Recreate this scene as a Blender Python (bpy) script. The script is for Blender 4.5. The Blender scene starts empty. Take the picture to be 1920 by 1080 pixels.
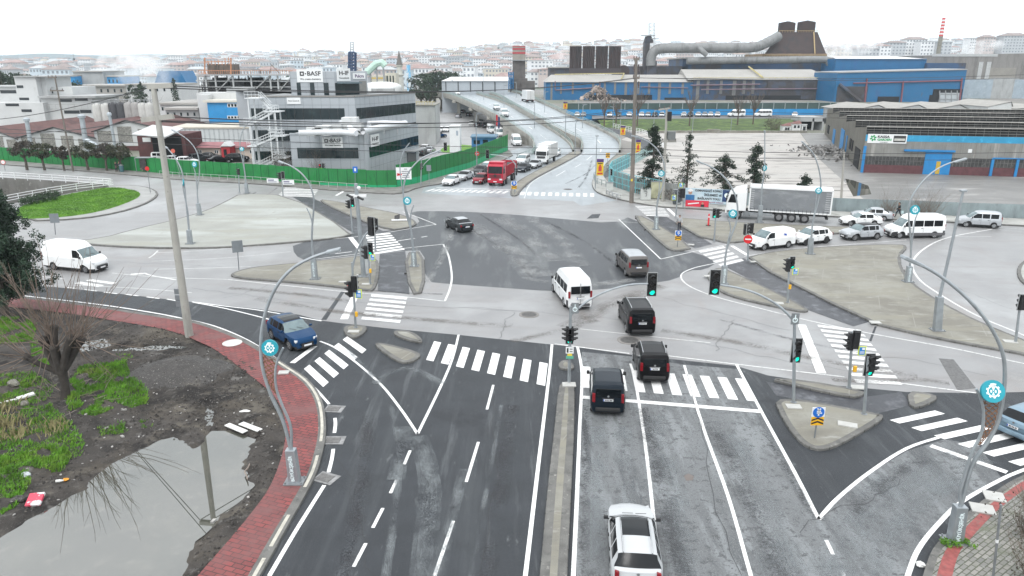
import bpy,bmesh,math,random
from mathutils import Vector,Matrix,noise as mnoise
from mathutils.geometry import tessellate_polygon
R=math.radians
SC=bpy.context.scene
COL=SC.collection
random.seed(7)
HAZE_D=.00013
CAM_H,FPX,PITCH=17.3,1360.0,R(16.9)
cd=bpy.data.cameras.new('camera')
cd.sensor_width=36.0
cd.lens=FPX/1920*36
cd.clip_end=12000
cam=bpy.data.objects.new('camera',cd)
COL.objects.link(cam)
cam.location=(0,0,CAM_H)
cam.rotation_euler=(R(90)-PITCH,0,0)
SC.camera=cam
SUN_EL,SUN_ROT=R(55),R(200)
w=bpy.data.worlds.new('World')
SC.world=w
w.use_nodes=True
nt=w.node_tree
nt.nodes.clear()
sky=nt.nodes.new('ShaderNodeTexSky')
sky.sky_type='NISHITA'
sky.sun_disc=False
sky.sun_elevation=SUN_EL
sky.sun_rotation=SUN_ROT
sky.air_density=1.0
sky.dust_density=6.0
sky.ozone_density=1.0
hsv=nt.nodes.new('ShaderNodeHueSaturation')
hsv.inputs['Saturation'].default_value=0.25
nt.links.new(sky.outputs[0],hsv.inputs['Color'])
tc=nt.nodes.new('ShaderNodeTexCoord')
mp=nt.nodes.new('ShaderNodeMapping')
mp.inputs['Scale'].default_value=(1,1,3.2)
nt.links.new(tc.outputs['Generated'],mp.inputs[0])
nz=nt.nodes.new('ShaderNodeTexNoise')
nz.inputs['Scale'].default_value=2.6
nz.inputs['Detail'].default_value=6
nt.links.new(mp.outputs[0],nz.inputs[0])
rp=nt.nodes.new('ShaderNodeValToRGB')
rp.color_ramp.elements[0].position=.38
rp.color_ramp.elements[0].color=(13.2,13.8,14.4,1)
rp.color_ramp.elements[1].position=.62
rp.color_ramp.elements[1].color=(17.0,17.2,17.5,1)
nt.links.new(nz.outputs[0],rp.inputs[0])
mx=nt.nodes.new('ShaderNodeMix')
mx.data_type='RGBA'
mx.inputs[0].default_value=.75
nt.links.new(hsv.outputs[0],mx.inputs[6])
nt.links.new(rp.outputs[0],mx.inputs[7])
bg=nt.nodes.new('ShaderNodeBackground')
bg.inputs[1].default_value=0.15
sx=nt.nodes.new('ShaderNodeSeparateXYZ')
nt.links.new(tc.outputs['Generated'],sx.inputs[0])
mr=nt.nodes.new('ShaderNodeMapRange')
mr.inputs[1].default_value,mr.inputs[2].default_value=.03,.75
nt.links.new(sx.outputs[2],mr.inputs[0])
low=nt.nodes.new('ShaderNodeMix')
low.data_type='RGBA'
low.inputs[6].default_value=(8.7,9.3,9.7,1)
nt.links.new(mr.outputs[0],low.inputs[0])
nt.links.new(mx.outputs[2],low.inputs[7])
nt.links.new(low.outputs[2],bg.inputs[0])
wo=nt.nodes.new('ShaderNodeOutputWorld')
nt.links.new(bg.outputs[0],wo.inputs[0])
sl=bpy.data.lights.new('sun','SUN')
sl.energy=1.4
sl.angle=R(25)
sl.color=(1,.985,.96)
so=bpy.data.objects.new('sun',sl)
COL.objects.link(so)
so.rotation_euler=(R(90)-SUN_EL,0,R(180)-SUN_ROT)
SC.view_settings.view_transform='Standard'
SC.view_settings.look='None'
SC.view_settings.exposure=-0.08
SC.view_settings.gamma=1.0
SC.cycles.max_bounces=6
SC.cycles.diffuse_bounces=3
SC.cycles.glossy_bounces=3
SC.cycles.transparent_max_bounces=40
SC.cycles.volume_bounces=4
CP,SP=math.cos(PITCH),math.sin(PITCH)
def ray(px,py):
 a,b=(px-960)/FPX,(540-py)/FPX
 return Vector((a,CP+b*SP,-SP+b*CP))
def P(px,py,z=0.0):
 d=ray(px,py)
 t=(z-CAM_H)/d.z
 return Vector((d.x*t,d.y*t,z))
def D(px,py,Y):
 d=ray(px,py)
 t=Y/d.y
 return Vector((d.x*t,Y,CAM_H+d.z*t))
def ZT(py,Y):
 return D(960,py,Y).z
def hgt(base,py):
 return ZT(py,base.y)
MATS={}
def M(name,col,rough=.6,var=.12,scale=2.0,layers=(),bump=0,bscale=20,metal=0,spec=.5,coat=0,emit=0,tex=None):
 """procedural material: base colour broken up by noise, then stain layers (scale, lo, hi, colour, stretch)"""
 if name in MATS:
  return MATS[name]
 m=bpy.data.materials.new(name)
 MATS[name]=m
 m.use_nodes=True
 t=m.node_tree
 N,L=t.nodes,t.links
 b=N['Principled BSDF']
 b.inputs['Roughness'].default_value=rough
 b.inputs['Metallic'].default_value=metal
 b.inputs['Specular IOR Level'].default_value=spec
 b.inputs['Coat Weight'].default_value=coat
 b.inputs['Coat Roughness'].default_value=.06
 co=N.new('ShaderNodeTexCoord')
 def noise(sc,st=None,det=4,rot=None):
  n=N.new('ShaderNodeTexNoise')
  n.inputs['Scale'].default_value=sc
  n.inputs['Detail'].default_value=det
  n.inputs['Roughness'].default_value=.5 if det<5 else.66
  if st:
   q=N.new('ShaderNodeMapping')
   q.inputs['Scale'].default_value=st
   if rot:
    q.inputs['Rotation'].default_value=(0,0,rot)
   L.new(co.outputs['Object'],q.inputs[0])
   L.new(q.outputs[0],n.inputs[0])
  else:
   L.new(co.outputs['Object'],n.inputs[0])
  return n
 def mix(fac,a,c):
  x=N.new('ShaderNodeMix')
  x.data_type='RGBA'
  if hasattr(fac,'is_output'):L.new(fac,x.inputs[0])
  else:x.inputs[0].default_value=fac
  for s,v in((6,a),(7,c)):
   if hasattr(v,'is_output'):L.new(v,x.inputs[s])
   else:x.inputs[s].default_value=(v[0],v[1],v[2],1)
  return x.outputs[2]
 n0=noise(scale)
 lo=[max(0,c*(1-var))for c in col]
 hi=[min(1,c*(1+var))for c in col]
 rr=N.new('ShaderNodeMapRange')
 rr.inputs[1].default_value,rr.inputs[2].default_value=.3,.7
 L.new(n0.outputs[0],rr.inputs[0])
 cur=mix(rr.outputs[0],lo,hi)
 if tex:
  cur=tex(N,L,co,cur,mix,noise)
 for ly in layers:
  sc,l0,h0,c=ly[:4]
  st=ly[4]if len(ly)>4 else None
  rot=ly[5]if len(ly)>5 else None
  n1=noise(sc,st,9,rot)
  q=N.new('ShaderNodeMapRange')
  q.inputs[1].default_value,q.inputs[2].default_value=l0,h0
  L.new(n1.outputs[0],q.inputs[0])
  cur=mix(q.outputs[0],cur,c)
 L.new(cur,b.inputs['Base Color'])
 if bump:
  nb=noise(bscale)
  bp=N.new('ShaderNodeBump')
  bp.inputs['Strength'].default_value=bump
  bp.inputs['Distance'].default_value=.05
  L.new(nb.outputs[0],bp.inputs['Height'])
  L.new(bp.outputs[0],b.inputs['Normal'])
 if emit:
  L.new(cur,b.inputs['Emission Color'])
  b.inputs['Emission Strength'].default_value=emit
 return m
def tag(o,label=None,cat=None,group=None,kind=None):
 if label:o['label']=label
 if cat:o['category']=cat
 if group:o['group']=group
 if kind:o['kind']=kind
 return o
def thing(name,label,cat,loc=(0,0,0),rz=0,group=None):
 o=bpy.data.objects.new(name,None)
 o.empty_display_size=.2
 COL.objects.link(o)
 o.location=loc
 o.rotation_euler=(0,0,rz)
 return tag(o,label,cat,group)
def copy_tree(o,parent=None):
 c=o.copy()
 COL.objects.link(c)
 if parent is not None:c.parent=parent
 for ch in o.children:copy_tree(ch,c)
 return c
def dup(o,loc,rz,label=None,group=None,scale=None):
 c=copy_tree(o)
 c.location=loc
 c.rotation_euler=(0,0,rz)
 if label:c['label']=label
 if group:c['group']=group
 if scale:c.scale=scale
 return c
SPLIT=set('mullion abutment_wall post door_handle wiper roof_rail bolt window window_band translucent_strip pale_panel opening side_window side_door roof_unit unit_fan column vessel landing flight downpipe red_band white_band blue_post block_screen strip_window side_bay pipe roof_duct flange red_band dark_strip pipe_bank lower_works wall roof rear_wall crosswalk_stripe lens visor stay'.split())
class MB:
 def __init__(s):s.v,s.f,s.m=[],[],[]
 def add(s,vs,fs,mi=0):
  o=len(s.v)
  s.v+=[tuple(p)for p in vs]
  s.f+=[tuple(i+o for i in f)for f in fs]
  s.m+=[mi]*len(fs)
  return s
 def bb(s,x0,x1,y0,y1,z0,z1,mi=0):
  return s.add([(x0,y0,z0),(x1,y0,z0),(x1,y1,z0),(x0,y1,z0),(x0,y0,z1),(x1,y0,z1),(x1,y1,z1),(x0,y1,z1)],
  [(0,3,2,1),(4,5,6,7),(0,1,5,4),(1,2,6,5),(2,3,7,6),(3,0,4,7)],mi)
 def ob(s,c,u,v,w_,mi=0):
  c,u,v,w_=Vector(c),Vector(u),Vector(v),Vector(w_)
  return s.add([c-u-v-w_,c+u-v-w_,c+u+v-w_,c-u+v-w_,c-u-v+w_,c+u-v+w_,c+u+v+w_,c-u+v+w_],
  [(0,3,2,1),(4,5,6,7),(0,1,5,4),(1,2,6,5),(2,3,7,6),(3,0,4,7)],mi)
 def quad(s,a,b,c,d,mi=0):return s.add([a,b,c,d],[(0,1,2,3)],mi)
 def prism(s,poly,z0,z1,mi=0,tmi=None):
  n=len(poly)
  a=sum(poly[i][0]*poly[(i+1)%n][1]-poly[(i+1)%n][0]*poly[i][1]for i in range(n))
  if a<0:poly=list(reversed(poly))
  o=len(s.v)
  s.v+=[(p[0],p[1],z0)for p in poly]+[(p[0],p[1],z1)for p in poly]
  for i in range(n):
   j=(i+1)%n
   s.f.append((o+i,o+j,o+n+j,o+n+i));s.m.append(mi)
  s.f.append(tuple(o+n+i for i in range(n)));s.m.append(mi if tmi is None else tmi)
  s.f.append(tuple(o+i for i in reversed(range(n))));s.m.append(mi)
  return s
 def tube(s,pts,r,n=8,mi=0,caps=True):
  pts=[Vector(p)for p in pts]
  k=len(pts)
  rs=r if isinstance(r,(list,tuple))else[r]*k
  o=len(s.v)
  ref=None
  for i,p in enumerate(pts):
   d=(pts[min(i+1,k-1)]-pts[max(i-1,0)])
   if d.length<1e-9:d=Vector((0,0,1))
   d.normalize()
   if ref is None:
    ref=Vector((1,0,0))if abs(d.x)<.9 else Vector((0,1,0))
   a=(ref-d*ref.dot(d)).normalized()
   b=d.cross(a)
   ref=a
   for q in range(n):
    t=2*math.pi*q/n
    s.v.append(tuple(p+(a*math.cos(t)+b*math.sin(t))*rs[i]))
  for i in range(k-1):
   for q in range(n):
    q2=(q+1)%n
    s.f.append((o+i*n+q,o+i*n+q2,o+(i+1)*n+q2,o+(i+1)*n+q));s.m.append(mi)
  if caps:
   s.f.append(tuple(o+q for q in reversed(range(n))));s.m.append(mi)
   s.f.append(tuple(o+(k-1)*n+q for q in range(n)));s.m.append(mi)
  return s
 def cyl(s,p,z0,z1,r0,r1=None,n=12,mi=0):
  return s.tube([(p[0],p[1],z0),(p[0],p[1],z1)],[r0,r0 if r1 is None else r1],n,mi)
 def lathe(s,c,prof,n=12,mi=0):
  return s.tube([(c[0],c[1],z)for r_,z in prof],[max(r_,1e-3)for r_,z in prof],n,mi)
 def disc(s,c,nrm,r,th,n=20,mi=0):
  nrm=Vector(nrm).normalized()
  c=Vector(c)
  return s.tube([c-nrm*th/2,c+nrm*th/2],r,n,mi)
 def ball(s,c,r,seg=8,rings=6,mi=0,sq=(1,1,1),jit=0):
  o=len(s.v)
  vs,fs=[],[]
  for i in range(rings+1):
   th=math.pi*i/rings
   for j in range(seg):
    ph=2*math.pi*j/seg
    q=1+(random.uniform(-jit,jit)if jit else 0)
    vs.append((c[0]+r*sq[0]*q*math.sin(th)*math.cos(ph),c[1]+r*sq[1]*q*math.sin(th)*math.sin(ph),c[2]+r*sq[2]*q*math.cos(th)))
  for i in range(rings):
   for j in range(seg):
    j2=(j+1)%seg
    fs.append((i*seg+j,(i+1)*seg+j,(i+1)*seg+j2,i*seg+j2))
  return s.add(vs,fs,mi)
 def pieces(s):
  par=list(range(len(s.v)))
  def find(a):
   while par[a]!=a:
    par[a]=par[par[a]]
    a=par[a]
   return a
  for f in s.f:
   r0=find(f[0])
   for q in f[1:]:par[find(q)]=r0
  grp={}
  for k,f in enumerate(s.f):grp.setdefault(find(f[0]),[]).append(k)
  out=[]
  for ks in grp.values():
   m,idx=MB(),{}
   for k in ks:
    fc=[]
    for q in s.f[k]:
     if q not in idx:idx[q]=len(m.v);m.v.append(s.v[q])
     fc.append(idx[q])
    m.f.append(tuple(fc));m.m.append(s.m[k])
   out.append(m)
  return out
 def build(s,name,mats,parent=None,smooth=False,angle=None,bevel=0,loc=None):
  if name in SPLIT and parent is not None:
   ps=s.pieces()
   if 1<len(ps)<=100:
    return[m.build_one(name,mats,parent,smooth,angle,bevel,loc)for m in ps][0]
  return s.build_one(name,mats,parent,smooth,angle,bevel,loc)
 def build_one(s,name,mats,parent=None,smooth=False,angle=None,bevel=0,loc=None):
  me=bpy.data.meshes.new(name)
  me.from_pydata(s.v,[],s.f)
  if not isinstance(mats,(list,tuple)):mats=[mats]
  for m in mats:me.materials.append(m)
  if len(mats)>1:me.polygons.foreach_set('material_index',s.m)
  if smooth or angle:
   me.polygons.foreach_set('use_smooth',[True]*len(me.polygons))
   me.set_sharp_from_angle(angle=R(angle or 40))
  me.update()
  o=bpy.data.objects.new(name,me)
  COL.objects.link(o)
  if parent is not None:o.parent=parent
  if loc:o.location=loc
  if bevel:
   bv=o.modifiers.new('bevel','BEVEL')
   bv.width=bevel
   bv.segments=2
   bv.limit_method='ANGLE'
  return o
def text_mesh(body,size,align='CENTER',extrude=0.01,bold=0.0):
 c=bpy.data.curves.new('lettering','FONT')
 c.body=body
 c.size=size
 c.align_x=align
 c.align_y='CENTER'
 c.extrude=extrude
 c.offset=bold
 c.resolution_u=2
 o=bpy.data.objects.new('lettering',c)
 COL.objects.link(o)
 dg=bpy.context.evaluated_depsgraph_get()
 me=bpy.data.meshes.new_from_object(o.evaluated_get(dg))
 COL.objects.unlink(o)
 bpy.data.objects.remove(o)
 return me
def lettering(body,size,mat,origin,u,n,parent,align='CENTER',bold=0.0,up=Vector((0,0,1)),wid=None):
 """text standing on a face: origin, reading direction u, outward normal n"""
 me=text_mesh(body,size,align,.012,bold)
 me.materials.clear()
 me.materials.append(mat)
 u,n=Vector(u).normalized(),Vector(n).normalized()
 sx=1
 if wid:
  xs=[v.co.x for v in me.vertices]
  if xs:sx=wid/(max(xs)-min(xs))
 up=n.cross(u)
 m4=Matrix(((u.x*sx,up.x,n.x,origin[0]),(u.y*sx,up.y,n.y,origin[1]),(u.z*sx,up.z,n.z,origin[2]),(0,0,0,1)))
 me.transform(m4)
 o=bpy.data.objects.new('lettering',me)
 COL.objects.link(o)
 if parent is not None:
  o.parent=parent
  o.matrix_parent_inverse=parent.matrix_basis.inverted()
 return o
def chaikin(p,n=2,closed=True):
 p=[Vector(q)for q in p]
 for _ in range(n):
  out=[]
  k=len(p)
  for i in range(k if closed else k-1):
   a,b=p[i],p[(i+1)%k]
   out+=[a*.75+b*.25,a*.25+b*.75]
  if not closed:out=[p[0]]+out+[p[-1]]
  p=out
 return p
def catmull(p,n=6):
 p=[Vector(q)for q in p]
 if len(p)<3:return p
 out=[]
 for i in range(len(p)-1):
  a,b,c,d=p[max(i-1,0)],p[i],p[i+1],p[min(i+2,len(p)-1)]
  for k in range(n):
   t=k/n
   out.append(.5*((2*b)+(c-a)*t+(2*a-5*b+4*c-d)*t*t+(3*b-a-3*c+d)*t**3))
 out.append(p[-1])
 return out
def resample(p,step):
 p=[Vector(q)for q in p]
 out=[p[0]]
 acc=0
 for a,b in zip(p,p[1:]):
  l=(b-a).length
  while acc+l>=step and l>1e-9:
   t=(step-acc)/l
   a=a+(b-a)*t
   out.append(a)
   l=(b-a).length
   acc=0
  acc+=l
 return out
def px(pts,z=0.0):return[P(a,b,z)for a,b in pts]
def area2(p):return sum(p[i].x*p[(i+1)%len(p)].y-p[(i+1)%len(p)].x*p[i].y for i in range(len(p)))
def inset(poly,d):
 if area2(poly)<0:poly=list(reversed(poly))
 out=[]
 k=len(poly)
 for i in range(k):
  a,b,c=poly[i-1],poly[i],poly[(i+1)%k]
  e1,e2=(b-a),(c-b)
  n1=Vector((-e1.y,e1.x,0)).normalized()
  n2=Vector((-e2.y,e2.x,0)).normalized()
  nn=(n1+n2)
  if nn.length<.3:nn=n1
  nn.normalize()
  out.append(b+nn*d/max(.5,nn.dot(n1)))
 return poly,out
# ================================================================ ground, roads, islands, markings
def brick_tex(c1,c2,mort,rot,sc=1.0,bw=.22,rh=.11):
 def f(N,L,co,cur,mix,noise):
  q=N.new('ShaderNodeMapping')
  q.inputs['Rotation'].default_value=(0,0,rot)
  L.new(co.outputs['Object'],q.inputs[0])
  b=N.new('ShaderNodeTexBrick')
  b.inputs['Scale'].default_value=sc
  b.inputs['Brick Width'].default_value=bw
  b.inputs['Row Height'].default_value=rh
  b.inputs['Mortar Size'].default_value=.022
  b.inputs['Color1'].default_value=(*c1,1)
  b.inputs['Color2'].default_value=(*c2,1)
  b.inputs['Mortar'].default_value=(*mort,1)
  L.new(q.outputs[0],b.inputs[0])
  return b.outputs[0]
 return f
pale=M('pale_asphalt',(.245,.245,.247),.42,.10,.35,bump=.25,bscale=60,layers=[(.35,.52,.68,(.225,.215,.21),(.22,1.6,1)),(.12,.54,.7,(.20,.19,.185),(.3,1.2,1)),
(.09,.50,.68,(.33,.337,.34)),(.5,.58,.75,(.27,.265,.26)),(.25,.60,.72,(.24,.22,.21),(1,.25,1)),(40,.55,.75,(.25,.25,.255)),(9,.60,.66,(.27,.26,.26),(.15,1,1))])
dark=M('fresh_asphalt',(.036,.040,.046),.55,.16,.6,bump=.6,bscale=90,spec=.3,layers=[
(.30,.52,.72,(.075,.082,.088),(2.0,.10,1)),(.9,.56,.70,(.10,.108,.115),(1.6,.12,1)),(34,.57,.63,(.10,.105,.11)),(2.2,.62,.72,(.14,.15,.155),(1,.3,1)),(.2,.58,.7,(.024,.026,.03))])
centre=M('patched_asphalt',(.060,.065,.072),.45,.12,.4,bump=.4,bscale=80,spec=.35,layers=[
(.10,.46,.66,(.045,.05,.056)),(.22,.52,.72,(.17,.18,.18),(2.2,.35,1),R(-25)),(60,.57,.74,(.16,.165,.17))])
worn=M('worn_asphalt',(.155,.163,.168),.5,.15,.5,bump=.6,bscale=70,spec=.35,layers=[
(.30,.50,.62,(.078,.083,.088),(2.2,.14,1)),(.8,.50,.58,(.215,.228,.235),(1.8,.25,1)),(2.6,.55,.60,(.085,.088,.092)),(.25,.57,.67,(.07,.073,.077),(1,.5,1)),(11,.55,.61,(.075,.078,.08)),(22,.56,.62,(.26,.272,.278)),(5,.645,.67,(.045,.045,.047))])
bluegrey=M('wet_grey_asphalt',(.27,.30,.32),.34,.10,.3,bump=.2,bscale=60,layers=[
(.4,.52,.72,(.20,.22,.24),(2,.25,1)),(.15,.55,.75,(.33,.36,.375)),(45,.58,.75,(.2,.21,.22))])
pathm=M('black_path',(.032,.034,.041),.38,.15,.8,bump=.3,bscale=60,layers=[(.9,.52,.66,(.12,.125,.14)),(60,.6,.75,(.11,.11,.12))])
conc=M('stained_concrete',(.185,.175,.148),.7,.10,.3,bump=.4,bscale=25,layers=[
(.22,.46,.62,(.25,.245,.212)),(2.4,.60,.7,(.13,.125,.11)),(.35,.50,.60,(.22,.21,.17),(.35,1.6,1)),(1.2,.58,.70,(.31,.31,.285),(.4,1.5,1)),(.6,.55,.7,(.24,.235,.20)),(8,.62,.72,(.17,.16,.14))],tex=brick_tex((.185,.176,.148),(.165,.155,.130),(.27,.265,.24),R(24),1,4.2,3.4))
concpale=M('greenish_concrete',(.28,.285,.26),.62,.10,.25,bump=.3,bscale=25,layers=[
(.16,.48,.64,(.38,.40,.38),(.3,1.4,1)),(.3,.52,.64,(.28,.28,.24),(.3,1.6,1)),(1.2,.60,.72,(.24,.23,.2))])
kerbm=M('kerb_stone',(.13,.128,.12),.75,.25,1.5,bump=.5,bscale=15,layers=[(2,.55,.66,(.09,.09,.085)),(5,.6,.7,(.30,.29,.27))])
kerbwear=M('kerb_cream',(.46,.44,.38),.7,.15,2,layers=[(3,.55,.66,(.25,.24,.21))])
redbrick=M('red_paver',(.25,.06,.06),.7,layers=[(.25,.46,.62,(.16,.070,.068)),(1.2,.62,.74,(.10,.07,.07)),(30,.62,.72,(.30,.22,.2))],
tex=brick_tex((.25,.055,.052),(.15,.040,.040),(.045,.022,.022),R(20),1,.46,.23))
greybrick=M('grey_paver',(.25,.25,.23),.75,layers=[(.8,.55,.7,(.13,.14,.1)),(4,.6,.7,(.33,.33,.32))],
tex=brick_tex((.27,.26,.24),(.17,.17,.16),(.08,.085,.06),R(-35),1,.36,.18))
white=M('road_paint',(.78,.78,.77),.55,.05,3,layers=[(9,.56,.66,(.42,.43,.43)),(1.2,.58,.72,(.48,.48,.48)),(26,.60,.66,(.16,.165,.17))])
wornw=M('worn_road_paint',(.68,.68,.67),.55,.08,2,layers=[(7,.50,.62,(.40,.41,.41)),(1,.55,.7,(.40,.40,.40))])
earth=M('bare_earth',(.20,.19,.18),.85,.2,.08,bump=.5,bscale=8,layers=[(.02,.48,.6,(.13,.14,.10)),(.1,.55,.66,(.27,.26,.24))])
grassm=M('grass',(.09,.22,.02),.8,.35,.8,bump=.8,bscale=30,layers=[(.5,.5,.65,(.15,.28,.02)),(3,.58,.68,(.05,.10,.02))])
soil=M('cinder_soil',(.060,.056,.053),.85,.3,.5,bump=1,bscale=14,layers=[
(.5,.50,.62,(.035,.033,.032)),(.3,.55,.68,(.13,.115,.09)),(9,.58,.66,(.20,.19,.18)),(28,.60,.68,(.30,.29,.28))])
def sheet(name,poly,z,m,kind='structure',parent=None,holes=()):
 """flat sheet from a world polygon, optionally with holes"""
 loops=[[Vector((p.x,p.y,0))for p in poly]]+[[Vector((p.x,p.y,0))for p in h]for h in holes]
 tr=tessellate_polygon(loops)
 vs=[(p.x,p.y,z)for l in loops for p in l]
 fs=[]
 for t in tr:
  a,b,c=(vs[i]for i in t)
  if(b[0]-a[0])*(c[1]-a[1])-(b[1]-a[1])*(c[0]-a[0])<0:t=(t[0],t[2],t[1])
  fs.append(t)
 o=MB().add(vs,fs).build(name,m,parent)
 if parent is None:o['kind']=kind
 return o
def island(pts,m=conc,h=.14,kw=.28,sm=2,name='traffic_island',z=0.0):
 poly=chaikin(px(pts,h),sm)if sm else px(pts,h)
 outer,inner=inset(poly,kw)
 k=len(outer)
 mb=MB()
 vs=[(p.x,p.y,-.02)for p in outer]+[(p.x,p.y,h-.03)for p in outer]+[(o_.x*.9+i_.x*.1,o_.y*.9+i_.y*.1,h)for o_,i_ in zip(outer,inner)]+[(p.x,p.y,h)for p in inner]
 fs=[]
 for i in range(k):
  j=(i+1)%k
  for r in range(3):fs.append((r*k+i,r*k+j,(r+1)*k+j,(r+1)*k+i))
 mb.add(vs,fs,1)
 o0=len(mb.v)
 mb.v+=[(p.x,p.y,h+.004)for p in inner]
 for t in tessellate_polygon([[Vector((p.x,p.y,0))for p in inner]]):
  a,b,c=(mb.v[o0+i]for i in t)
  if(b[0]-a[0])*(c[1]-a[1])-(b[1]-a[1])*(c[0]-a[0])<0:t=(t[0],t[2],t[1])
  mb.f.append(tuple(o0+i for i in t));mb.m.append(0)
 per=outer+[outer[0]]
 for q in resample(per,1.0)[1:]:
  best=min(range(k),key=lambda i:(outer[i]-q).length)
  d=(inner[best]-outer[best]).normalized()
  mb.ob((q.x+d.x*.1,q.y+d.y*.1,h/2-.006),d*.115,Vector((-d.y,d.x,0))*.012,(0,0,h/2),2)
 o=mb.build(name,[m,kerbm,M('kerb_joint',(.05,.05,.045),.9)])
 return tag(o,kind='structure')
PIT=[(-40,335),(60,341),(140,346),(214,352),(150,359),(95,367),(40,378),(-40,392)]
PAV_OUT=[(-120,548),(0,556),(100,566),(190,578),(250,587),(310,596),(370,606),(430,626),(480,650),(535,686),(572,710),(594,734),(606,760),(611,790),(611,820),(605,852),(594,890),(573,932),(543,985),(515,1036),(480,1100),(440,1180)]
PAV_IN=[(-120,570),(0,577),(130,591),(200,602),(290,617),(340,630),(372,644),(400,657),(432,679),(480,716),(510,742),(528,770),(536,800),(535,830),(525,872),(504,922),(468,972),(420,1030),(368,1090),(300,1180)]
RPAV_OUT=[(1700,1180),(1722,1110),(1745,1040),(1775,1005),(1815,965),(1860,930),(1920,895),(2050,850),(2200,820)]
pav_out=catmull(px(PAV_OUT))
pav_in=catmull(px(PAV_IN))
pit=px(PIT)
lot_far=px([(-420,575)])
lot=pav_in+[Vector((-13,4,0)),Vector((-60,4,0)),Vector((-75,40,0))]
sheet('ground',[Vector((-3400,-60,0)),Vector((3400,-60,0)),Vector((3400,3300,0)),Vector((-3400,3300,0))],-.03,earth,holes=[list(reversed(pit)),list(reversed(lot))])
far_kerb=[(-160,300),(0,309),(100,317),(220,327),(340,338),(480,346),(600,356),(700,363),(752,364),(785,352.5)]
road_poly=px([(-160,600),(-160,395)]+[(-40,393),(95,368),(214,352.5),(140,345.5),(60,340.5),(-40,334.5),(-160,328)]+far_kerb+
[(960,268),(1100,268),(1130,345),(1160,374),(1230,387),(1290,391),(1370,396),(1550,406),(1700,413),(1920,424),(2200,436),(2200,1200),(-100,1250)])
road_poly=px([(-160,395),(-40,393),(95,368),(214,352.5),(140,345.5),(60,340.5),(-40,334.5),(-160,328)]+far_kerb+
[(960,268),(1100,268),(1130,345),(1160,374),(1230,387),(1290,391),(1370,396),(1550,406),(1700,413),(1920,424),(2200,436),(2200,1200),(300,1200)])+list(reversed(pav_out))
sheet('road',road_poly,0.0,pale)
sheet('asphalt_patch',chaikin(px([(548,456),(665,437),(716,434),(775,426),(790,412),(760,396),(850,396),(950,401),(1060,411),(1150,419),(1186,404),(1258,468),(1308,474),(1345,492),(1322,506),(1290,507),(1268,524),(1215,532),(1110,545),(1030,546),(960,541),(850,533),(796,528),(796,470),(760,470),(720,474),(640,482),(575,490),(552,478)]),1),.004,centre)
near_top=[(-120,524),(0,531),(100,538),(200,548),(330,563),(480,579),(560,590),(602,601),(640,606),(740,617),(860,628),(1035,646),(1090,652),(1180,665),(1380,686),(1440,704),(1560,722),(1700,735),(1830,737),(1920,735),(2200,740)]
d2=px(near_top+[(2200,1200),(300,1200)])+list(reversed(pav_out))
sheet('asphalt_road',d2,.004,dark)
sheet('worn_lanes',px([(1091,660),(1180,668),(1284,684),(1381,692),(1430,776),(1490,886),(1535,970),(1600,905),(1700,846),(1770,824),(1835,835),(1880,900),(1800,938),(1755,980),(1718,1030),(1690,1100),(1670,1180),(1080,1180),(1082,950),(1088,800)]),.008,worn)
sheet('overpass_approach_road',px([(795,352),(830,341),(890,312),(940,288),(1000,270),(1066,279),(1066,296),(1010,322),(972,345),(958,367),(962,372),(790,362)]),.004,bluegrey)
sheet('overpass_exit_road',px([(1000,338),(1060,306),(1094,284),(1156,288),(1136,306),(1112,340),(1128,366),(1155,376),(1090,386),(1075,377),(975,372),(972,368),(985,350)]),.004,bluegrey)
for pth in([(545,367),(585,371),(720,434),(664,438)],[(712,476),(760,471),(768,552),(708,545)],[(1212,405),(1250,407),(1336,458),(1303,466)],[(1356,498),(1394,484),(1632,603),(1600,612),(1516,582)],
[(1437,716),(1612,746),(1690,735),(1708,760),(1645,776),(1455,742)]):
 sheet('footpath',px(pth),.010,pathm)
sheet('road_patch',px([(1760,672),(1788,674),(1830,728),(1795,732)]),.006,M('coarse_patch',(.17,.17,.17),.8,.3,6,bump=1,bscale=40,layers=[(25,.5,.6,(.08,.08,.08))]))
sheet('road_patch',px([(640,546),(647,546),(612,600),(602,600)]),.006,dark)
sheet('road_patch',px([(1110,402),(1126,401),(1122,409),(1100,410)]),.006,dark)
sheet('road_patch',px([(1640,612),(1644,612),(1634,640),(1629,640)]),.006,dark)
sheet('road_patch',px([(1282,893),(1290,888),(1301,893),(1299,901),(1287,902)]),.012,M('worn_patch',(.15,.13,.12),.8))
island([(120,452),(185,447),(260,427),(330,411),(385,395),(425,376),(450,362),(545,366),(664,437),(640,445),(545,454),(430,463),(330,465),(200,461)],concpale,sm=1)
island([(583,371),(640,378),(700,391),(755,401),(785,416),(772,426),(718,432)],conc)
island([(425,514),(470,500),(560,492),(640,483),(713,476),(708,544),(680,543),(600,533),(520,526),(450,521)],conc)
island([(757,473),(795,470),(798,546),(768,551)],conc,sm=1)
island([(642,612),(665,607),(694,612),(670,634),(648,628)],conc)
island([(737,618),(772,620),(792,634),(791,643),(740,629)],conc)
island([(698,644),(715,641),(786,659),(789,668),(770,679),(745,678)],conc)
island([(1047,724),(1056,715),(1072,715),(1078,724),(1077,800),(1072,900),(1063,1090),(1060,1180),(1002,1180),(1011,1090),(1028,900),(1040,800)],conc,kw=.35,sm=1)
island([(1046,681),(1056,674),(1070,676),(1079,688),(1068,692),(1050,690)],conc)
island([(1448,738),(1640,773),(1664,780),(1612,812),(1560,840),(1525,842),(1495,824),(1466,783)],conc)
island([(1436,708),(1506,711),(1622,732),(1618,741),(1596,744),(1500,724)],conc,sm=1)
island([(1700,732),(1740,736),(1762,744),(1738,758),(1707,765)],conc,sm=1)
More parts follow.
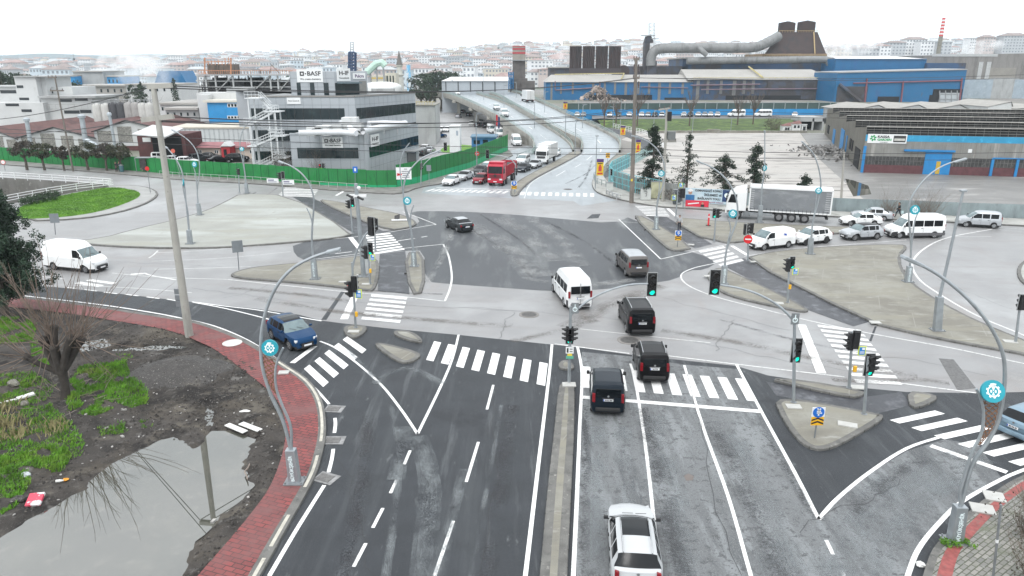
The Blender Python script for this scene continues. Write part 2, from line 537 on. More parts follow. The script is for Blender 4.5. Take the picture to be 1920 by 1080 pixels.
island([(1394,484),(1430,474),(1500,465),(1600,459),(1690,457),(1703,462),(1688,478),(1691,502),(1710,530),(1765,566),(1835,602),(1950,648),(2200,740),(2200,752),(1950,668),(1800,642),(1700,621),(1630,604)],conc,sm=1)
island([(1322,512),(1345,501),(1362,503),(1516,576),(1514,586),(1450,573),(1380,558),(1340,541)],conc)
island([(1246,405),(1370,416),(1520,422),(1660,428),(1560,438),(1450,446),(1336,458)],conc,sm=1)
island([(1184,403),(1210,405),(1304,463),(1268,471),(1246,463)],conc,sm=1)
island([(1930,480),(1905,500),(1912,530),(1960,545),(2050,540),(2050,480)],concpale)
island([(954,366),(962,344),(1000,322),(1040,302),(1062,290),(1072,284),(1088,283),(1092,287),(1050,309),(1000,335),(976,356),(971,367)],conc)
island([(1135,307),(1154,290),(1180,285),(1186,290),(1165,300),(1142,311)],conc)
island([(38,414),(150,410),(222,398),(268,384),(292,371),(298,361),(284,352),(255,347),(215,347),(150,358),(40,380)],M('wet_kerb_walk',(.27,.27,.26),.45,.2,.6),kw=.3,name='grass_islet_kerb',sm=1)
gpoly=chaikin(px([(20,412),(130,407),(200,394),(250,376),(266,365),(255,357),(208,350),(150,360),(40,382)],.15),2)
sheet('grass_islet',gpoly,.16,grassm)
def pave(name,inner,outer,m,h=.14,kw=.3,km=kerbm):
 """raised pavement between two world polylines of equal count, kerb on the outer edge"""
 mb=MB()
 n=len(inner)
 for i in range(n):
  a,b=inner[i],outer[i]
  d=(a-b)
  d.z=0
  d.normalize()
  k1=b+d*kw
  mb.v+=[(a.x,a.y,h),(k1.x,k1.y,h),(k1.x,k1.y,h+.005),(b.x,b.y,h+.005),(b.x,b.y,-.02)]
 for i in range(n-1):
  for r,mi in((0,0),(2,1),(3,1)):
   mb.f.append((i*5+r,(i+1)*5+r,(i+1)*5+r+1,i*5+r+1));mb.m.append(mi)
 o=mb.build(name,[m,km])
 bm=bmesh.new();bm.from_mesh(o.data)
 bmesh.ops.recalc_face_normals(bm,faces=bm.faces)
 if sum(f.normal.z for f in bm.faces)<0:bmesh.ops.reverse_faces(bm,faces=bm.faces)
 bm.to_mesh(o.data);bm.free()
 return tag(o,kind='structure')
def by_count(p,n):
 L=[0]
 for a,b in zip(p,p[1:]):L.append(L[-1]+(b-a).length)
 out=[]
 j=0
 for i in range(n):
  t=L[-1]*i/(n-1)
  while j<len(p)-2 and L[j+1]<t:j+=1
  q=(t-L[j])/max(1e-9,L[j+1]-L[j])
  out.append(p[j].lerp(p[j+1],min(1,q)))
 return out
pave('pavement',by_count(pav_in,90),by_count(pav_out,90),redbrick,kw=.42)
edge=by_count(pav_out,90)
mb=MB()
for i in range(54,88):
 if i in(71,72,77,78,79,83):continue
 a,b=edge[i],edge[i+1]
 t=(b-a).normalized();nn=Vector((t.y,-t.x,0))
 if nn.dot(by_count(pav_in,90)[i]-a)<0:nn=-nn
 mb.quad(a+nn*.12+Vector((0,0,.149)),b+nn*.12+Vector((0,0,.149)),b+nn*.26+Vector((0,0,.149)),a+nn*.26+Vector((0,0,.149)))
tag(mb.build('kerb_edge',kerbwear),kind='structure')
rp_out=catmull(px(RPAV_OUT))
rp_in=[p+Vector((14,-2.0,0))for p in rp_out]
pave('pavement',by_count(rp_in,40),by_count(rp_out,40),greybrick,kw=.3)
rb=by_count(rp_out,40)
mb=MB()
for a,b,c,d in zip(rb,rb[1:],by_count(rp_in,40),by_count(rp_in,40)[1:]):
 u0,u1=(c-a).normalized(),(d-b).normalized()
 mb.quad(a+u0*.45+Vector((0,0,.146)),b+u1*.45+Vector((0,0,.146)),b+u1*.95+Vector((0,0,.146)),a+u0*.95+Vector((0,0,.146)))
tag(mb.build('paver_band',M('red_band',(.26,.07,.065),.7,.25,5,layers=[(2,.55,.65,(.17,.1,.09))])),kind='structure')
gf_kerb=catmull(px(far_kerb+[(830,345),(887,327.5),(962,292)]))
gf_in=catmull(px([(-160,290),(0,299),(100,307),(220,317),(340,327),(480,336),(600,346),(700,352),(742,352),(780,344),(830,330),(880,315),(954,281)]))
pave('pavement',by_count(gf_in,60),by_count(gf_kerb,60),M('grey_walk',(.20,.195,.185),.7,.2,.4,layers=[(.5,.5,.65,(.12,.115,.11))]))
ne_out=catmull(px([(1111,338),(1110,348),(1120,362),(1160,375),(1230,388),(1290,392),(1370,397),(1550,407),(1700,414),(1920,425),(2200,437)]))
ne_in=catmull(px([(1128,325),(1136,338),(1148,350),(1180,361),(1235,374),(1290,380),(1370,385),(1550,397),(1700,403),(1920,412),(2200,424)]))
pave('pavement',by_count(ne_in,60),by_count(ne_out,60),M('pale_walk',(.36,.36,.34),.65,.2,.5,layers=[(.6,.5,.65,(.22,.22,.2))]))
def ribbon(mb,pts,wd,z=.012,closed=False):
 pts=[Vector(p)for p in pts]
 n=len(pts)
 o=len(mb.v)
 for i in range(n):
  t=pts[min(i+1,n-1)]-pts[max(i-1,0)]
  t.z=0
  t.normalize()
  nn=Vector((-t.y,t.x,0))*wd/2
  mb.v+=[(pts[i].x-nn.x,pts[i].y-nn.y,z),(pts[i].x+nn.x,pts[i].y+nn.y,z)]
 for i in range(n-1):
  mb.f.append((o+2*i,o+2*i+2,o+2*i+3,o+2*i+1));mb.m.append(0)
def lines(name,defs,m,z=.012):
 mb=MB()
 for pts,wd in defs:
  ribbon(mb,catmull(px(pts),5),wd,z)
 return tag(mb.build(name,m),kind='structure')
lines('lane_line',[
([(1035,646),(1030,700),(1012,850),(985,1080),(972,1180)],.17),([(1083,651),(1091,700),(1087,800),(1081,950),(1075,1080),(1070,1180)],.17),
([(1182,682),(1192,720),(1212,850),(1237,1080),(1250,1180)],.15),([(1283,685),(1318,800),(1365,930),(1408,1080),(1440,1180)],.15),
([(1381,684),(1430,776),(1490,886),(1535,974)],.17),([(1535,974),(1570,935),(1630,886),(1700,841),(1765,819)],.17),
([(1670,1180),(1702,1080),(1722,1030),(1757,985),(1802,942),(1870,903),(1920,881),(2050,835)],.18),
([(860,628),(842,690),(783,814)],.15),([(783,814),(752,768),(715,722),(668,680),(628,652),(600,640)],.15),
([(505,1080),(555,995),(605,915),(608,910)],.17),([(616,886),(622,862),(625,842)],.17),([(627,812),(629,795),(628,784)],.17),
([(-120,546),(0,551),(100,561),(200,573),(290,587),(345,598),(400,611),(450,631),(490,653),(525,678),(560,703),(590,728),(612,752),(617,758)],.15),
([(360,566),(420,574),(480,581),(545,592),(603,602)],.13),([(362,567),(420,578),(470,590),(505,599)],.13)],white)
lines('worn_lane_line',[
([(425,524),(540,536),(637,546),(760,557),(834,565)],.13),([(834,565),(844,540),(847,515),(841,480),(831,458)],.17),([(831,458),(720,470),(640,480),(560,490)],.13),
([(818,421),(785,408),(755,397)],.13),([(816,421),(750,432),(687,442),(545,456)],.13),([(816,421),(816,422)],.1),
([(1160,411),(1200,449),(1239,486)],.14),([(1239,486),(1300,472),(1395,452)],.13),
([(1340,494),(1300,503),(1277,516),(1290,535),(1340,556),(1420,577),(1520,602),(1640,627),(1780,652),(1920,682),(2100,720)],.14),
([(1860,430),(1780,445),(1735,465),(1711,492),(1722,522),(1762,552),(1832,592),(1920,629),(2100,710)],.18),
([(1040,645),(1180,663)],.12),([(1250,667),(1380,683),(1583,707)],.12),([(1690,719),(1760,728),(1830,737)],.12),
([(1088,617),(1200,629),(1332,643)],.09),([(1395,481),(1490,467),(1600,458),(1700,450)],.12),
([(290,474),(380,470),(545,456)],.10),([(285,490),(420,484),(545,472)],.08),([(290,505),(380,503),(470,500)],.10),
([(296,470),(288,478),(279,484)],.16),([(210,512),(300,520),(430,524)],.10),([(140,535),(260,541),(360,549)],.1),
([(983,372),(1000,340),(1060,309),(1098,286)],.12),([(1110,412),(1210,419)],.08),([(970,352),(1000,331),(1060,303)],.1),
([(1300,395),(1390,401),(1560,412),(1760,420),(1920,430)],.1),([(1560,425),(1760,442),(1860,444)],.1),
([(0,512),(60,517),(120,523)],.1)],wornw,.013)
lines('lane_dash',[([a,b],.14)for a,b in(((769,845),(758,871)),((745,898),(732,925)),((718,953),(699,990)),((686,1019),(663,1063)),((897,829),(874,904)),((850,977),(815,1080)),((925,722),(913,768)),
((1549,1013),(1562,1040)),((1578,1070),(1592,1100)),((125,539),(143,541)),((158,543),(182,546)),((195,548),(220,551)),((235,552),(260,555)),((275,557),(299,560)),((313,561),(330,564)),
((745,452),(778,447)),((790,445),(801,443)),((628,476),(660,472)),
((1043,330),(1060,320)),((1078,314),(1090,307)),((1100,300),(1110,292)),((1118,283),(1123,275)),((1124,268),(1118,262)))],white)
def crosswalk(n,tl,tr,bl,br,duty=.5,m=white,z=.016):
 A,B,C,E=P(*tl),P(*tr),P(*bl),P(*br)
 mb=MB()
 k=n-1+duty
 for i in range(n):
  a,b=i/k,(i+duty)/k
  p=[A.lerp(B,a),A.lerp(B,b),C.lerp(E,b),C.lerp(E,a)]
  q=[(v.x,v.y,z)for v in p]
  nrm=(p[1]-p[0]).cross(p[2]-p[1]).z
  mb.quad(*(q if nrm>0 else q[::-1]))
 return tag(mb.build('crosswalk',m),kind='structure')
crosswalk(8,(814,640),(1027,682),(799,675),(1022,724))
crosswalk(10,(1090,687),(1396,711),(1092,727),(1420,753),.54)
crosswalk(5,(570,692),(651,631),(606,726),(687,656),.52)
crosswalk(6,(697,552),(677,599),(764,558),(750,606),.55,wornw)
crosswalk(8,(684,441),(702,477),(731,437),(759,468),.55)
crosswalk(13,(813,354),(956,358),(796,359),(946,363),.55,wornw)
crosswalk(11,(977,360),(1114,363),(975,366),(1114,369),.55)
crosswalk(11,(1532,609),(1606,718),(1614,619),(1692,722),.55,wornw)
crosswalk(5,(1309,471),(1352,500),(1357,462),(1395,489),.55,wornw)
crosswalk(6,(1668,788),(1913,874),(1753,770),(2005,852),.46)
crosswalk(7,(1190,386),(1212,405),(1243,388),(1256,406),.55,wornw)
crosswalk(6,(535,352),(520,368),(600,352),(588,369),.55,wornw)
lines('stop_line',[([(1093,745),(1428,772)],.38),([(668,551),(645,599)],.55),([(591,649),(548,681)],.35),([(657,445),(682,476)],.5),([(1503,609),(1540,700)],.55),([(1745,836),(1888,886)],.35),
([(1372,461),(1402,479)],.4),([(818,352),(958,356)],.3),([(630,367),(655,353)],.4),([(1252,391),(1268,406)],.4)],white,.018)
lines('lane_arrow',[([(245,515),(270,513)],.5),([(270,512),(285,517),(330,525)],.2),([(165,525),(215,532)],.5),([(145,530),(190,537)],.6)],wornw,.016)
iron=M('cast_iron',(.085,.083,.08),.6,.3,8,bump=.5,bscale=25)
def lid(a,b,r,lab):
 p=P(a,b)
 mb=MB().cyl((p.x,p.y),.0,.022,r*1.35,n=28).cyl((p.x,p.y),.0,.03,r,n=28,mi=1)
 for k in range(6):
  t=k*math.pi/3
  mb.ob((p.x+math.cos(t)*r*.55,p.y+math.sin(t)*r*.55,.032),(math.cos(t)*r*.3,math.sin(t)*r*.3,0),(-math.sin(t)*.03,math.cos(t)*.03,0),(0,0,.006),1)
 tag(mb.build('manhole_cover',[M('lid_surround',(.2,.19,.18),.8),iron]),lab,'manhole cover')
lid(992,590,.55,'round iron manhole cover in the pale road left of the curved signal arm')
lid(1180,638,.6,'round iron manhole cover in the pale road below the black van')
lid(1065,355,.5,'small dark manhole cover on the grey overpass road')
pp=P(436,647)
tag(MB().cyl((pp.x,pp.y),.145,.165,.62,n=26).build('manhole_cover',M('pale_lid',(.55,.55,.52),.7,.2,3)),'pale concrete manhole lid set in the red brick pavement','manhole cover')
for i,(a,b,lab)in enumerate(((627,767,'drain grate at the kerb, nearest the pavement crosswalk'),(627,826,'drain grate at the kerb, middle one of three'),(612,897,'drain grate at the kerb beside the lamp post base'))):
 c=P(a,b)
 t=Vector((0.12*(1-i),1,0)).normalized()if i<2 else Vector((.45,1,0)).normalized()
 u=Vector((t.y,-t.x,0))
 root=thing('drain_grate',lab,'drain',c)
 mb=MB().ob((0,0,.012),u*.5,t*.4,(0,0,.012),0)
 mb.build('surround',M('grate_surround',(.22,.22,.22),.7,.3,4),root)
 mb=MB().ob((-u.x*.06,-u.y*.06,.02),u*.34,t*.27,(0,0,.012),0)
 mb.build('pit',M('grate_dark',(.02,.02,.02),.8),root)
 mb=MB()
 for k in range(9):
  q=-u*.06+t*(-.24+k*.06)
  mb.ob((q.x,q.y,.03),u*.33,t*.014,(0,0,.006),0)
 mb.build('bars',M('grate_metal',(.32,.31,.3),.5,.2,5,metal=.6),root)
# ================================================================ chalky tyre wear and dirt trails on the asphalt
def wear_mat(name,col,lo,hi,scale,amax):
 m=M(name,col,.6,.1,3)
 t=m.node_tree;N,L=t.nodes,t.links
 b=N['Principled BSDF']
 co=N.new('ShaderNodeTexCoord')
 def ns(sc,det):
  n=N.new('ShaderNodeTexNoise');n.inputs['Scale'].default_value=sc;n.inputs['Detail'].default_value=det;n.inputs['Roughness'].default_value=.7
  L.new(co.outputs['Object'],n.inputs[0]);return n
 n1,n2=ns(scale,8),ns(.35,3)
 ad=N.new('ShaderNodeMath');ad.operation='ADD';L.new(n1.outputs[0],ad.inputs[0]);L.new(n2.outputs[0],ad.inputs[1])
 r=N.new('ShaderNodeMapRange');r.inputs[1].default_value=lo*2;r.inputs[2].default_value=hi*2;r.inputs[3].default_value=0;r.inputs[4].default_value=amax
 L.new(ad.outputs[0],r.inputs[0]);L.new(r.outputs[0],b.inputs['Alpha'])
 return m
chalk=wear_mat('chalk_wear',(.22,.24,.25),.47,.64,26,.55)
dirt=wear_mat('brown_dirt',(.17,.155,.14),.45,.66,9,.42)
rubber=wear_mat('tyre_rubber_trace',(.05,.05,.055),.46,.66,9,.35)
pale_d=wear_mat('pale_dust',(.34,.35,.35),.46,.64,16,.45)
ZW=[.0185]
def wear(m,defs):
 mb=MB()
 for pts,wd in defs:
  for f in(1,.62,.3):
   ZW[0]+=.00006
   ribbon(mb,catmull(px(pts),6),wd*f,ZW[0])
 tag(mb.build('road_wear',m),kind='structure')
wear(chalk,[([(650,655),(690,695),(725,745),(742,800),(748,870),(738,980),(720,1100)],.35),([(783,818),(800,870),(806,930),(800,1000),(790,1110)],1.0),([(762,800),(752,850),(742,900)],.8),([(870,880),(850,960),(815,1100)],.5),([(940,760),(925,850),(905,960),(880,1100)],.25),
([(1120,1100),(1118,960),(1118,860),(1122,800)],1.1),([(1190,1100),(1180,980),(1172,880),(1165,800)],1.0),([(1290,1100),(1270,980),(1248,870),(1230,780)],1.3),([(1480,1100),(1440,980),(1400,880),(1360,790)],1.6),([(1560,1090),(1600,1000),(1660,930),(1740,880),(1830,850)],1.9),([(1640,1080),(1670,1010),(1730,940),(1810,890)],.9),
([(700,720),(760,690),(830,720)],.6)])
wear(dirt,[([(1060,615),(1110,590),(1170,560),(1240,535)],1.6),([(960,640),(1050,620),(1120,600)],.8),([(480,560),(640,585),(800,600),(960,612)],1.0),([(1240,620),(1400,645),(1560,680),(1720,705)],1.0),([(1690,505),(1720,560),(1800,605),(1920,645)],1.6),([(1780,720),(1720,712),(1640,716),(1560,712)],.7),([(430,540),(560,552),(660,566)],.9)])
def crack(mb,a,b,seed,wd=.022):
 rg=random.Random(seed);A,B=P(*a),P(*b);n=14;t=(B-A);nn=Vector((-t.y,t.x,0)).normalized();o_=0;pts=[]
 for i in range(n+1):
  o_=o_*.7+rg.uniform(-.25,.25);pts.append(A+t*i/n+nn*o_)
 ZW[0]+=.00006;ribbon(mb,pts,wd,ZW[0])
mb=MB()
for k,(a,b)in enumerate((((620,565),(980,585)),((860,575),(1180,600)),((1240,560),(1480,620)),((1300,640),(1600,700)),((1560,650),(1850,700)),((500,535),(420,560)),((960,585),(930,640)),((1380,600),(1350,660)),((200,490),(420,500)),((360,540),(600,570)),((850,375),(1150,388)),((500,355),(820,385)),((1640,380+60),(1850,470)),((1750,520),(1900,580)),((640,860),(700,1080)),((930,700),(905,1080)),((1290,700),(1390,1080)),((1500,1000),(1690,900)))):crack(mb,a,b,k)
tag(mb.build('road_cracks',M('tar_crack',(.045,.045,.048),.6)),kind='structure')
wear(rubber,[([(1203,765),(1232,880),(1282,1100)],1.1),([(1099,760),(1097,900),(1090,1100)],.5),([(1330,790),(1388,900),(1470,1100)],1.0),([(1420,785),(1475,880),(1530,975)],.5),([(1600,960),(1680,890),(1770,845)],.7),([(690,780),(680,900),(640,1100)],.9),([(960,760),(940,900),(905,1100)],.9),([(835,405),(900,440),(960,480),(1000,520)],.5),([(900,402),(960,440),(1010,480)],.5),([(1010,408),(1090,450),(1160,500)],.6),([(300,440),(380,420),(440,390),(480,360)],.5),([(250,452),(370,428),(470,385),(520,352)],.4),([(1030,310),(1000,335),(985,352)],.5),([(1110,300),(1100,330),(1085,352)],.5),([(1060,345),(1100,325),(1120,305)],.4),([(560,520),(700,545),(830,552)],.4),([(1350,600),(1500,640),(1640,668)],.5)])
wear(pale_d,[([(850,410),(900,430),(960,470),(1010,520)],3.0),([(940,408),(990,440),(1040,490)],2.6),([(1000,410),(1050,450),(1090,500)],2.0),([(980,520),(1080,535),(1190,525)],1.2),([(800,530),(830,480),(845,440)],.8)])
# ================================================================ waste lot, puddle, underpass, overpass, walls
def pip(p,poly):
 c=False
 n=len(poly)
 j=n-1
 for i in range(n):
  a,b=poly[i],poly[j]
  if(a.y>p[1])!=(b.y>p[1])and p[0]<(b.x-a.x)*(p[1]-a.y)/(b.y-a.y)+a.x:c=not c
  j=i
 return c
def sdist(p,poly):
 best=1e9
 n=len(poly)
 for i in range(n):
  a,b=poly[i],poly[(i+1)%n]
  dx,dy=b.x-a.x,b.y-a.y
  t=max(0,min(1,((p[0]-a.x)*dx+(p[1]-a.y)*dy)/max(1e-9,dx*dx+dy*dy)))
  d=(a.x+t*dx-p[0])**2+(a.y+t*dy-p[1])**2
  if d<best:best=d
 best=math.sqrt(best)
 return-best if pip(p,poly)else best
def sstep(a,b,x):
 t=max(0,min(1,(x-a)/(b-a)))
 return t*t*(3-2*t)
PUDDLE=px([(-260,1010),(-60,1016),(0,1006),(52,972),(105,946),(150,916),(200,872),(232,856),(264,841),(300,823),(326,813),(346,826),(368,838),(384,818),(396,806),(430,806),(480,822),(470,842),(459,866),(464,884),(478,908),(455,934),(430,954),(410,975),(384,1000),(366,1013),(361,1032),(356,1055),(338,1090),(290,1180),(-300,1180)])
POOLS=[PUDDLE,px([(130,641),(188,636),(207,645),(190,653),(142,656)]),px([(377,688),(386,690),(388,722),(381,724)]),px([(386,756),(398,772),(392,800),(382,790)]),px([(215,652),(300,648),(345,650),(300,655),(215,657)])]
MOUND=P(330,705)
def lot_h(x,y):
 n=mnoise.noise(Vector((x*.35,y*.35,3)))*.15+mnoise.noise(Vector((x*1.6,y*1.6,9)))*.09+mnoise.noise(Vector((x*4,y*4,1)))*.05
 h=.11+n
 d=(Vector((x,y,0))-MOUND)
 r=math.sqrt((d.x/3.0)**2+(d.y/2.6)**2)
 h+=.75*math.exp(-r*r*2.0)*(1+.25*mnoise.noise(Vector((x*2,y*2,5))))
 return h
lotv,lotf,idx=[],[],{}
X0,X1,Y0,Y1,ST=-56.0,-6.0,14.0,60.0,.24
nx,ny=int((X1-X0)/ST),int((Y1-Y0)/ST)
lotc=[Vector((p.x,p.y,0))for p in resample(pav_in,.6)]+[Vector((-13,4,0)),Vector((-60,4,0)),Vector((-75,40,0))]
def lot_point(i,j):
 if(i,j)in idx:return idx[i,j]
 x,y=X0+i*ST,Y0+j*ST
 h=lot_h(x,y)
 for q in POOLS:
  cx=[p.x for p in q];cy=[p.y for p in q]
  if min(cx)-1<x<max(cx)+1 and min(cy)-1<y<max(cy)+1:
   d=sdist((x,y),q)+.30*mnoise.noise(Vector((x*1.3,y*1.3,7)))+.16*mnoise.noise(Vector((x*3.7,y*3.7,2)))
   k=sstep(-.7,.7,d)
   h=h*k+(-.22)*(1-k)
 e=min((Vector((x,y,0))-c).length for c in lotc_near)if lotc_near else 9
 k=sstep(.1,1.2,e)
 h=min(h,.115)*(1-k)+h*k
 idx[i,j]=len(lotv)
 lotv.append((x,y,h))
 return idx[i,j]
for j in range(ny):
 yc=Y0+(j+.5)*ST
 lotc_near_row=[c for c in lotc if abs(c.y-yc)<2]
 for i in range(nx):
  xc=X0+(i+.5)*ST
  if xc/yc<-.86:continue
  lotc_near=[c for c in lotc_near_row if abs(c.x-xc)<2]
  if pip((xc,yc),lotc)or any((c.x-xc)**2+(c.y-yc)**2<.3 for c in lotc_near):
   lotf.append((lot_point(i,j),lot_point(i+1,j),lot_point(i+1,j+1),lot_point(i,j+1)))
o=MB().add(lotv,lotf).build('waste_ground',M('waste_soil',(.056,.051,.047),.9,.3,.7,bump=1,bscale=16,spec=.2,layers=[(.18,.5,.64,(.085,.074,.060)),
(.4,.50,.60,(.026,.024,.023)),(.5,.56,.68,(.12,.108,.09)),(1.1,.58,.70,(.135,.13,.122)),(6,.60,.68,(.13,.122,.115)),(26,.64,.70,(.28,.27,.26))]),smooth=True)
o['kind']='structure'
sheet('puddle',[Vector((p.x,p.y,0))for p in PUDDLE],-.055,M('puddle_water',(.055,.056,.045),.015,.12,.35,spec=.5,layers=[(.5,.5,.7,(.080,.078,.062)),(1.4,.56,.7,(.10,.095,.078)),(6,.70,.74,(.2,.2,.19))]))
MATS['puddle_water'].node_tree.nodes['Principled BSDF'].inputs['IOR'].default_value=2.6
for q in POOLS[1:]:
 _,big=inset(q,-.25)
 sheet('puddle',big,-.045,MATS['puddle_water'])
hv,hf=[],[]
for j in range(15):
 for i in range(40):
  a=2*math.pi*i/40
  r=(j/14)*(1+.16*mnoise.noise(Vector((math.cos(a)*1.4,math.sin(a)*1.4,2))))
  x,y=MOUND.x+math.cos(a)*r*3.1,MOUND.y+math.sin(a)*r*2.7
  hv.append((x,y,lot_h(x,y)+.07*(1-(j/14)**4)-.05*(j/14)**6+.05*mnoise.noise(Vector((x*6,y*6,4)))))
for j in range(14):
 for i in range(40):hf.append((j*40+i,(j+1)*40+i,(j+1)*40+(i+1)%40,j*40+(i+1)%40))
tag(MB().add(hv,hf).build('cinder_heap',soil,smooth=True),'low heap of black cinders on the waste ground between bare tree and pavement','heap')
pitw=M('retaining_concrete',(.21,.205,.19),.8,.15,.4,layers=[(.5,.5,.65,(.17,.165,.15),(1,1,.3)),(1.5,.6,.7,(.38,.37,.34))])
def pit_depth(p):
 tip=P(214,352)
 return-.05-min(5.2,max(0,(tip.x-p.x)*.17))
mb=MB()
pl=resample(px(PIT)+[px(PIT)[0]],2.5)
for a,b in zip(pl,pl[1:]):
 mb.quad((a.x,a.y,.4),(b.x,b.y,.4),(b.x,b.y,pit_depth(b)),(a.x,a.y,pit_depth(a)))
tag(mb.build('underpass_wall',pitw),kind='structure')
mb=MB()
fl=px([(-40,335),(60,341),(140,346),(214,352)]);nl=px([(-40,392),(40,378),(95,367),(150,359),(214,352.3)])
fl,nl=by_count(fl,16),by_count(nl,16)
for i in range(15):
 mb.quad(*[(p.x,p.y,pit_depth(p))for p in(nl[i],nl[i+1],fl[i+1],fl[i])])
tag(mb.build('underpass_road',dark),kind='structure')
railw=M('white_rail_paint',(.74,.75,.75),.5,.06,3,layers=[(5,.62,.72,(.5,.48,.45))])
def railing(name,label,pts,h,rows,m,step=2.0,r=.045,z=0.0,group=None,base=0,bm_=None,cat='railing',pr=None,vert=0):
 """posts and rails along a world polyline (points may carry their own z)"""
 pts=[Vector(p)for p in pts]
 root=thing(name,label,cat,pts[0],0,group)
 o=pts[0]
 pts=[p-o for p in pts]
 mb=MB()
 for k in range(rows):
  zz=base+(h-base)*(k+1)/rows
  mb.tube([p+Vector((0,0,z+zz))for p in pts],r,6)
 mb.build('rail',m,root)
 mb=MB()
 pp=resample(pts,step)
 for p in pp:mb.tube([p+Vector((0,0,z)),p+Vector((0,0,z+h+.03))],pr or r*1.2,6)
 mb.build('post',m,root)
 if vert:
  mb=MB()
  for p in resample(pts,vert):mb.tube([p+Vector((0,0,z+.1)),p+Vector((0,0,z+h-.04))],r*.45,4)
  mb.build('bars',m,root)
 return root
railing('railing','white three-bar railing along the far side of the underpass',px([(-40,333),(60,339),(140,344),(210,349.5)],.4),1.1,3,railw,2.6,.045)
railing('railing','white three-bar railing between underpass and grass islet',px([(-20,388),(40,376),(95,365.5),(150,357),(213,350)],.4),1.0,3,railw,2.2,.045)
deckside=M('bridge_concrete',(.33,.32,.29),.8,.12,.5,layers=[(.6,.5,.66,(.20,.19,.17),(1,1,.3)),(2,.6,.7,(.42,.41,.38))])
parap=M('parapet_green',(.30,.37,.35),.6,.12,2)
deckroad=M('deck_asphalt',(.30,.335,.355),.36,.08,.3,layers=[(.5,.52,.72,(.24,.265,.285),(2,.3,1)),(.2,.55,.75,(.36,.39,.41))])
def deck(name,rows,label):
 L=[P(a[0],a[1],z)for a,b,z in rows]
 Rr=[P(b[0],b[1],z)for a,b,z in rows]
 L,Rr=catmull(L,6),catmull(Rr,6)
 n=len(L)
 root=thing('overpass',label,'overpass',(L[0].x,L[0].y,0))
 o=Vector((L[0].x,L[0].y,0))
 top,side,par=MB(),MB(),MB()
 for i in range(n):
  top.v+=[tuple(L[i]-o),tuple(Rr[i]-o)]
 for i in range(n-1):top.f.append((2*i,2*i+1,2*i+3,2*i+2));top.m.append(0)
 top.build('roadway',deckroad,root)
 for e,q in((L,Rr),(Rr,L)):
  out=[(a-b)for a,b in zip(e,q)]
  out=[Vector((d.x,d.y,0)).normalized()for d in out]
  pr=[[p-o+d*.0+Vector((0,0,-.05)),p-o+d*.02+Vector((0,0,.55)),p-o+d*.42+Vector((0,0,.55)),p-o+d*.42+Vector((0,0,-.35)),p-o+d*.05+Vector((0,0,-1.3 if p.z>1.6 else-p.z-.3))]for p,d in zip(e,out)]
  b0=len(side.v)
  for r in pr:side.v+=[tuple(v)for v in r]
  for i in range(n-1):
   for k in range(4):
    side.f.append((b0+i*5+k,b0+(i+1)*5+k,b0+(i+1)*5+k+1,b0+i*5+k+1));side.m.append(0)
  rl=[p-o+d*.25 for p,d in zip(e,out)]
  for zz in(.85,1.25):par.tube([p+Vector((0,0,zz))for p in rl],.05,5)
  for p in resample(rl,2.2):par.tube([p+Vector((0,0,.5)),p+Vector((0,0,1.28))],.055,5)
  for p in resample(rl,.55):par.tube([p+Vector((0,0,.55)),p+Vector((0,0,1.22))],.028,3,caps=False)
 b0=len(side.v)
 for i in range(n):
  zz=-1.3
  side.v+=[tuple(L[i]-o+Vector((0,0,zz if L[i].z>1.6 else-.3))),tuple(Rr[i]-o+Vector((0,0,zz if L[i].z>1.6 else-.3)))]
 for i in range(n-1):side.f.append((b0+2*i,b0+2*i+2,b0+2*i+3,b0+2*i+1));side.m.append(0)
 side.build('deck_edge',deckside,root)
 par.build('parapet_railing',parap,root)
 for t in range(0,n,5):
  if L[t].z<3.2:continue
  c=(L[t]+Rr[t])/2-o
  d=(Rr[t]-L[t]).normalized()
  mb=MB()
  for s in(-.32,.32):
   q=c+d*(Rr[t]-L[t]).length*s
   mb.bb(q.x-.6,q.x+.6,q.y-.6,q.y+.6,-.1,L[t].z-1.9)
  wv=Vector((-d.y,d.x,0))
  mb.ob((c.x,c.y,L[t].z-1.6),d*(Rr[t]-L[t]).length*.52,wv*.7,(0,0,.42))
  mb.build('pier',deckside,root)
 mb=MB()
 for e in(L,Rr):
  for i in range(n-1):
   if L[i].z<4.2:
    a,b=e[i]-o,e[i+1]-o
    mb.quad((a.x,a.y,-.1),(b.x,b.y,-.1),(b.x,b.y,b.z-.02),(a.x,a.y,a.z-.02))
 mb.build('abutment_wall',deckside,root)
 mb=MB()
 mid=[(a*.5+b*.5)-o for a,b in zip(L,Rr)]
 rs=resample(mid,3.0)
 for i in range(0,len(rs)-1,3):
  a,b=rs[i],rs[i+1]
  t=(b-a).normalized()
  nn=Vector((-t.y,t.x,0))*.1
  up=Vector((0,0,.03))
  mb.quad(a-nn+up,a+nn+up,b+nn+up,b-nn+up)
 mb.build('lane_paint',white,root)
 return L,Rr
LDECK=deck('overpass',[((1003,283),(1073,285),.012),((1000,266),(1066,271),1.2),((972,244),(1040,250),3.0),((928,217),(992,221),5.0),((890,198),(944,194),6.4),((852,182),(892,177),7.0),((826,176),(868,171),7.1),((800,176),(838,171),7.0)],
'left overpass deck with cars coming down, on concrete piers')
RDECK=deck('overpass',[((1092,285),(1160,286),.012),((1091,267),(1157,265),1.2),((1058,250),(1121,243),3.0),((1015,227),(1062,216),5.0),((968,202),(1008,191),6.4),((934,182),(968,175),7.0),((900,173),(925,168),7.1),((866,171),(885,166),7.0)],
'right overpass deck carrying the white lorry away over the crest')
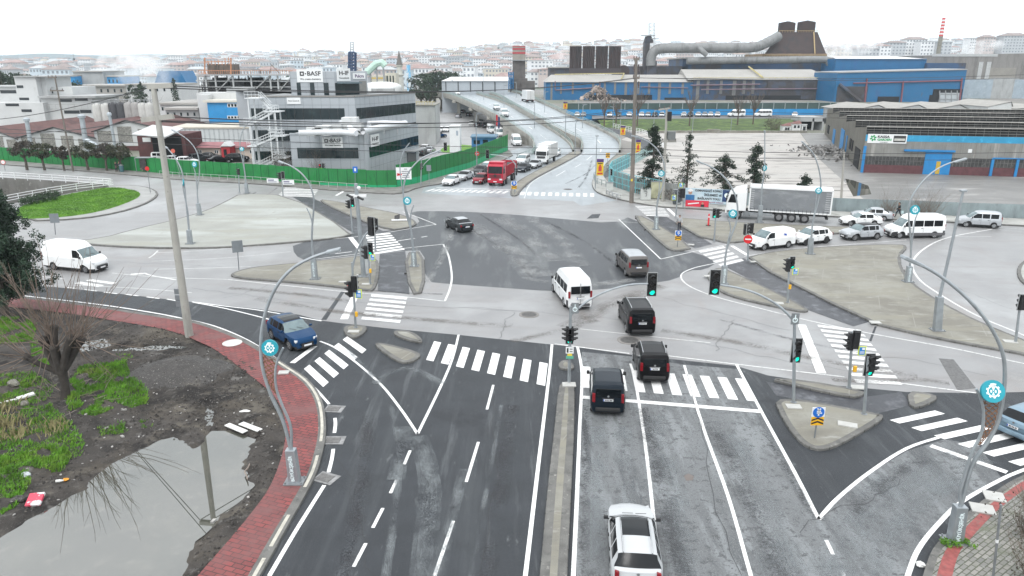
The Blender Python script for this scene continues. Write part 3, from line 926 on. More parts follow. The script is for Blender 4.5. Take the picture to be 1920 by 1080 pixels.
sheet('service_road',px([(1140,312),(1166,300),(1190,288),(1204,276),(1196,266),(1168,254),(1120,240),(1126,236),(1180,248),(1216,262),(1228,276),(1215,290),(1180,312),(1143,330),(1128,336)]),.002,dark)
sheet('car_park',px([(780,300),(800,235),(835,200),(870,190),(1005,262),(1002,285),(940,286),(870,312)]),-.015,M('car_park_asphalt',(.30,.30,.30),.6,.12,.3,layers=[(.4,.55,.7,(.2,.2,.2))]))
sheet('yard',px([(1165,262),(1190,250),(1262,249),(1500,249),(1538,300),(1640,392),(1550,402),(1290,388),(1190,376),(1150,345),(1145,330),(1215,292),(1232,276)]),-.012,M('pale_yard',(.39,.37,.345),.7,.08,.3,bump=.2,layers=[
(.16,.52,.60,(.17,.16,.15),(.4,2.4,1)),(.10,.5,.62,(.36,.35,.33),(.4,1.6,1)),(.25,.60,.64,(.06,.055,.05),(.4,2.2,1)),(.6,.64,.68,(.13,.12,.11),(.35,2.0,1))]))
sheet('yard',px([(1501,249),(1560,249),(1610,320),(2250,340),(2250,425),(1640,394),(1539,300)]),-.016,M('wet_yard',(.20,.195,.187),.5,.12,.2,layers=[
(.10,.48,.60,(.15,.148,.142),(.45,1.4,1)),(.25,.55,.68,(.38,.37,.36),(.4,1.8,1)),(.7,.62,.7,(.09,.09,.088),(.5,1.6,1))]))
sheet('puddle',px([(1585,335),(1600,338),(1628,348),(1634,364),(1600,368),(1590,350)]),-.010,MATS['puddle_water'])
bank=MB()
bp=by_count(px([(1130,238),(1200,246),(1300,249),(1400,249),(1480,248)]),30);bq=by_count(px([(1120,225),(1200,223.5),(1300,222),(1400,221),(1490,221)],1.6),30)
for i in range(30):bank.v+=[(bp[i].x,bp[i].y,-.01),((bp[i].x*.4+bq[i].x*.6),bp[i].y*.4+bq[i].y*.6,1.0+.3*random.random()),(bq[i].x,bq[i].y,1.6)]
for i in range(29):
 for k in(0,1):bank.f.append((i*3+k,(i+1)*3+k,(i+1)*3+k+1,i*3+k+1));bank.m.append(0)
tag(bank.build('grass_bank',M('bank_grass',(.05,.085,.022),.9,.35,.3,bump=1,layers=[(.4,.5,.65,(.11,.17,.03)),(1,.58,.7,(.05,.06,.03))])),kind='structure')
sheet('works_road',px([(1110,223),(1600,222),(1600,212),(1110,212)],1.58),1.58,M('works_asphalt',(.13,.13,.135),.7,.15,.2))
grn=M('hoarding_green',(.010,.200,.045),.55,.22,.5,layers=[(.25,.5,.66,(.022,.155,.05)),(1.6,.55,.68,(.008,.125,.032),(1,1,.2)),(.6,.55,.7,(.010,.18,.05),(1,1,.3)),(5,.66,.74,(.02,.12,.04))])
grn2=M('hoarding_emerald',(.01,.33,.14),.5,.10,.5)
gpost=M('hoarding_joint',(.006,.09,.03),.6)
def hoarding(label,pts,h,strip,hs):
 pts=resample(pts,1.6)+[Vector(pts[-1])]
 root=thing('hoarding',label,'fence',pts[0])
 o=pts[0]
 mb,jb,sb=MB(),MB(),MB()
 for i,(a,b)in enumerate(zip(pts,pts[1:])):
  d=(b-a).normalized()
  nn=Vector((d.y,-d.x,0))
  if nn.y>0:nn=-nn
  c=(a+b)/2-o
  hh=h+random.uniform(-.05,.05)
  mb.ob((c.x,c.y,(hh+hs)/2),d*((b-a).length/2-.012),nn*.03,(0,0,(hh-hs)/2))
  for k in range(5):
   q=a-o+(b-a)*(k+.5)/5+nn*.035
   mb.ob((q.x,q.y,(hh+hs)/2),d*.05,nn*.012,(0,0,(hh-hs)/2-.03))
  jb.ob((a.x-o.x+nn.x*.03,a.y-o.y+nn.y*.03,h/2),d*.03,nn*.03,(0,0,h/2))
  if hs>0:sb.ob((c.x,c.y,hs/2),d*(b-a).length/2,nn*.05,(0,0,hs/2))
 mb.build('panels',grn,root);jb.build('post',gpost,root)
 if hs>0:sb.build('base_strip',strip,root)
 return root
hoarding('long dark green sheet hoarding behind the far left road',px([(-160,292),(0,301),(100,309),(220,319),(340,329),(480,338),(600,348)]),2.6,grn2,0)
hoarding('dark green hoarding with an emerald base strip, on the corner before the office',px([(600,348),(700,353),(744,352.5)]),2.7,grn2,.45)
hoarding('tall green hoarding climbing beside the queue of cars, emerald lower band',px([(744,352.5),(780,345.5),(830,331),(880,316.5),(952,283)]),3.5,grn2,1.1)
steel=M('zinc_sheet',(.25,.30,.31),.5,.12,.8,metal=.2,layers=[(1,.55,.68,(.18,.21,.22),(1,1,.25)),(.7,.68,.72,(.13,.07,.045))])
def sheetfence(label,pts,h,m,name='sheet_fence'):
 pts=resample(pts,.3)
 root=thing(name,label,'fence',pts[0])
 o=pts[0]
 mb=MB()
 for i,p in enumerate(pts):
  q=p-o
  off=.03 if i%2 else-.03
  hh=h+.05*mnoise.noise(Vector((i*.05,0,0)))
  mb.v+=[(q.x,q.y+off,0),(q.x,q.y+off,hh)]
 for i in range(len(pts)-1):mb.f.append((2*i,2*i+2,2*i+3,2*i+1));mb.m.append(0)
 mb.build('panels',m,root)
 mb=MB()
 for p in resample(pts,3.0):
  q=p-o
  mb.bb(q.x-.04,q.x+.04,q.y+.04,q.y+.12,0,h-.1)
 mb.build('post',M('fence_post_steel',(.2,.21,.21),.6),root)
sheetfence('long grey corrugated sheet fence behind the right hand road',px([(1370,385),(1550,396.5),(1700,402.5),(1920,411),(2200,423)]),1.75,steel)
woodgrey=M('weathered_fence',(.26,.27,.26),.8,.25,1.5,layers=[(2,.5,.6,(.16,.17,.17),(4,4,.3)),(1,.6,.7,(.12,.24,.28))])
sheetfence('weathered grey corner fence behind the turquoise railing',px([(1150,349),(1182,360.5),(1237,373),(1285,378.5)]),2.3,woodgrey,'board_fence')
teal=M('turquoise_rail',(.14,.42,.46),.5,.1,2)
railing('railing','turquoise railing curving round the corner pavement',px([(1240,374.5),(1182,362),(1150,351.5),(1141,342),(1146,332),(1180,314)]),2.6,3,teal,1.8,.05,vert=.45)
railing('railing','pale teal railing climbing along the service road',px([(1180,314),(1215,293),(1228,284)]),1.9,2,M('pale_teal',(.32,.47,.46),.5),1.8,.05,vert=.4)
railing('railing','grey railing round the inner edge of the corner pavement',px([(1136,352),(1118,346),(1113,336),(1128,324),(1165,308),(1195,294)]),1.0,2,M('dull_rail',(.27,.31,.31),.6),1.5,.05)
railing('railing','white railing behind the service road bend',px([(1150,240),(1205,252),(1234,264),(1245,280)]),1.3,3,railw,2,.05)
railing('guard_rail','steel guard rail at the corner below the tall pole',px([(1137,366),(1150,372),(1163,376)]),.75,2,M('galvanised',(.42,.43,.43),.45,.1,3,metal=.5),1.2,.08)
railing('railing','green railing at the foot of the left overpass ramp',[v for v in px([(1004,282),(998,290),(982,296),(968,301)])],1.2,2,parap,1.0,.05)
railing('railing','long low pale railing before the green hoarding',px([(300,330),(340,334),(480,342),(600,351),(690,357)]),.85,1,M('pale_rail',(.42,.46,.44),.5),1.6,.03)
# ================================================================ buildings
def fbox(mb,x0,x1,yt,Y,depth,z0=-.1,mi=0,o=Vector((0,0,0)),z1=None):
 a,b=D(x0,yt,Y),D(x1,yt,Y)
 return mb.bb(a.x-o.x,b.x-o.x,Y-o.y,Y+depth-o.y,z0,a.z if z1 is None else z1,mi)
def plate(mb,x0,x1,y0,y1,Y,th=.08,mi=0,o=Vector((0,0,0))):
 a,b=D(x0,y0,Y),D(x1,y1,Y)
 return mb.bb(a.x-o.x,b.x-o.x,Y-th-o.y,Y+.02-o.y,b.z,a.z,mi)
def bthing(name,label,cat,xm,Y,group=None):
 p=D(xm,300,Y)
 return thing(name,label,cat,(p.x,Y,0),0,group),Vector((p.x,Y,0))
aluw=M('aluminium_cladding',(.37,.395,.42),.45,.06,.3,metal=.15,layers=[(.4,.55,.7,(.30,.325,.35),(1,1,.2))])
seam=M('panel_seam',(.20,.22,.24),.7)
glassd=M('dark_glazing',(.012,.022,.026),.08,.3,.4,layers=[(.5,.55,.7,(.03,.055,.055))])
whitew=M('white_wall',(.52,.53,.53),.7,.06,.3,layers=[(.3,.55,.7,(.52,.53,.52),(1,1,.3)),(1.2,.62,.72,(.42,.42,.40),(1,1,.3))])
greyw=M('grey_wall',(.36,.37,.37),.75,.10,.3,layers=[(.3,.5,.66,(.26,.265,.26),(1,1,.25))])
bluew=M('blue_cladding',(.003,.115,.275),.5,.10,.2,layers=[(.25,.55,.7,(.010,.10,.28),(1,1,.3)),(.8,.64,.74,(.04,.09,.16),(1,1,.25))])
blueb=M('bright_blue',(.02,.24,.52),.5,.10,.3,layers=[(.6,.55,.7,(.02,.17,.40),(1,1,.3))])
dullblue=M('sooty_blue',(.022,.065,.15),.6,.15,.12,layers=[(.08,.44,.58,(.050,.044,.048)),(.5,.6,.7,(.03,.034,.05),(1,1,.3))])
soot=M('sooty_cladding',(.048,.042,.046),.7,.2,.15,layers=[(.15,.5,.6,(.05,.06,.09)),(.5,.55,.68,(.08,.07,.07),(1,1,.3))])
roofp=M('pale_roof',(.35,.34,.32),.7,.08,.15,layers=[(.12,.5,.66,(.34,.33,.31)),(.6,.6,.7,(.30,.28,.26),(.3,2,1))])
darkin=M('dark_interior',(.008,.008,.010),.9)
steelg=M('grey_steel',(.30,.31,.32),.6,.15,1,metal=.2)
rust=M('dark_rust',(.036,.020,.019),.75,.2,.25,layers=[(.3,.5,.65,(.022,.018,.020),(1,1,.3)),(.8,.6,.7,(.065,.032,.027),(1,1,.3))])
redroof=M('red_brown_roof',(.115,.055,.05),.8,.2,.5,layers=[(.3,.5,.65,(.075,.04,.04)),(1.5,.6,.7,(.15,.10,.09))])
ink=M('sign_ink',(.02,.02,.022),.6)
signw=M('sign_white',(.72,.73,.73),.5,.03,1)
class Face:
 """a wall from P to Q (left to right as seen from outside)"""
 def __init__(s,a,b,o):
  s.a=Vector((a.x-o.x,a.y-o.y,0));d=Vector((b.x-a.x,b.y-a.y,0))
  s.L=d.length;s.u=d.normalized();s.n=Vector((s.u.y,-s.u.x,0));s.o=o
 def at(s,u,z,off=0):return s.a+s.u*u+s.n*off+Vector((0,0,z))
 def rect(s,mb,u0,u1,z0,z1,th=.06,mi=0):
  c=s.at((u0+u1)/2,(z0+z1)/2,th/2-.02)
  mb.ob(c,s.u*(u1-u0)/2,s.n*(th/2+.02),(0,0,(z1-z0)/2),mi)
 def uof(s,pxx):
  d=ray(pxx,300)
  k=Vector((d.x,d.y));aw=s.a+s.o
  m=Matrix(((k.x,-s.u.x),(k.y,-s.u.y)))
  t=m.inverted()@Vector((aw.x,aw.y))
  return t[1]
 def zof(s,u,py):
  p=s.at(u,0)+s.o
  return ZT(py,p.y)
def wall_building(name,label,cat,foot,h,m,roof=None,parapet=.5):
 o=Vector((foot[0].x,foot[0].y,0))
 root=thing(name,label,cat,o)
 pol=[(p.x-o.x,p.y-o.y)for p in foot]
 MB().prism(pol,-.1,h).build('wall',m,root)
 if roof:
  MB().prism(pol,h+.002,h+.05).build('roof',roof,root)
 return root,o
A0,A1,A2=D(547,300,116.5),D(688,300,116.5),D(786,300,138.5)
back=(A2-A1).normalized()
ZA=ZT(252,116.5)
foot=[A0,A1,A2,A2+Vector((-24,6,0)),A0+Vector((2,24,0))]
office,oo=wall_building('office_building','low silver office wing with dark window bands and white pipes on its roof','building',foot,ZA,aluw,M('flat_roof_felt',(.25,.26,.26),.8,.2,.5))
def wing(root,oo,faces,bands,h,step=1.55):
 g,s=MB(),MB()
 for fc,bl in zip(faces,bands):
  for u0,u1,z0,z1 in bl:
   fc.rect(g,u0,u1,z0,z1,.05)
  k=0
  while k<fc.L:
   fc.rect(s,k,k+.05,.1,h-.1,.015)
   k+=step
  for zz in(h-.12,h-1.35,3.2,1.8):
   fc.rect(s,0,fc.L,zz,zz+.05,.018)
 g.build('window_band',glassd,root)
 s.build('panel_seams',seam,root)
 q=MB()
 for fc,bl in zip(faces,bands):
  for u0,u1,z0,z1 in bl:
   k=u0+1.5
   while k<u1-.5:
    fc.rect(q,k-.03,k+.03,z0,z1,.075)
    k+=1.5
 q.build('mullion',M('black_mullion',(.02,.022,.024),.4),root)
fA,fB=Face(A0,A1,oo),Face(A1,A2,oo)
wz0,wz1=ZT(297,116.5),ZT(277,116.5)
wing(office,oo,[fA,fB],[[(fA.uof(559),fA.uof(673),wz0,wz1)],[(.4,fB.L-.1,wz0,wz1)]],ZA)
MB().cyl((A1.x-oo.x-.05,A1.y-oo.y+.25),-.1,ZA+.06,.45,n=20).build('corner_column',aluw,office)
mb=MB()
for fc in(fA,fB):fc.rect(mb,0,fc.L,ZA-.02,ZA+.22,.12)
mb.build('parapet_cap',aluw,office)
def sign_on(fc,root,x0,x1,y0,y1,texts,name='sign',mat=signw):
 u0,u1=fc.uof(x0),fc.uof(x1)
 um=(u0+u1)/2
 z1,z0=fc.zof(um,y0),fc.zof(um,y1)
 mb=MB()
 fc.rect(mb,u0,u1,z0,z1,.14)
 sg=mb.build(name,mat,root)
 H,W=z1-z0,u1-u0
 for body,uu,zz,size,m,bold,wd in texts:
  t=lettering(body,size*H,m,fc.at(u0+uu*W,z0+zz*H,.155),fc.u,fc.n,None,'CENTER',bold,wid=wd*W if wd else None)
  t.parent=sg
 return sg
def square_mark(fc,sg,x0,x1,y0,y1,uu,zz,s,m=ink):
 u0,u1=fc.uof(x0),fc.uof(x1)
 um=(u0+u1)/2
 z1,z0=fc.zof(um,y0),fc.zof(um,y1)
 H,W=z1-z0,u1-u0
 mb=MB()
 cu,cz,h=u0+uu*W,z0+zz*H,s*H/2
 for a,b,c,d in((-h,h,h*.45,h),(-h,h,-h,-h*.45),(-h,-h*.45,-h*.45,h*.45),(h*.45,h,-h*.45,h*.45)):
  c_=fc.at(cu+(a+b)/2,cz+(c+d)/2,.15)
  mb.ob(c_,fc.u*(b-a)/2,fc.n*.015,(0,0,(d-c)/2))
 c_=fc.at(cu+h*1.75,cz,.15)
 mb.ob(c_,fc.u*h*.28,fc.n*.015,(0,0,h*.28))
 mb.build('emblem',m,sg)
b4=[('BASF',.66,.66,.48,ink,.02,.52),('We create chemistry',.52,.24,.19,ink,.006,.80)]
sg=sign_on(fA,office,607,645,257,277,b4);square_mark(fA,sg,607,645,257,277,.2,.66,.34)
h4=[('H-IF',.5,.62,.46,ink,.02,.72),('Thermoblendy',.5,.24,.16,ink,.004,.76)]
sign_on(fB,office,696,712,252,274,h4)
pipew=M('white_duct',(.60,.62,.64),.5,.06,1,layers=[(1,.58,.7,(.45,.47,.48))])
mb=MB()
zt=ZA+1.0
def rp(pxx,py):
 d=ray(pxx,py);t=(zt-CAM_H)/d.z
 return Vector((d.x*t,d.y*t,zt))-oo
mb.tube([rp(560,249),rp(600,248),rp(640,248),rp(668,250)],.42,10)
mb.tube([rp(640,230),rp(648,233),rp(660,244),rp(680,246),rp(720,238),rp(760,231)],.5,10)
mb.tube([rp(692,238),rp(692,231),rp(720,230),rp(755,231)],.4,10)
mb.build('roof_duct',pipew,office,smooth=True)
mb=MB()
for a in(575,590,605,620,635,664,690,720,745):
 q=rp(a,247 if a<700 else 240)
 mb.bb(q.x-.06,q.x+.06,q.y-.06,q.y+.06,ZA,ZA+.8)
mb.build('duct_supports',steelg,office)
mb=MB()
for a,b,w_,h_ in((588,243,2.4,1.3),(603,243,2.2,1.5),(622,241,3,1.6),(655,240,2.4,2.6),(668,241,1.6,1.8)):
 q=rp(a,b)
 mb.bb(q.x-w_/2,q.x+w_/2,q.y,q.y+2.2,ZA+.05,ZA+h_)
mb.build('roof_unit',whitew,office,bevel=.06)
mb=MB()
for a,b in((588,243),(603,243)):
 q=rp(a,b)
 mb.disc((q.x,q.y-.02,ZA+.7),(0,1,0),.45,.06,16)
mb.build('unit_fan',M('fan_dark',(.03,.03,.035),.6),office)
mb=MB()
d1=fB
d1.rect(mb,fB.L*.74,fB.L*.93,-.1,2.6,.06)
mb.build('entrance',glassd,office)
mb=MB();fB.rect(mb,fB.L*.70,fB.L*.97,2.75,2.95,1.8);mb.build('entrance_canopy',steelg,office)
B0,B1,B2=D(478,300,129),D(672,300,129),D(783,300,149)
ZB=ZT(182,129)
foot=[B0,B1,B2,B2+Vector((-40,12,0)),B0+Vector((2,34,0))]
main,mo=wall_building('office_building','tall silver office block with two dark window bands, penthouse and rooftop signs','building',foot,ZB,aluw,M('flat_roof_felt',(.25,.26,.26)))
fA,fB=Face(B0,B1,mo),Face(B1,B2,mo)
z1a,z1b=ZT(224,129),ZT(203,129)
z2a,z2b=ZT(264,129),ZT(244,129)
z3a,z3b=ZT(300,129),ZT(284,129)
wing(main,mo,[fA,fB],[[(.2,fA.uof(652),z1a,z1b),(.2,fA.uof(650),z2a,z2b),(.2,fA.uof(560),z3a,z3b)],[(.3,fB.L-.2,z1a,z1b),(.3,fB.L-.2,z2a,z2b)]],ZB)
mb=MB()
for fc in(fA,fB):fc.rect(mb,0,fc.L,ZB-.02,ZB+.25,.12)
mb.build('parapet_cap',M('dirty_cap',(.22,.21,.2),.7),main)
sign_on(fA,main,548,573,183,195,[('Pulcra Chemicals',.5,.5,.32,ink,.0,.8)])
C0,C1,C2=D(557,300,135),D(637,300,135),D(697,300,141)
ZC=ZT(134,135)
pol=[C0,C1,C2,C2+Vector((-3,9,0)),C0+Vector((0,9,0))]
ph=MB().prism([(p.x-mo.x,p.y-mo.y)for p in pol],ZB,ZC).build('penthouse',aluw,main)
fC,fD=Face(C0,C1,mo),Face(C1,C2,mo)
mb=MB()
for a,b in((568,575),(592,600),(617,626)):fC.rect(mb,fC.uof(a),fC.uof(b),ZB+.1,ZT(155,135),.06)
fD.rect(mb,.1,fD.uof(681),ZB+.1,ZT(155,138),.10)
mb.build('window',glassd,ph)
mb=MB()
k=0
while k<fC.L:fC.rect(mb,k,k+.05,ZB,ZC,.02);k+=1.6
for zz in(ZB+1.5,ZB+3.0):fC.rect(mb,0,fC.L,zz,zz+.05,.022)
mb.build('panel_seams',seam,ph)
mb=MB();fD.rect(mb,fD.uof(682),fD.L-.3,ZB+.1,ZT(152,139),.05);mb.build('shutter',M('grey_shutter',(.2,.2,.19),.7),ph)
mb=MB();c=fD.at(fD.uof(659),ZT(155,138),.8);mb.ob(c,fD.u*2.2,fD.n*.9,(0,0,.12));mb.build('awning',M('awning_grey',(.10,.14,.16),.5),ph)
sg=sign_on(fC,main,570,617,130,154,b4);square_mark(fC,sg,570,617,130,154,.2,.66,.34)
sign_on(fD,main,642,666,128,152,h4)
sign_on(fD,main,671,693,137,148,[('Pulcra',.5,.48,.75,M('sign_violet',(.06,.02,.10),.6),.012,.72)])
st=thing('escape_stair','white steel zigzag escape stair on the end of the silver office block','stairs',D(490,300,124).xy.to_3d())
so_=D(490,300,124);so_.z=0
whs=M('white_steel',(.60,.62,.63),.5,.06,2)
Yst=124
lv=[(314,572-60),(286,0)]
def sp(a,b,y=Yst):v=D(a,b,y);v-=so_;return v
flights=[((484,183),(505,205)),((520,208),(476,232)),((476,232),(520,252)),((528,253),(482,272)),((482,272),(530,293)),((530,294),(484,316))]
fl,hr,ld=MB(),MB(),MB()
for k,(a,b)in enumerate(flights):
 p,q=sp(*a),sp(*b)
 yy=-.9 if k%2 else.9
 p.y+=yy;q.y+=yy
 d=(q-p);L=d.length;d.normalize()
 for s in(-.55,.55):fl.ob((p+q)/2+Vector((0,s,0)),d*L/2,(0,.05,0),d.cross(Vector((0,1,0)))*.13)
 n=int(L/.3)
 for i in range(n):
  c=p.lerp(q,(i+.5)/n)
  fl.bb(c.x-.14,c.x+.14,c.y-.52,c.y+.52,c.z-.03,c.z+.02)
 for s in(-.55,.55):
  for hh in(.55,1.0):hr.tube([p+Vector((0,s,hh)),q+Vector((0,s,hh))],.045,5)
  for i in range(0,n,3):
   c=p.lerp(q,i/n)+Vector((0,s,0));hr.tube([c,c+Vector((0,0,1))],.03,4)
for a,b,w_ in((478,183,2.4),(514,208,2.6),(473,232,1.6),(524,253,2.6),(478,272,1.6),(530,294,2.2)):
 c=sp(a,b)
 ld.bb(c.x-w_/2,c.x+w_/2,-1.6,1.6,c.z-.15,c.z)
 for s in(-1.55,):
  for hh in(.5,1.0):hr.tube([(c.x-w_/2,s,c.z+hh),(c.x+w_/2,s,c.z+hh)],.045,5)
  for i in range(5):hr.tube([(c.x-w_/2+w_*i/4,s,c.z),(c.x-w_/2+w_*i/4,s,c.z+1)],.03,4)
fl.build('flight',whs,st);ld.build('landing',whs,st);hr.build('handrail',whs,st)
mb=MB()
for a,t_ in((470,183),(508,208),(520,208),(473,232)):
 c=sp(a,t_)
 for s in(-1.4,1.4):mb.bb(c.x-.10,c.x+.10,s-.09,s+.09,-.05,c.z)
mb.build('column',whs,st)
r,o=bthing('annex_building','bright blue annex with two rows of white framed windows beside the office','building',425,178)
mb=MB();fbox(mb,388,462,192,178,14,o=o);mb.build('wall',blueb,r)
mb=MB();fbox(mb,380,470,188,177.5,15,o=o,z0=ZT(192,178));mb.build('roof',M('cream_roof',(.55,.53,.47),.7,.1,.5),r)
for y0,y1 in((194,201),(217,223)):
 mb=MB();plate(mb,426,462,y0,y1,178,.08,o=o);w_=mb.build('window',signw,r)
 mb=MB()
 for k in range(6):plate(mb,427.5+k*6,432+k*6,y0+1,y1-1,178,.12,o=o)
 mb.build('pane',glassd,w_)
r,o=bthing('warehouse','blank white warehouse wall left of the blue annex','building',360,181)
mb=MB();fbox(mb,370,389,178,181,10,o=o);mb.build('wall',whitew,r)
mb=MB();fbox(mb,368,470,174,184,8,o=o);mb.build('rear_wall',whitew,r)
mb=MB();fbox(mb,424,465,165,186,5,o=o);mb.build('roof_room',greyw,r)
r,o=bthing('shed','long low white clad shed with beige roof before the blue annex','building',400,160)
mb=MB();fbox(mb,325,466,241,160,12,o=o);mb.build('wall',M('pale_clad',(.55,.58,.59),.6,.06,.4),r)
mb=MB();a,b,c,d=D(320,241,159.8),D(468,241,159.8),D(468,232,172),D(352,232,172)
mb.prism([(p.x-o.x,p.y-o.y)for p in(a,b,c,d)],a.z,a.z+.3);mb.build('roof',M('beige_roof',(.50,.47,.40),.7,.1,.5),r)
mb=MB()
for k in range(330,466,9):plate(mb,k,k+.25,242,268,160,.03,o=o)
mb.build('panel_seams',M('faint_seam',(.42,.45,.46),.7),r)
for i,(x0,x1,lab)in enumerate(((336,412,'pink bungalow with dull red roof, nearest the concrete pole'),(430,478,'short cream bungalow with dull red roof by the escape stair'))):
 r,o=bthing('bungalow',lab,'building',(x0+x1)/2,146)
 mb=MB();fbox(mb,x0,x1,277,146,6,o=o);mb.build('wall',M('cream_wall',(.60,.52,.45),.8,.08,.5),r)
 a,b=D(x0-2,277,145.5),D(x1+2,277,145.5);zr=ZT(266,149)
 mb=MB()
 vs=[(a.x-o.x,145.4-o.y,a.z),(b.x-o.x,145.4-o.y,a.z),(b.x-o.x,149-o.y,zr),(a.x-o.x,149-o.y,zr),(b.x-o.x,152.6-o.y,a.z),(a.x-o.x,152.6-o.y,a.z)]
 mb.add(vs,[(0,1,2,3),(3,2,4,5),(0,3,5),(1,4,2)]);mb.build('roof',M('faded_red_roof',(.30,.13,.14),.7,.15,1),r)
 n=3 if i==0 else 2
 for k in range(n):
  xx=x0+8+k*(x1-x0-14)/max(1,n-1)if n>1 else x0+10
  mb=MB();plate(mb,xx-4,xx+4,281,288,146,.05,o=o);w_=mb.build('window',signw,r)
  mb=MB();plate(mb,xx-3.2,xx-.4,281.8,287.4,146,.07,o=o);plate(mb,xx+.4,xx+3.2,281.8,287.4,146,.07,o=o);mb.build('pane',glassd,w_)
r,o=bthing('porch','small red entrance porch between the two bungalows','building',421,144)
mb=MB();fbox(mb,414,430,275,143,3,o=o);mb.build('wall',M('porch_red',(.42,.03,.04),.6),r)
mb=MB();a,b=D(413,275,143),D(431,275,143)
mb.add([(a.x-o.x,142.8-o.y,a.z),(b.x-o.x,142.8-o.y,a.z),((a.x+b.x)/2-o.x,142.8-o.y,a.z+.9),(a.x-o.x,146-o.y,a.z),(b.x-o.x,146-o.y,a.z),((a.x+b.x)/2-o.x,146-o.y,a.z+.9)],[(0,1,2),(0,2,5,3),(1,4,5,2),(3,5,4)]);mb.build('roof',signw,r)
mb=MB();plate(mb,419,426,280,292,143,.04,o=o);mb.build('door',glassd,r)
r,o=bthing('process_frame','open steel process structure full of dark vessels behind the blue annex','industrial plant',460,195)
mb=MB()
xs=[370,385,403,436,470,506,520,548]
for Y in(195,203,211):
 for x_ in xs:
  a=D(x_,140,Y);mb.bb(a.x-.18-o.x,a.x+.18-o.x,Y-.18-o.y,Y+.18-o.y,-.1,ZT(141,195))
for zrow in(141,152,163,174):
 z=ZT(zrow,195)
 for Y in(195,203,211):
  a,b=D(366,140,Y),D(550,140,Y);mb.bb(a.x-o.x,b.x-o.x,Y-.08-o.y,Y+.08-o.y,z-.1,z+.07)
for i in range(len(xs)-1):
 if i%2==0:
  p,q=D(xs[i],176,194.7)-o,D(xs[i+1],142,194.7)-o
  mb.tube([p,q],.14,4)
mb.build('frame',M('pale_steel',(.42,.43,.43),.6,.15,1,metal=.2),r)
mb=MB()
for i,(x_,rr,y0)in enumerate(((392,1.6,150),(412,1.9,146),(428,1.4,152),(446,2.0,148),(462,1.7,150),(480,2.0,146),(496,1.5,150),(512,1.7,152),(535,1.4,155),(404,1.2,160),(455,1.3,158),(488,1.2,160))):
 p=D(x_,150,199+(i%3)*3)
 mb.cyl((p.x-o.x,p.y-o.y),0,ZT(y0,195),rr,n=12)
mb.build('vessel',M('dark_vessel',(.06,.06,.065),.6,.3,.6),r,smooth=True)
mb=MB();rg=random.Random(17)
for k in range(70):
 p=D(rg.uniform(374,546),rg.uniform(146,178),rg.uniform(196,210))-o;L_=rg.uniform(2,9)
 d_=Vector(rg.choice(((1,0,0),(0,0,1),(0,0,1),(.7,0,.7))));mb.tube([p,p+d_*L_*(1 if p.z+L_<16 else-.5)],rg.uniform(.08,.28),5)
mb.build('pipe',M('dark_pipework',(.07,.065,.06),.6,.4,.3,layers=[(.5,.55,.65,(.22,.21,.19))]),r)
mb=MB();p0,p1=D(372,140,194),D(548,140,194)
mb.bb(p0.x-o.x,p1.x-o.x,-1,18,ZT(141,195)-.1,ZT(141,195)+.2);mb.build('platform',steelg,r)
mb=MB();fbox(mb,388,428,120,199,8,z0=ZT(139,199),o=o);mb.build('cooling_tower',M('brown_timber',(.14,.11,.09),.8,.2,.5,layers=[(1,.5,.6,(.06,.055,.05),(1,1,.2))]),r)
mb=MB()
for k in range(8):
 a=D(384+k*6.5,120,198);mb.tube([(a.x-o.x,198-o.y,ZT(122,198)),(a.x-o.x,198-o.y,ZT(115,198)+random.random())],.1,4)
a,b=D(384,116,198),D(430,116,198);mb.tube([a-o,b-o],.1,4)
mb.tube([D(384,139,196)-o,D(384,108,196)-o],.18,5);mb.tube([D(433,139,196)-o,D(433,108,196)-o],.18,5)
for k in range(374,548,4):
 a=D(k,141,194);mb.tube([(a.x-o.x,-1,ZT(141,195)+.2),(a.x-o.x,-1,ZT(141,195)+1.3)],.05,3)
mb.tube([D(372,132.5,194)-o,D(548,132.5,194)-o],.06,4)
mb.build('handrail',M('orange_rail',(.45,.20,.10),.6,.3,3),r)
mb=MB()
p=D(520,130,200);mb.tube([p-o+Vector((-2,0,-1)),p-o+Vector((-1.5,0,1.2)),p-o+Vector((.5,0,-1))],.12,5)
mb.build('crane_jib',M('brown_iron',(.16,.12,.10),.7),r)
r,o=bthing('factory','white stepped factory block at the far left with small dark windows','building',70,208)
mb=MB()
fbox(mb,26,66,144,206,14,o=o);fbox(mb,66,84,144,208,12,o=o);fbox(mb,-60,34,163,210,14,o=o);fbox(mb,76,172,183,204,14,o=o);fbox(mb,-60,80,193,202,10,o=o)
mb.build('wall',whitew,r)
mb=MB()
a,b,c=D(84,158,210),D(134,160,210),D(134,202,210)
mb.prism([(a.x-o.x,2),(b.x-o.x,2),(b.x-o.x,14),(a.x-o.x,14)],0,ZT(163,210));mb.build('wing',whitew,r)
mb=MB();fbox(mb,70,178,180,203,16,z0=ZT(184,203),o=o);fbox(mb,24,86,142.5,205.5,15,z0=ZT(144.5,205.5),o=o);fbox(mb,-62,36,161.5,209.5,15,z0=ZT(163.5,209.5),o=o);mb.build('roof',greyw,r)
mb=MB()
for x0,x1,y0,y1,Y in((31,44,160,165,206),(36,55,183,188,202),(10,36,194,199,202),(40,60,205,210,202),(110,135,186,191,204),(140,165,184,189,204),(120,150,207,213,204),(150,172,206,212,204),(0,31,169,175,210),(87,100,170,175,210)):
 plate(mb,x0,x1,y0,y1,Y,.06,o=o)
mb.build('window',M('window_dark',(.03,.035,.04),.2),r)
mb=MB()
for k in range(8):plate(mb,80+k*12,80.8+k*12,196,204,203.4,.05,o=o)
plate(mb,76,172,204,205,203.4,.1,o=o);plate(mb,76,172,195.4,196,203.4,.1,o=o)
mb.build('gallery_rail',greyw,r)
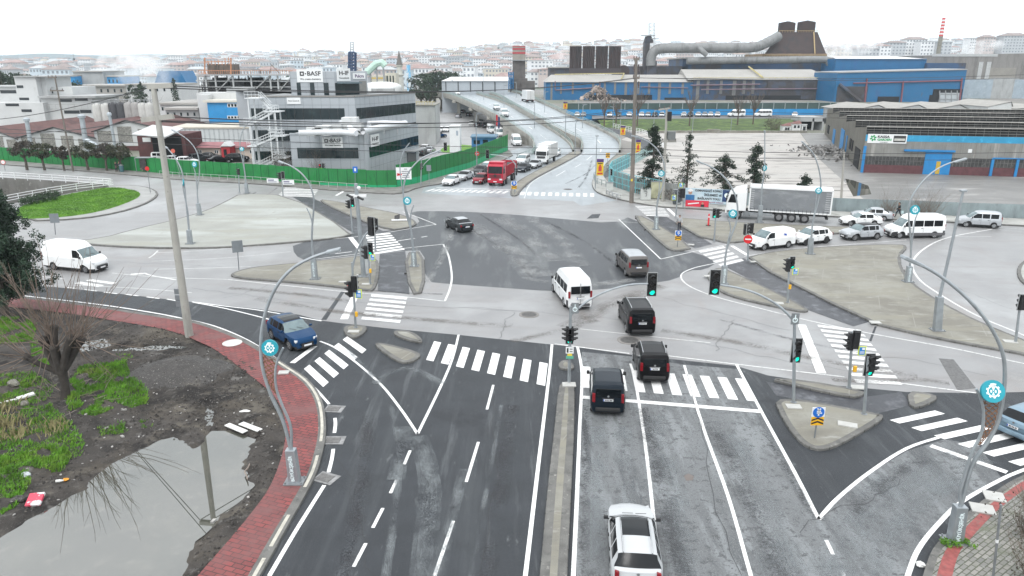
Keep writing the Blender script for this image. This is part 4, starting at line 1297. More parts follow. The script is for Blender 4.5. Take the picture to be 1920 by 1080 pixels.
silos=[(182,196,'pale'),(198,196,'pale'),(212,194,'black'),(226,194,'black'),(241,194,'grey'),(254,194,'grey'),(267,195,'pale'),(280,195,'pale')]
mc={'pale':M('silo_pale',(.42,.42,.40),.6,.12,.6,layers=[(.8,.5,.7,(.3,.3,.28),(1,1,.2))]),'black':M('silo_black',(.035,.035,.04),.6,.2,.5),'grey':M('silo_grey',(.27,.26,.25),.6,.15,.6,layers=[(.8,.5,.7,(.17,.16,.15),(1,1,.2))])}
for x_,yt,c in silos:
 p=D(x_,yt,198)
 tall=ZT(yt-1,198)
 root=thing('storage_silo','%s cylindrical storage silo in the row behind the red roofed sheds'%{'pale':'off white','black':'black','grey':'streaky grey'}[c],'silo',(p.x,198,0),0,{'pale':'pale silos','black':'black silos','grey':'grey silos'}[c])
 MB().lathe((0,0),[(1.3,0),(1.3,tall-.4),(1.0,tall),(.2,tall+.25)],16).build('tank',mc[c],root,angle=50)
 mb=MB()
 for k in range(8):
  t=k*math.pi/4;mb.tube([(math.cos(t)*1.25,math.sin(t)*1.25,tall-.3),(math.cos(t)*1.25,math.sin(t)*1.25,tall+.9)],.04,3)
 mb.tube([(math.cos(k*math.pi/8)*1.25,math.sin(k*math.pi/8)*1.25,tall+.9)for k in range(17)],.045,4)
 mb.build('top_rail',steelg,root)
perf=M('block_screen',(.36,.35,.32),.8,.1,1,layers=[(11,.47,.53,(.09,.088,.08))])
brickw=M('maroon_brick',(.10,.040,.040),.8,.2,1)
def gable_shed(lab,xa,xm,xb,yr,ye,Y,deep,yb=None):
 r,o=bthing('gable_shed',lab,'building',xm,Y)
 zr,ze=ZT(yr,Y),ZT(ye,Y)
 a,m_,b=D(xa,200,Y).x-o.x,D(xm,200,Y).x-o.x,D(xb,200,Y).x-o.x
 mb=MB()
 vs=[(a,0,-.1),(b,0,-.1),(b,0,ze),(m_,0,zr),(a,0,ze)]
 mb.add(vs+[(x,deep,z)for x,_,z in vs],[(0,1,2,3,4),(5,9,8,7,6),(0,4,9,5),(1,6,7,2)]);mb.build('wall',whitew,r)
 mb=MB()
 e=.35
 mb.add([(a-e,-.3,ze-.02),(m_,-.3,zr+.18),(b+e,-.3,ze-.02),(a-e,deep+.3,ze-.02),(m_,deep+.3,zr+.18),(b+e,deep+.3,ze-.02)],[(0,1,4,3),(1,2,5,4)]);mb.build('roof',redroof,r)
 mb=MB();mb.tube([(a-e,-.34,ze),(m_,-.34,zr+.2),(b+e,-.34,ze)],.12,4);mb.build('roof_edge',M('dark_flashing',(.04,.04,.04),.7),r)
 W=b-a
 mb=MB()
 for f0,f1,zz in((.04,.22,.62),(.30,.48,.86),(.56,.72,.72),(.78,.95,.55)):
  mb.bb(a+W*f0,a+W*f1,-.06,.05,ze-2.2,ze-2.2+(zr-ze+1.6)*zz)
 mb.build('block_screen',perf,r)
 mb=MB();mb.bb(a,b,-.09,.02,ze-3.0,ze-2.6);mb.build('band',whitew,r)
 mb=MB();mb.bb(a,b,-.07,.02,0,ze-3.0);mb.build('brick_base',brickw,r)
 return r
gable_shed('red roofed gable shed at the far left with perforated block screens',-80,-30,22,240,262,161,38)
gable_shed('red roofed gable shed behind the street trees, left of the concrete pole',22,94,168,240,259,160,38)
gable_shed('red roofed gable shed whose gable ends at the concrete pole',168,232,318,227,247,160,40)
mb=MB()
r,o=bthing('loading_shed','open dark loading shed with a white canopy beside the concrete pole','building',305,140)
fbox(mb,256,345,252,141,8,o=o);mb.build('wall',brickw,r)
mb=MB();a,b=D(254,243,137),D(338,247,142)
mb.ob(((a.x+b.x)/2-o.x,-.4,ZT(246,140)),(abs(b.x-a.x)/2,0,-.3),(0,4.2,.5),(0,0,.12));mb.build('canopy',whitew,r)
mb=MB();plate(mb,284,344,255,292,141,.05,o=o);mb.build('opening',darkin,r)
mb=MB();plate(mb,267,283,258,266,141,.07,o=o);mb.build('window',signw,r)
vent=M('galv_vent',(.40,.44,.47),.45,.1,1,metal=.4)
for i,(x_,yt,yb_,lab)in enumerate(((54,226,267,'galvanised vent pipe on the left red roofed shed'),(157,220,262,'wide galvanised vent pipe with elbow between the red roofed sheds'),(209,216,252,'slim galvanised vent pipe on the right red roofed shed'))):
 Y=158
 r,o=bthing('vent_pipe',lab,'vent pipe',x_,Y)
 p,q=D(x_-4,yt,Y)-o,D(x_+3,yb_,Y)-o
 rr=(.42,.5,.3)[i]
 mb=MB().tube([p,q,(q.x,q.y,0)],rr,12);mb.build('pipe',vent,r,angle=40)
 mb=MB().tube([p+Vector((0,0,-.1)),p+Vector((0,0,.35)),p+Vector((0,0,.6))],[rr*1.5,rr*1.5,rr*.9],12);mb.build('cowl',vent,r,angle=40)
 if i==1:
  mb=MB().tube([q,q+Vector((1.2,-.2,-.5)),q+Vector((2.6,-.4,-1.2)),q+Vector((2.8,-.4,-5))],.5,12);mb.build('elbow',vent,r,smooth=True)
for x0,x1,yt,Y,m,lab,nm in((137,193,135,330,greyw,'grey box warehouse on the left among far roofs','warehouse'),(96,140,143,325,blueb,'low blue far shed beside the grey box warehouse','shed'),(200,222,144,320,blueb,'small turquoise blue far shed right of the grey box warehouse','shed'),
(236,330,160,250,whitew,'white open sided shed behind the silos','shed'),(135,235,162,262,roofp,'long pale roofed shed beyond the silos','shed'),(300,372,196,190,whitew,'low white shed with arched roof ribs left of the blue annex','shed'),(310,372,206,182,greyw,'low grey shed before the white arched one','shed')):
 r,o=bthing(nm,lab,'building',(x0+x1)/2,Y)
 mb=MB();fbox(mb,x0,x1,yt,Y,18,o=o);mb.build('wall',m,r)
 mb=MB();a,b=D(x0-.5,yt,Y),D(x1+.5,yt,Y);mb.bb(a.x-o.x,b.x-o.x,-.6,18.6,a.z,a.z+.5);mb.build('roof',roofp,r)
 if nm=='shed':
  mb=MB()
  n=max(3,int((x1-x0)/12))
  for k in range(n):plate(mb,x0+3+k*(x1-x0)/n,x0+7+k*(x1-x0)/n,yt+5,yt+11,Y,.07,o=o)
  mb.build('window',glassd,r)
r,o=bthing('hopper_building','blue trapezoid hopper building with steam around it, far left','building',318,330)
a=[D(290,156,330),D(350,156,330),D(337,133,330),D(297,133,330)]
mb=MB();vs=[(p.x-o.x,0,p.z)for p in a]+[(p.x-o.x,14,p.z)for p in a]
mb.add(vs,[(0,1,2,3),(5,4,7,6),(3,2,6,7),(0,3,7,4),(1,5,6,2)]);mb.build('hopper',bluew,r)
mb=MB();fbox(mb,292,331,156,329,13,o=o);mb.build('base',bluew,r)
mb=MB()
for k in range(4):plate(mb,296+k*9,300+k*9,160,180,329,.1,o=o)
mb.build('column',greyw,r)
r,o=bthing('warehouse','long grey clad warehouse beyond the overpass crest with dark upright strips','building',890,300)
mb=MB();fbox(mb,828,952,152,300,16,o=o);mb.build('wall',M('grey_clad',(.36,.39,.42),.55,.06,.2),r)
a,b=D(827,152,299.5),D(953,152,299.5);zr=ZT(144,312)
mb=MB();mb.add([(a.x-o.x,-.6,a.z),(b.x-o.x,-.6,a.z),(b.x-o.x,12,zr),(a.x-o.x+3,12,zr),(b.x-o.x,20,a.z),(a.x-o.x,20,a.z)],[(0,1,2,3),(3,2,4,5),(0,3,5),(1,4,2)]);mb.build('roof',M('white_roof',(.62,.63,.63),.6),r)
mb=MB()
for k in range(5):plate(mb,835+k*23,837.2+k*23,153,172,300,.1,o=o)
mb.build('strip_window',M('dark_strip',(.05,.055,.06),.5),r)
r,o=bthing('tower','square concrete chimney tower with two red bands beyond the overpass','chimney',972,330)
mb=MB();fbox(mb,961,985,86,330,6,z0=ZT(113,330),o=o);mb.build('shaft',M('tower_concrete',(.27,.25,.22),.8,.15,.3),r)
mb=MB()
for y0,y1 in((86.5,88),(90,93.5),(97.5,101)):plate(mb,960.8,985.2,y0,y1,330,.1,o=o)
mb.build('red_band',M('band_red',(.36,.05,.06),.7),r)
mb=MB();fbox(mb,961,985,113,329.6,6.6,o=o);fbox(mb,956,989,147,327,10,o=o);fbox(mb,978,1003,152,322,10,o=o);mb.build('lower_works',M('rusty_works',(.11,.10,.095),.8,.25,.4),r)
mb=MB();fbox(mb,953,990,112,328.5,9,z0=ZT(113.6,328.5),o=o);mb.build('gallery',steelg,r)
mb=MB()
for x_ in(954,958,962):mb.tube([D(x_,168,326)-o,D(x_,135,326)-o],.3,5)
for y_ in(140,148,156):mb.tube([D(953,y_,326)-o,D(963,y_,326)-o],.2,5)
mb.build('blue_frame',bluew,r)
r,o=bthing('steelworks_hall','long blue steelworks hall with pale roof and dark openings beyond the grass bank','factory',1300,420)
Y=420
mb=MB();fbox(mb,1024,1300,154,Y,30,o=o);mb.build('wall',bluew,r)
mb=MB();fbox(mb,1300,1571,149,Y-.3,30,o=o);mb.build('sooty_wall',dullblue,r)
mb=MB();fbox(mb,1440,1571,150.5,Y-.9,3,o=o);mb.build('sooty_wall',soot,r)
a,b,zr=D(1022,154,Y-1),D(1300,154,Y-1),ZT(140,Y+14)
mb=MB()
mb.add([(a.x-o.x,-1,a.z),(b.x-o.x,-1,a.z),(b.x-o.x,14,zr),(a.x-o.x+4,14,zr+.0),(b.x-o.x,30,a.z),(a.x-o.x,30,a.z)],[(0,1,2,3),(3,2,4,5),(0,3,5)])
a,b,zr=D(1290,149.5,Y-1.4),D(1572,149.5,Y-1.4),ZT(130,Y+18)
mb.add([(a.x-o.x,-1.4,a.z),(b.x-o.x,-1.4,a.z),(b.x-o.x-8,18,zr),(a.x-o.x,18,zr),(b.x-o.x,30,a.z),(a.x-o.x,30,a.z)],[(0,1,2,3),(3,2,4,5),(0,3,5),(1,4,2)])
mb.build('roof',roofp,r)
mb=MB()
for k,x_ in enumerate((1034,1052,1074,1112,1134,1153,1173,1197,1217,1236,1256,1280,1308,1327,1352,1376,1395,1412)):
 plate(mb,x_-1.6,x_+1.6,155 if x_<1300 else 151,191 if k%3==0 else 176,Y-.35 if x_>1300 else Y,.12,o=o)
mb.build('translucent_strip',M('grey_strip',(.17,.17,.17),.7),r)
mb=MB()
for x0,x1,y0,y1 in((1104,1222,178,192),(1246,1286,183,192)):plate(mb,x0,x1,y0,y1,Y,.2,o=o)
for x0,x1,y0,y1 in((1361,1500,179,193),(1500,1570,186,193)):plate(mb,x0,x1,y0,y1,Y-.9,.2,o=o)
mb.build('opening',darkin,r)
mb=MB()
def pipe(x0,y0,x1,y1,Yq,rr):mb.tube([D(x0,y0,Yq)-o,D(x1,y1,Yq)-o],rr,6)
pipe(1042,169,1125,164,Y-.6,.35);pipe(1202,163,1290,165,Y-.6,.3);pipe(1295,160,1425,158,Y-1.2,.4);pipe(1315,168,1570,166,Y-1.5,.35);pipe(1041,152,1041,169,Y-.6,.3);pipe(1125,153,1125,164,Y-.6,.3)
mb.build('pipe',M('pipe_mauve',(.16,.11,.14),.6,.2,.5),r)
mb=MB()
for k in range(1300,1570,11):mb.tube([D(k,148,Y-1.3)-o,D(k,145,Y-1.3)-o],.12,3)
mb.tube([D(1300,145.3,Y-1.3)-o,D(1570,145.3,Y-1.3)-o],.12,4)
mb.tube([D(1040,139.5,Y+13)-o,D(1170,137.5,Y+13)-o],.25,4);mb.tube([D(1170,137.5,Y+13)-o,D(1165,148,Y)-o],.35,4)
mb.tube([D(1404,125,Y+18)-o,D(1430,145,Y)-o],.5,4)
mb.build('roof_walkway',M('yellow_rail',(.42,.36,.16),.6,.2,1),r)
r,o=bthing('steelworks_hall','tall dark rear bay of the steelworks behind the long pale roof','factory',1350,455)
mb=MB();fbox(mb,1280,1580,110,452,40,o=o);mb.build('wall',dullblue,r)
mb=MB();fbox(mb,1030,1068,127,452,20,o=o);fbox(mb,1160,1290,124,452,30,o=o);mb.build('side_bay',soot,r)
mb=MB();fbox(mb,1028,1070,125,451,22,z0=ZT(127.5,451),o=o);fbox(mb,1278,1582,108,451,42,z0=ZT(110.5,451),o=o);mb.build('roof',roofp,r)
duct=M('grey_duct',(.21,.215,.215),.6,.12,.25,metal=.2,layers=[(.25,.5,.66,(.12,.118,.115),(1,1,.3)),(1,.6,.72,(.29,.29,.28))])
def ductrun(label,pts,rad,rings=True):
 P0=Vector((pts[0].x,pts[0].y,0))
 root=thing('fume_duct',label,'duct',P0)
 path=catmull([p-P0 for p in pts],5)
 MB().tube(path,rad,20).build('pipe',duct,root,angle=60)
 mb=MB()
 rs=resample(path,3.6)
 for i in range(1,len(rs)-1):
  d=(rs[i+1]-rs[i-1]).normalized();mb.tube([rs[i]-d*.16,rs[i]+d*.16],rad*1.045,20)
 mb.build('flange',M('duct_flange',(.2,.2,.2),.6),root)
 return root
ductrun('huge grey fume duct running from the dark stack up to the hood',[D(1220,123,447),D(1221,108,447),D(1226,97,447),D(1240,91,447),D(1290,90,447),D(1350,90,447),D(1410,89,447),D(1432,83,449),D(1460,68,454)],2.8)
ductrun('long grey roof duct along the rear bay of the steelworks',[D(1288,114,446),D(1380,113,446),D(1460,112.5,446),D(1545,112,446),D(1556,120,444),D(1566,124,442),D(1640,122,441),D(1695,120,441)],2.0)
ductrun('short slanting branch of grey duct below the huge fume duct',[D(1310,89,445),D(1318,97,443),D(1325,103,443)],1.5)
r,o=bthing('steel_stack','dark square stack elbow at the left end of the huge fume duct','stack',1216,448)
mb=MB();fbox(mb,1209,1219,78,449,5,o=o,z0=8)
a,b,c,d_=D(1209,78,449),D(1212,68,449),D(1221,67,449),D(1225,76,449)
vs=[(p.x-o.x,1,p.z)for p in(D(1209,80,449),D(1225,80,449),d_,c,b)];mb.add(vs+[(x,6,z)for x,_,z in vs],[(0,1,2,3,4),(9,8,7,6,5),(0,4,9,5),(4,3,8,9),(3,2,7,8),(2,1,6,7)])
mb.build('shaft',soot,r)
mb=MB();fbox(mb,1215,1232,114,446,8,o=o,z0=5);mb.build('base',soot,r)
mb=MB();a=D(1216,67,449);mb.bb(a.x-4-o.x,a.x+4-o.x,0,6,a.z,a.z+.3);a=D(1227,73,449);mb.bb(a.x-2-o.x,a.x+2.6-o.x,0,6,a.z,a.z+.3);mb.build('platform',steelg,r)
r,o=bthing('lattice_tower','faint pale lattice tower standing behind the dark stack','tower',1223,700)
mb=MB();
for sx in(1218.5,1228):
 for dy in(0,5):mb.tube([D(sx,120,700)-o+Vector((0,dy,0)),D(sx,43,700)-o+Vector((0,dy,0))],.35,4)
for k in range(10):
 mb.tube([D(1218.5,43+k*7,700)-o,D(1228,43+k*7,700)-o],.22,4);mb.tube([D(1218.5,43+k*7,700)-o,D(1228,50+k*7,700)-o],.2,4)
mb.build('lattice',M('pale_lattice',(.55,.58,.6),.6),r)
r,o=bthing('pipe_comb','row of tall dark upright pipes in four banks on the steelworks','exhaust stack',1117,440)
for bank in range(4):
 mb=MB()
 for k in range(7 if bank!=3 else 7):
  x_=1070+bank*24.6+k*3.25
  p=D(x_,86.5,440);mb.cyl((p.x-o.x,0),ZT(132,440),p.z,.50,n=8)
 mb.build('pipe_bank',rust,r,angle=50)
mb=MB();fbox(mb,1068,1165,128,439,5,z0=ZT(139,440),o=o);mb.build('header',M('dark_maroon',(.045,.035,.04),.7),r)
mb=MB();p=D(1170,133,440);mb.tube([(p.x-o.x,0,p.z),(p.x-o.x,4,p.z)],3.2,16);mb.build('header_drum',rust,r)
r,o=bthing('fume_hood','huge dark brown tapering hood topped by two square stacks','industrial plant',1495,452)
a=[D(1434,101,452),D(1549,101,452),D(1533,60,460),D(1462,60,460)]
bk=[D(1440,101,486),D(1542,101,486),D(1530,60,474),D(1466,60,474)]
mb=MB();vs=[p-o for p in a]+[Vector((p.x-o.x,p.y-o.y,q.z))for p,q in zip(bk,a)]
mb.add(vs,[(0,1,2,3),(5,4,7,6),(3,2,6,7),(0,3,7,4),(1,5,6,2)]);mb.build('hood',rust,r)
for x0,x1,y0 in((1463,1492,41.5),(1499,1530,40)):
 mb=MB();fbox(mb,x0,x1,y0+1.2,461,3,z0=ZT(60.5,461),o=o)
 p,q=D(x0,y0+1.2,461),D(x1,y0+1.2,461)
 mb.add([(p.x-o.x,9,p.z),(q.x-o.x,9,p.z),((p.x+q.x)/2-o.x,9,p.z+.9),(p.x-o.x,12,p.z),(q.x-o.x,12,p.z),((p.x+q.x)/2-o.x,12,p.z+.9)],[(0,1,2),(0,2,5,3),(1,4,5,2),(3,5,4)])
 mb.build('stack',rust,r)
mb=MB();fbox(mb,1432,1551,100.5,451,36,z0=ZT(108,451),o=o);mb.build('ring_beam',M('ochre_frame',(.20,.14,.09),.7,.25,.5),r)
mb=MB()
for k in range(1462,1534,5):mb.tube([D(k,61,459)-o,D(k,57.5,459)-o],.12,3)
mb.tube([D(1461,57.7,459)-o,D(1535,57.7,459)-o],.14,4)
for k in range(1398,1550,5):mb.tube([D(k,107,450)-o,D(k,103,450)-o],.12,3)
mb.tube([D(1398,103.2,450)-o,D(1550,103.2,450)-o],.16,4)
mb.tube([D(1528,101,451)-o,D(1526,60,458)-o],.4,5)
mb.build('handrail',M('ochre_rail',(.36,.26,.12),.6),r)
r,o=bthing('steelworks_hall','bright blue right hand hall with rust red downpipes and a lattice doorway','factory',1690,395)
mb=MB();vs=[D(1570,137,395),D(1813,131,395)]
a,b=vs
pol=[(a.x-o.x,0,-.1),(b.x-o.x,0,-.1),(b.x-o.x,0,b.z),(a.x-o.x,0,a.z)]
mb.add(pol+[(x,30,z)for x,_,z in pol],[(0,1,2,3),(5,4,7,6),(3,2,6,7),(0,3,7,4),(1,5,6,2)]);mb.build('wall',M('hall_blue',(.003,.118,.27),.5,.10,.15,layers=[(.15,.52,.66,(.02,.10,.24)),(.3,.64,.72,(.05,.09,.15),(1,1,.25)),(.9,.66,.74,(.04,.07,.11),(1,1,.2))]),r)
mb=MB();mb.add([(a.x-o.x,-.5,a.z),(b.x-o.x,-.5,b.z),(b.x-o.x,30,b.z+.2),(a.x-o.x,30,a.z+.2),(a.x-o.x,-.5,a.z+.5),(b.x-o.x,-.5,b.z+.5),(b.x-o.x,30,b.z+.7),(a.x-o.x,30,a.z+.7)],[(0,1,5,4),(4,5,6,7),(1,2,6,5),(3,0,4,7)]);mb.build('roof_edge',M('grey_edge',(.30,.31,.32),.6),r)
mb=MB();fbox(mb,1571,1628,162,394.6,4,o=o);mb.build('sooty_wall',soot,r)
mb=MB()
plate(mb,1646,1684,181,196,395,.2,o=o);plate(mb,1750,1800,167,196,395,.2,o=o);plate(mb,1743,1760,178,196,395,.22,o=o)
mb.build('opening',darkin,r)
mb=MB();plate(mb,1762,1796,174,196,395,.3,o=o);dr=mb.build('doorway',M('pale_beyond',(.42,.45,.47),.7,.1,.3),r)
mb=MB()
for k in(1762,1773,1784,1795):mb.tube([D(k,196,394.6)-o,D(k,170,394.6)-o],.3,5)
for y_ in(176,186):mb.tube([D(1762,y_,394.6)-o,D(1796,y_,394.6)-o],.25,5)
mb.build('door_lattice',steelg,r)
mb=MB()
for x_,y0 in((1626,147),(1694,152),(1804,146)):mb.tube([D(x_,y0,394.4)-o,D(x_-5,194,394.4)-o],.45,6)
mb.tube([D(1600,156,394.4)-o,D(1804,151,394.4)-o],.35,6)
mb.build('downpipe',M('rust_red_pipe',(.20,.07,.09),.6,.2,.5),r)
mb=MB();mb.tube([D(1574,158,394)-o,D(1620,196,392)-o],.9,6);mb.build('conveyor',soot,r)
r,o=bthing('steelworks_hall','upper blue bay with white roof behind the right hand hall','factory',1650,432)
mb=MB();fbox(mb,1568,1738,110,432,20,o=o);mb.build('wall',bluew,r)
mb=MB();fbox(mb,1738,1812,118,430,20,o=o);mb.build('side_bay',dullblue,r)
mb=MB();a,b=D(1566,110,431),D(1739,110,431);mb.add([(a.x-o.x,-1,a.z),(b.x-o.x,-1,a.z-.2),(b.x-o.x-8,18,a.z+1.5),(a.x-o.x+6,18,a.z+1.5)],[(0,1,2,3)]);mb.build('roof',M('white_roof',(.62,.63,.63),.6),r)
r,o=bthing('rolling_mill','huge grey brown clad mill building at the right edge with pale lower panels','factory',1840,412)
mb=MB();a,b=D(1730,104,440),D(2120,96,440)
pol=[(a.x-o.x,28,-.1),(b.x-o.x,28,-.1),(b.x-o.x,28,b.z),(a.x-o.x,28,a.z)]
mb.add(pol+[(x,70,z)for x,_,z in pol],[(0,1,2,3),(5,4,7,6),(3,2,6,7),(0,3,7,4),(1,5,6,2)]);mb.build('wall',M('brown_clad',(.21,.20,.19),.7,.12,.15,layers=[(.3,.5,.66,(.14,.13,.125),(1,1,.2)),(1,.58,.7,(.27,.26,.245),(1,1,.15))]),r)
mb=MB()
for x0,x1 in((1809,1854),(1903,1960)):plate(mb,x0,x1,149,195,440,.3,o=o)
mb.build('pale_panel',M('silver_blue_panel',(.30,.36,.41),.5,.10,.3,layers=[(.4,.5,.7,(.38,.44,.48))]),r)
mb=MB();plate(mb,1855,1902,146,195,440,.25,o=o);mb.build('concrete_panel',greyw,r)
mb=MB();plate(mb,1748,1870,101,106,440,.2,o=o);plate(mb,1836,1838,116,148,440,.25,o=o);plate(mb,1851,1853,116,148,440,.25,o=o);mb.build('pale_trim',M('pale_trim',(.42,.43,.43),.7),r)
mb=MB();plate(mb,1855,1902,127,147,440,.2,o=o);mb.build('patch_panel',M('brown_patch',(.25,.235,.21),.7,.1,.3),r)
r,o=bthing('boundary_wall','long bright blue boundary wall topped by dark green mesh in front of the steelworks','wall',1340,255)
yw=255
mb=MB();a,b=D(1060,300,yw),D(1556,300,yw+5)
fw=Face(a,b,o)
zb,zm,zt_=ZT(217,yw),ZT(205.5,yw),ZT(194,yw)
fw.rect(mb,0,fw.L,-.1,zm,.3);mb.build('wall',blueb,r)
mb=MB();fw.rect(mb,0,fw.L,zm,zt_,.06);mb.build('mesh_screen',M('mesh_green',(.05,.085,.08),.7,.2,.3),r)
mb=MB()
k=0
while k<fw.L:fw.rect(mb,k,k+.25,zm-.2,zt_+.3,.3);k+=4
fw.rect(mb,0,fw.L,zt_,zt_+.15,.2)
mb.build('post',M('post_grey',(.25,.29,.29),.6),r)
r,o=bthing('boundary_screen','dark green mesh screen in front of the right hand hall','fence',1720,252)
mb=MB();a,b=D(1556,300,262),D(1960,300,262);fw=Face(a,b,o);fw.rect(mb,0,fw.L,-.1,ZT(196,262),.1);mb.build('mesh_screen',MATS['mesh_green'],r)
mb=MB()
k=0
while k<fw.L:fw.rect(mb,k,k+.2,-.1,ZT(194.5,262),.25);k+=5
mb.build('post',MATS['post_grey'],r)
r,o=bthing('retaining_wall','low pale block wall along the foot of the grass bank','wall',1320,205)
mb=MB();
for k in range(46):
 x0=1235+k*6;a,b=D(x0,249,206),D(x0+5.6,249,206);hh=.9 if 14<k<19 else.55;mb.bb(a.x-o.x,b.x-o.x,0,1,-.1,hh+random.uniform(-.06,.06))
mb.build('blocks',conc,r)
S0,S1=P(1614,323),P(2300,342)
SB=P(1546,251)
r=thing('sawtooth_shed','old sawtooth roofed grey shed with blue fascia and brick base on the right','building',S0)
o=S0.copy()
fS=Face(S0,S1,o)
fL=Face(SB,S0,o)
zE=fS.zof(0,252)
dirb=(SB-S0)
dl=dirb.length
dirb=dirb.normalized()
corr=M('corrugated_grey',(.22,.22,.207),.7,.15,.5,layers=[(.9,.5,.64,(.18,.17,.155),(3,3,.12)),(.5,.58,.7,(.38,.37,.34),(2,2,.15)),(1.6,.64,.72,(.10,.095,.09),(3,3,.12))])
teeth=5
stp=dl/teeth
wl=MB()
fS.rect(wl,0,fS.L,-.1,zE,.05)
wl.build('wall',corr,r)
mb=MB()
for k in range(teeth):
 a=dirb*(stp*k);b=dirb*(stp*(k+1))
 zz=zE+(1.25 if k else 1.25)
 mb.add([(a.x,a.y,-.1),(b.x,b.y,-.1),(b.x,b.y,zE),(a.x,a.y,zz)],[(0,1,2,3),(3,2,1,0)])
mb.build('side_wall',M('stained_side',(.32,.305,.27),.8,.1,.4,layers=[(.6,.5,.66,(.27,.25,.22),(1,1,.2))]),r)
gz,rf,gr=MB(),MB(),MB()
U=fS.u*fS.L
for k in range(teeth):
 a=dirb*(stp*k)
 b=dirb*(stp*(k+1))
 t1=Vector((0,0,zE));t2=Vector((0,0,zE+1.25))
 off=fS.n*.06
 gz.quad(a+t1,a+U+t1,a+U+t2+dirb*.25,a+t2+dirb*.25)
 rf.quad(a+t2+dirb*.2,a+U+t2+dirb*.2,b+U+t1+Vector((0,0,.02)),b+t1+Vector((0,0,.02)))
 rf.ob((a+U/2+t2+dirb*.2)+Vector((0,0,.04)),fS.u*fS.L/2,dirb*.3,(0,0,.06))
 n=int(fS.L/1.2)
 for i in range(n):
  c=a+fS.u*(i*1.2)+t1
  gr.tube([c+off,c+Vector((0,0,1.25))+dirb*.25+off],.035,3,caps=False)
 for h_ in(.42,.84):
  gr.tube([a+t1+off+Vector((0,0,h_))+dirb*.08,a+U+t1+off+Vector((0,0,h_))+dirb*.08],.05,3)
gz.build('north_light',M('grimy_glass',(.022,.023,.023),.7,.4,.5,spec=.15,layers=[(.5,.57,.7,(.05,.05,.048))]),r)
gr.build('glazing_bars',M('bar_grey',(.15,.147,.14),.7,.2,.6),r)
rf.build('roof',M('asbestos_roof',(.31,.30,.28),.8,.12,.25,layers=[(.4,.5,.66,(.28,.27,.25)),(1,.6,.7,(.52,.51,.48),(1.5,.3,1))]),r)
mb=MB();fS.rect(mb,0,fS.L,zE-1.05,zE-.02,.07);mb.build('fascia',M('sky_fascia',(.03,.27,.46),.5,.12,.6,layers=[(1.2,.55,.68,(.06,.40,.62)),(2,.64,.72,(.03,.22,.42))]),r)
zb1,zb2=fS.zof(0,308),fS.zof(0,292)
mb=MB();fS.rect(mb,.3,fS.L,-.1,zb1,.09);mb.build('brick_base',M('dark_maroon_brick',(.11,.045,.05),.8,.2,1.5),r)
mb=MB();fS.rect(mb,.3,fS.L,zb1,zb2,.07);mb.build('window_band',M('dirty_panes',(.05,.05,.05),.3,.4,1.2,layers=[(2,.55,.66,(.12,.12,.115))]),r)
mb=MB()
k=.3
while k<fS.L:fS.rect(mb,k,k+.06,zb1,zb2,.12);k+=.55
fS.rect(mb,.3,fS.L,(zb1+zb2)/2,(zb1+zb2)/2+.05,.12)
mb.build('glazing_bars',MATS['bar_grey'],r)
mb=MB();u0,u1=fS.uof(1733),fS.uof(1783);fS.rect(mb,u0,u1,0,fS.zof(u0,285),.2);dr=mb.build('sliding_door',M('door_blue',(.015,.20,.47),.5,.1,.6,layers=[(.8,.55,.7,(.02,.15,.36),(1,1,.3))]),r)
mb=MB();fS.rect(mb,fS.uof(1756),fS.uof(1764),.1,2.2,.24);mb.build('yellow_door',M('door_yellow',(.5,.33,.04),.6),dr)
mb=MB();fS.rect(mb,fS.uof(1692),fS.uof(1783)+.3,fS.zof(u0,284),fS.zof(u0,284)+.3,.5);mb.build('door_track',MATS['door_blue'],r)
mb=MB()
for a in(1861,1908,1955):fS.rect(mb,fS.uof(a)-.2,fS.uof(a)+.2,0,zb2+.1,.3)
fS.rect(mb,fS.uof(1861),fS.L,zb2,zb2+.2,.3);mb.build('blue_post',MATS['door_blue'],r)
mb=MB();fS.rect(mb,-.1,.3,0,4.5,.3);mb.build('corner_post',MATS['door_blue'],r)
mb=MB();fS.rect(mb,fS.uof(1812),fS.uof(1819),fS.zof(40,293),fS.zof(40,286),.1);mb.build('notice',signw,r)
kg=M('sign_green',(.03,.30,.10),.5)
sg=sign_on(fS,r,1621,1694,251.5,268.5,[('KASSA',.40,.70,.34,M('sign_dark',(.03,.03,.03),.5),.02,.31),('GARDEN',.43,.38,.32,kg,.02,.36),('www.kassagarden',.42,.12,.12,MATS['sign_dark'],0,.2)])
u0,u1=fS.uof(1621),fS.uof(1694);um=(u0+u1)/2;z1,z0=fS.zof(um,251.5),fS.zof(um,268.5);H,W=z1-z0,u1-u0
mb=MB()
cu,cz=u0+.14*W,z0+.55*H
for k in range(6):
 t=k*math.pi/3+.3
 mb.ob(fS.at(cu+math.cos(t)*H*.22,cz+math.sin(t)*H*.22,.15),fS.u*math.cos(t)*H*.12+Vector((0,0,math.sin(t)*H*.12)),(fS.u*-math.sin(t)+Vector((0,0,math.cos(t))))*H*.085,fS.n*.012)
mb.build('emblem',kg,sg)
mb=MB();fS.rect(mb,u0+.66*W,u0+.97*W,z0+.14*H,z0+.86*H,.16);pc=mb.build('picture',M('pic_dark',(.05,.05,.05),.5),sg)
mb=MB();fS.rect(mb,u0+.68*W,u0+.95*W,z0+.30*H,z0+.55*H,.175);mb.build('picture_band',M('pic_pale',(.5,.5,.46),.5),pc)
mb=MB()
for f0,f1,z1 in((.30,.36,3.2),(.52,.60,4.6),(.66,.68,4.0)):fL.rect(mb,fL.L*f0,fL.L*f1,0,z1,.12)
mb.build('side_door',MATS['door_blue'],r)
mb=MB()
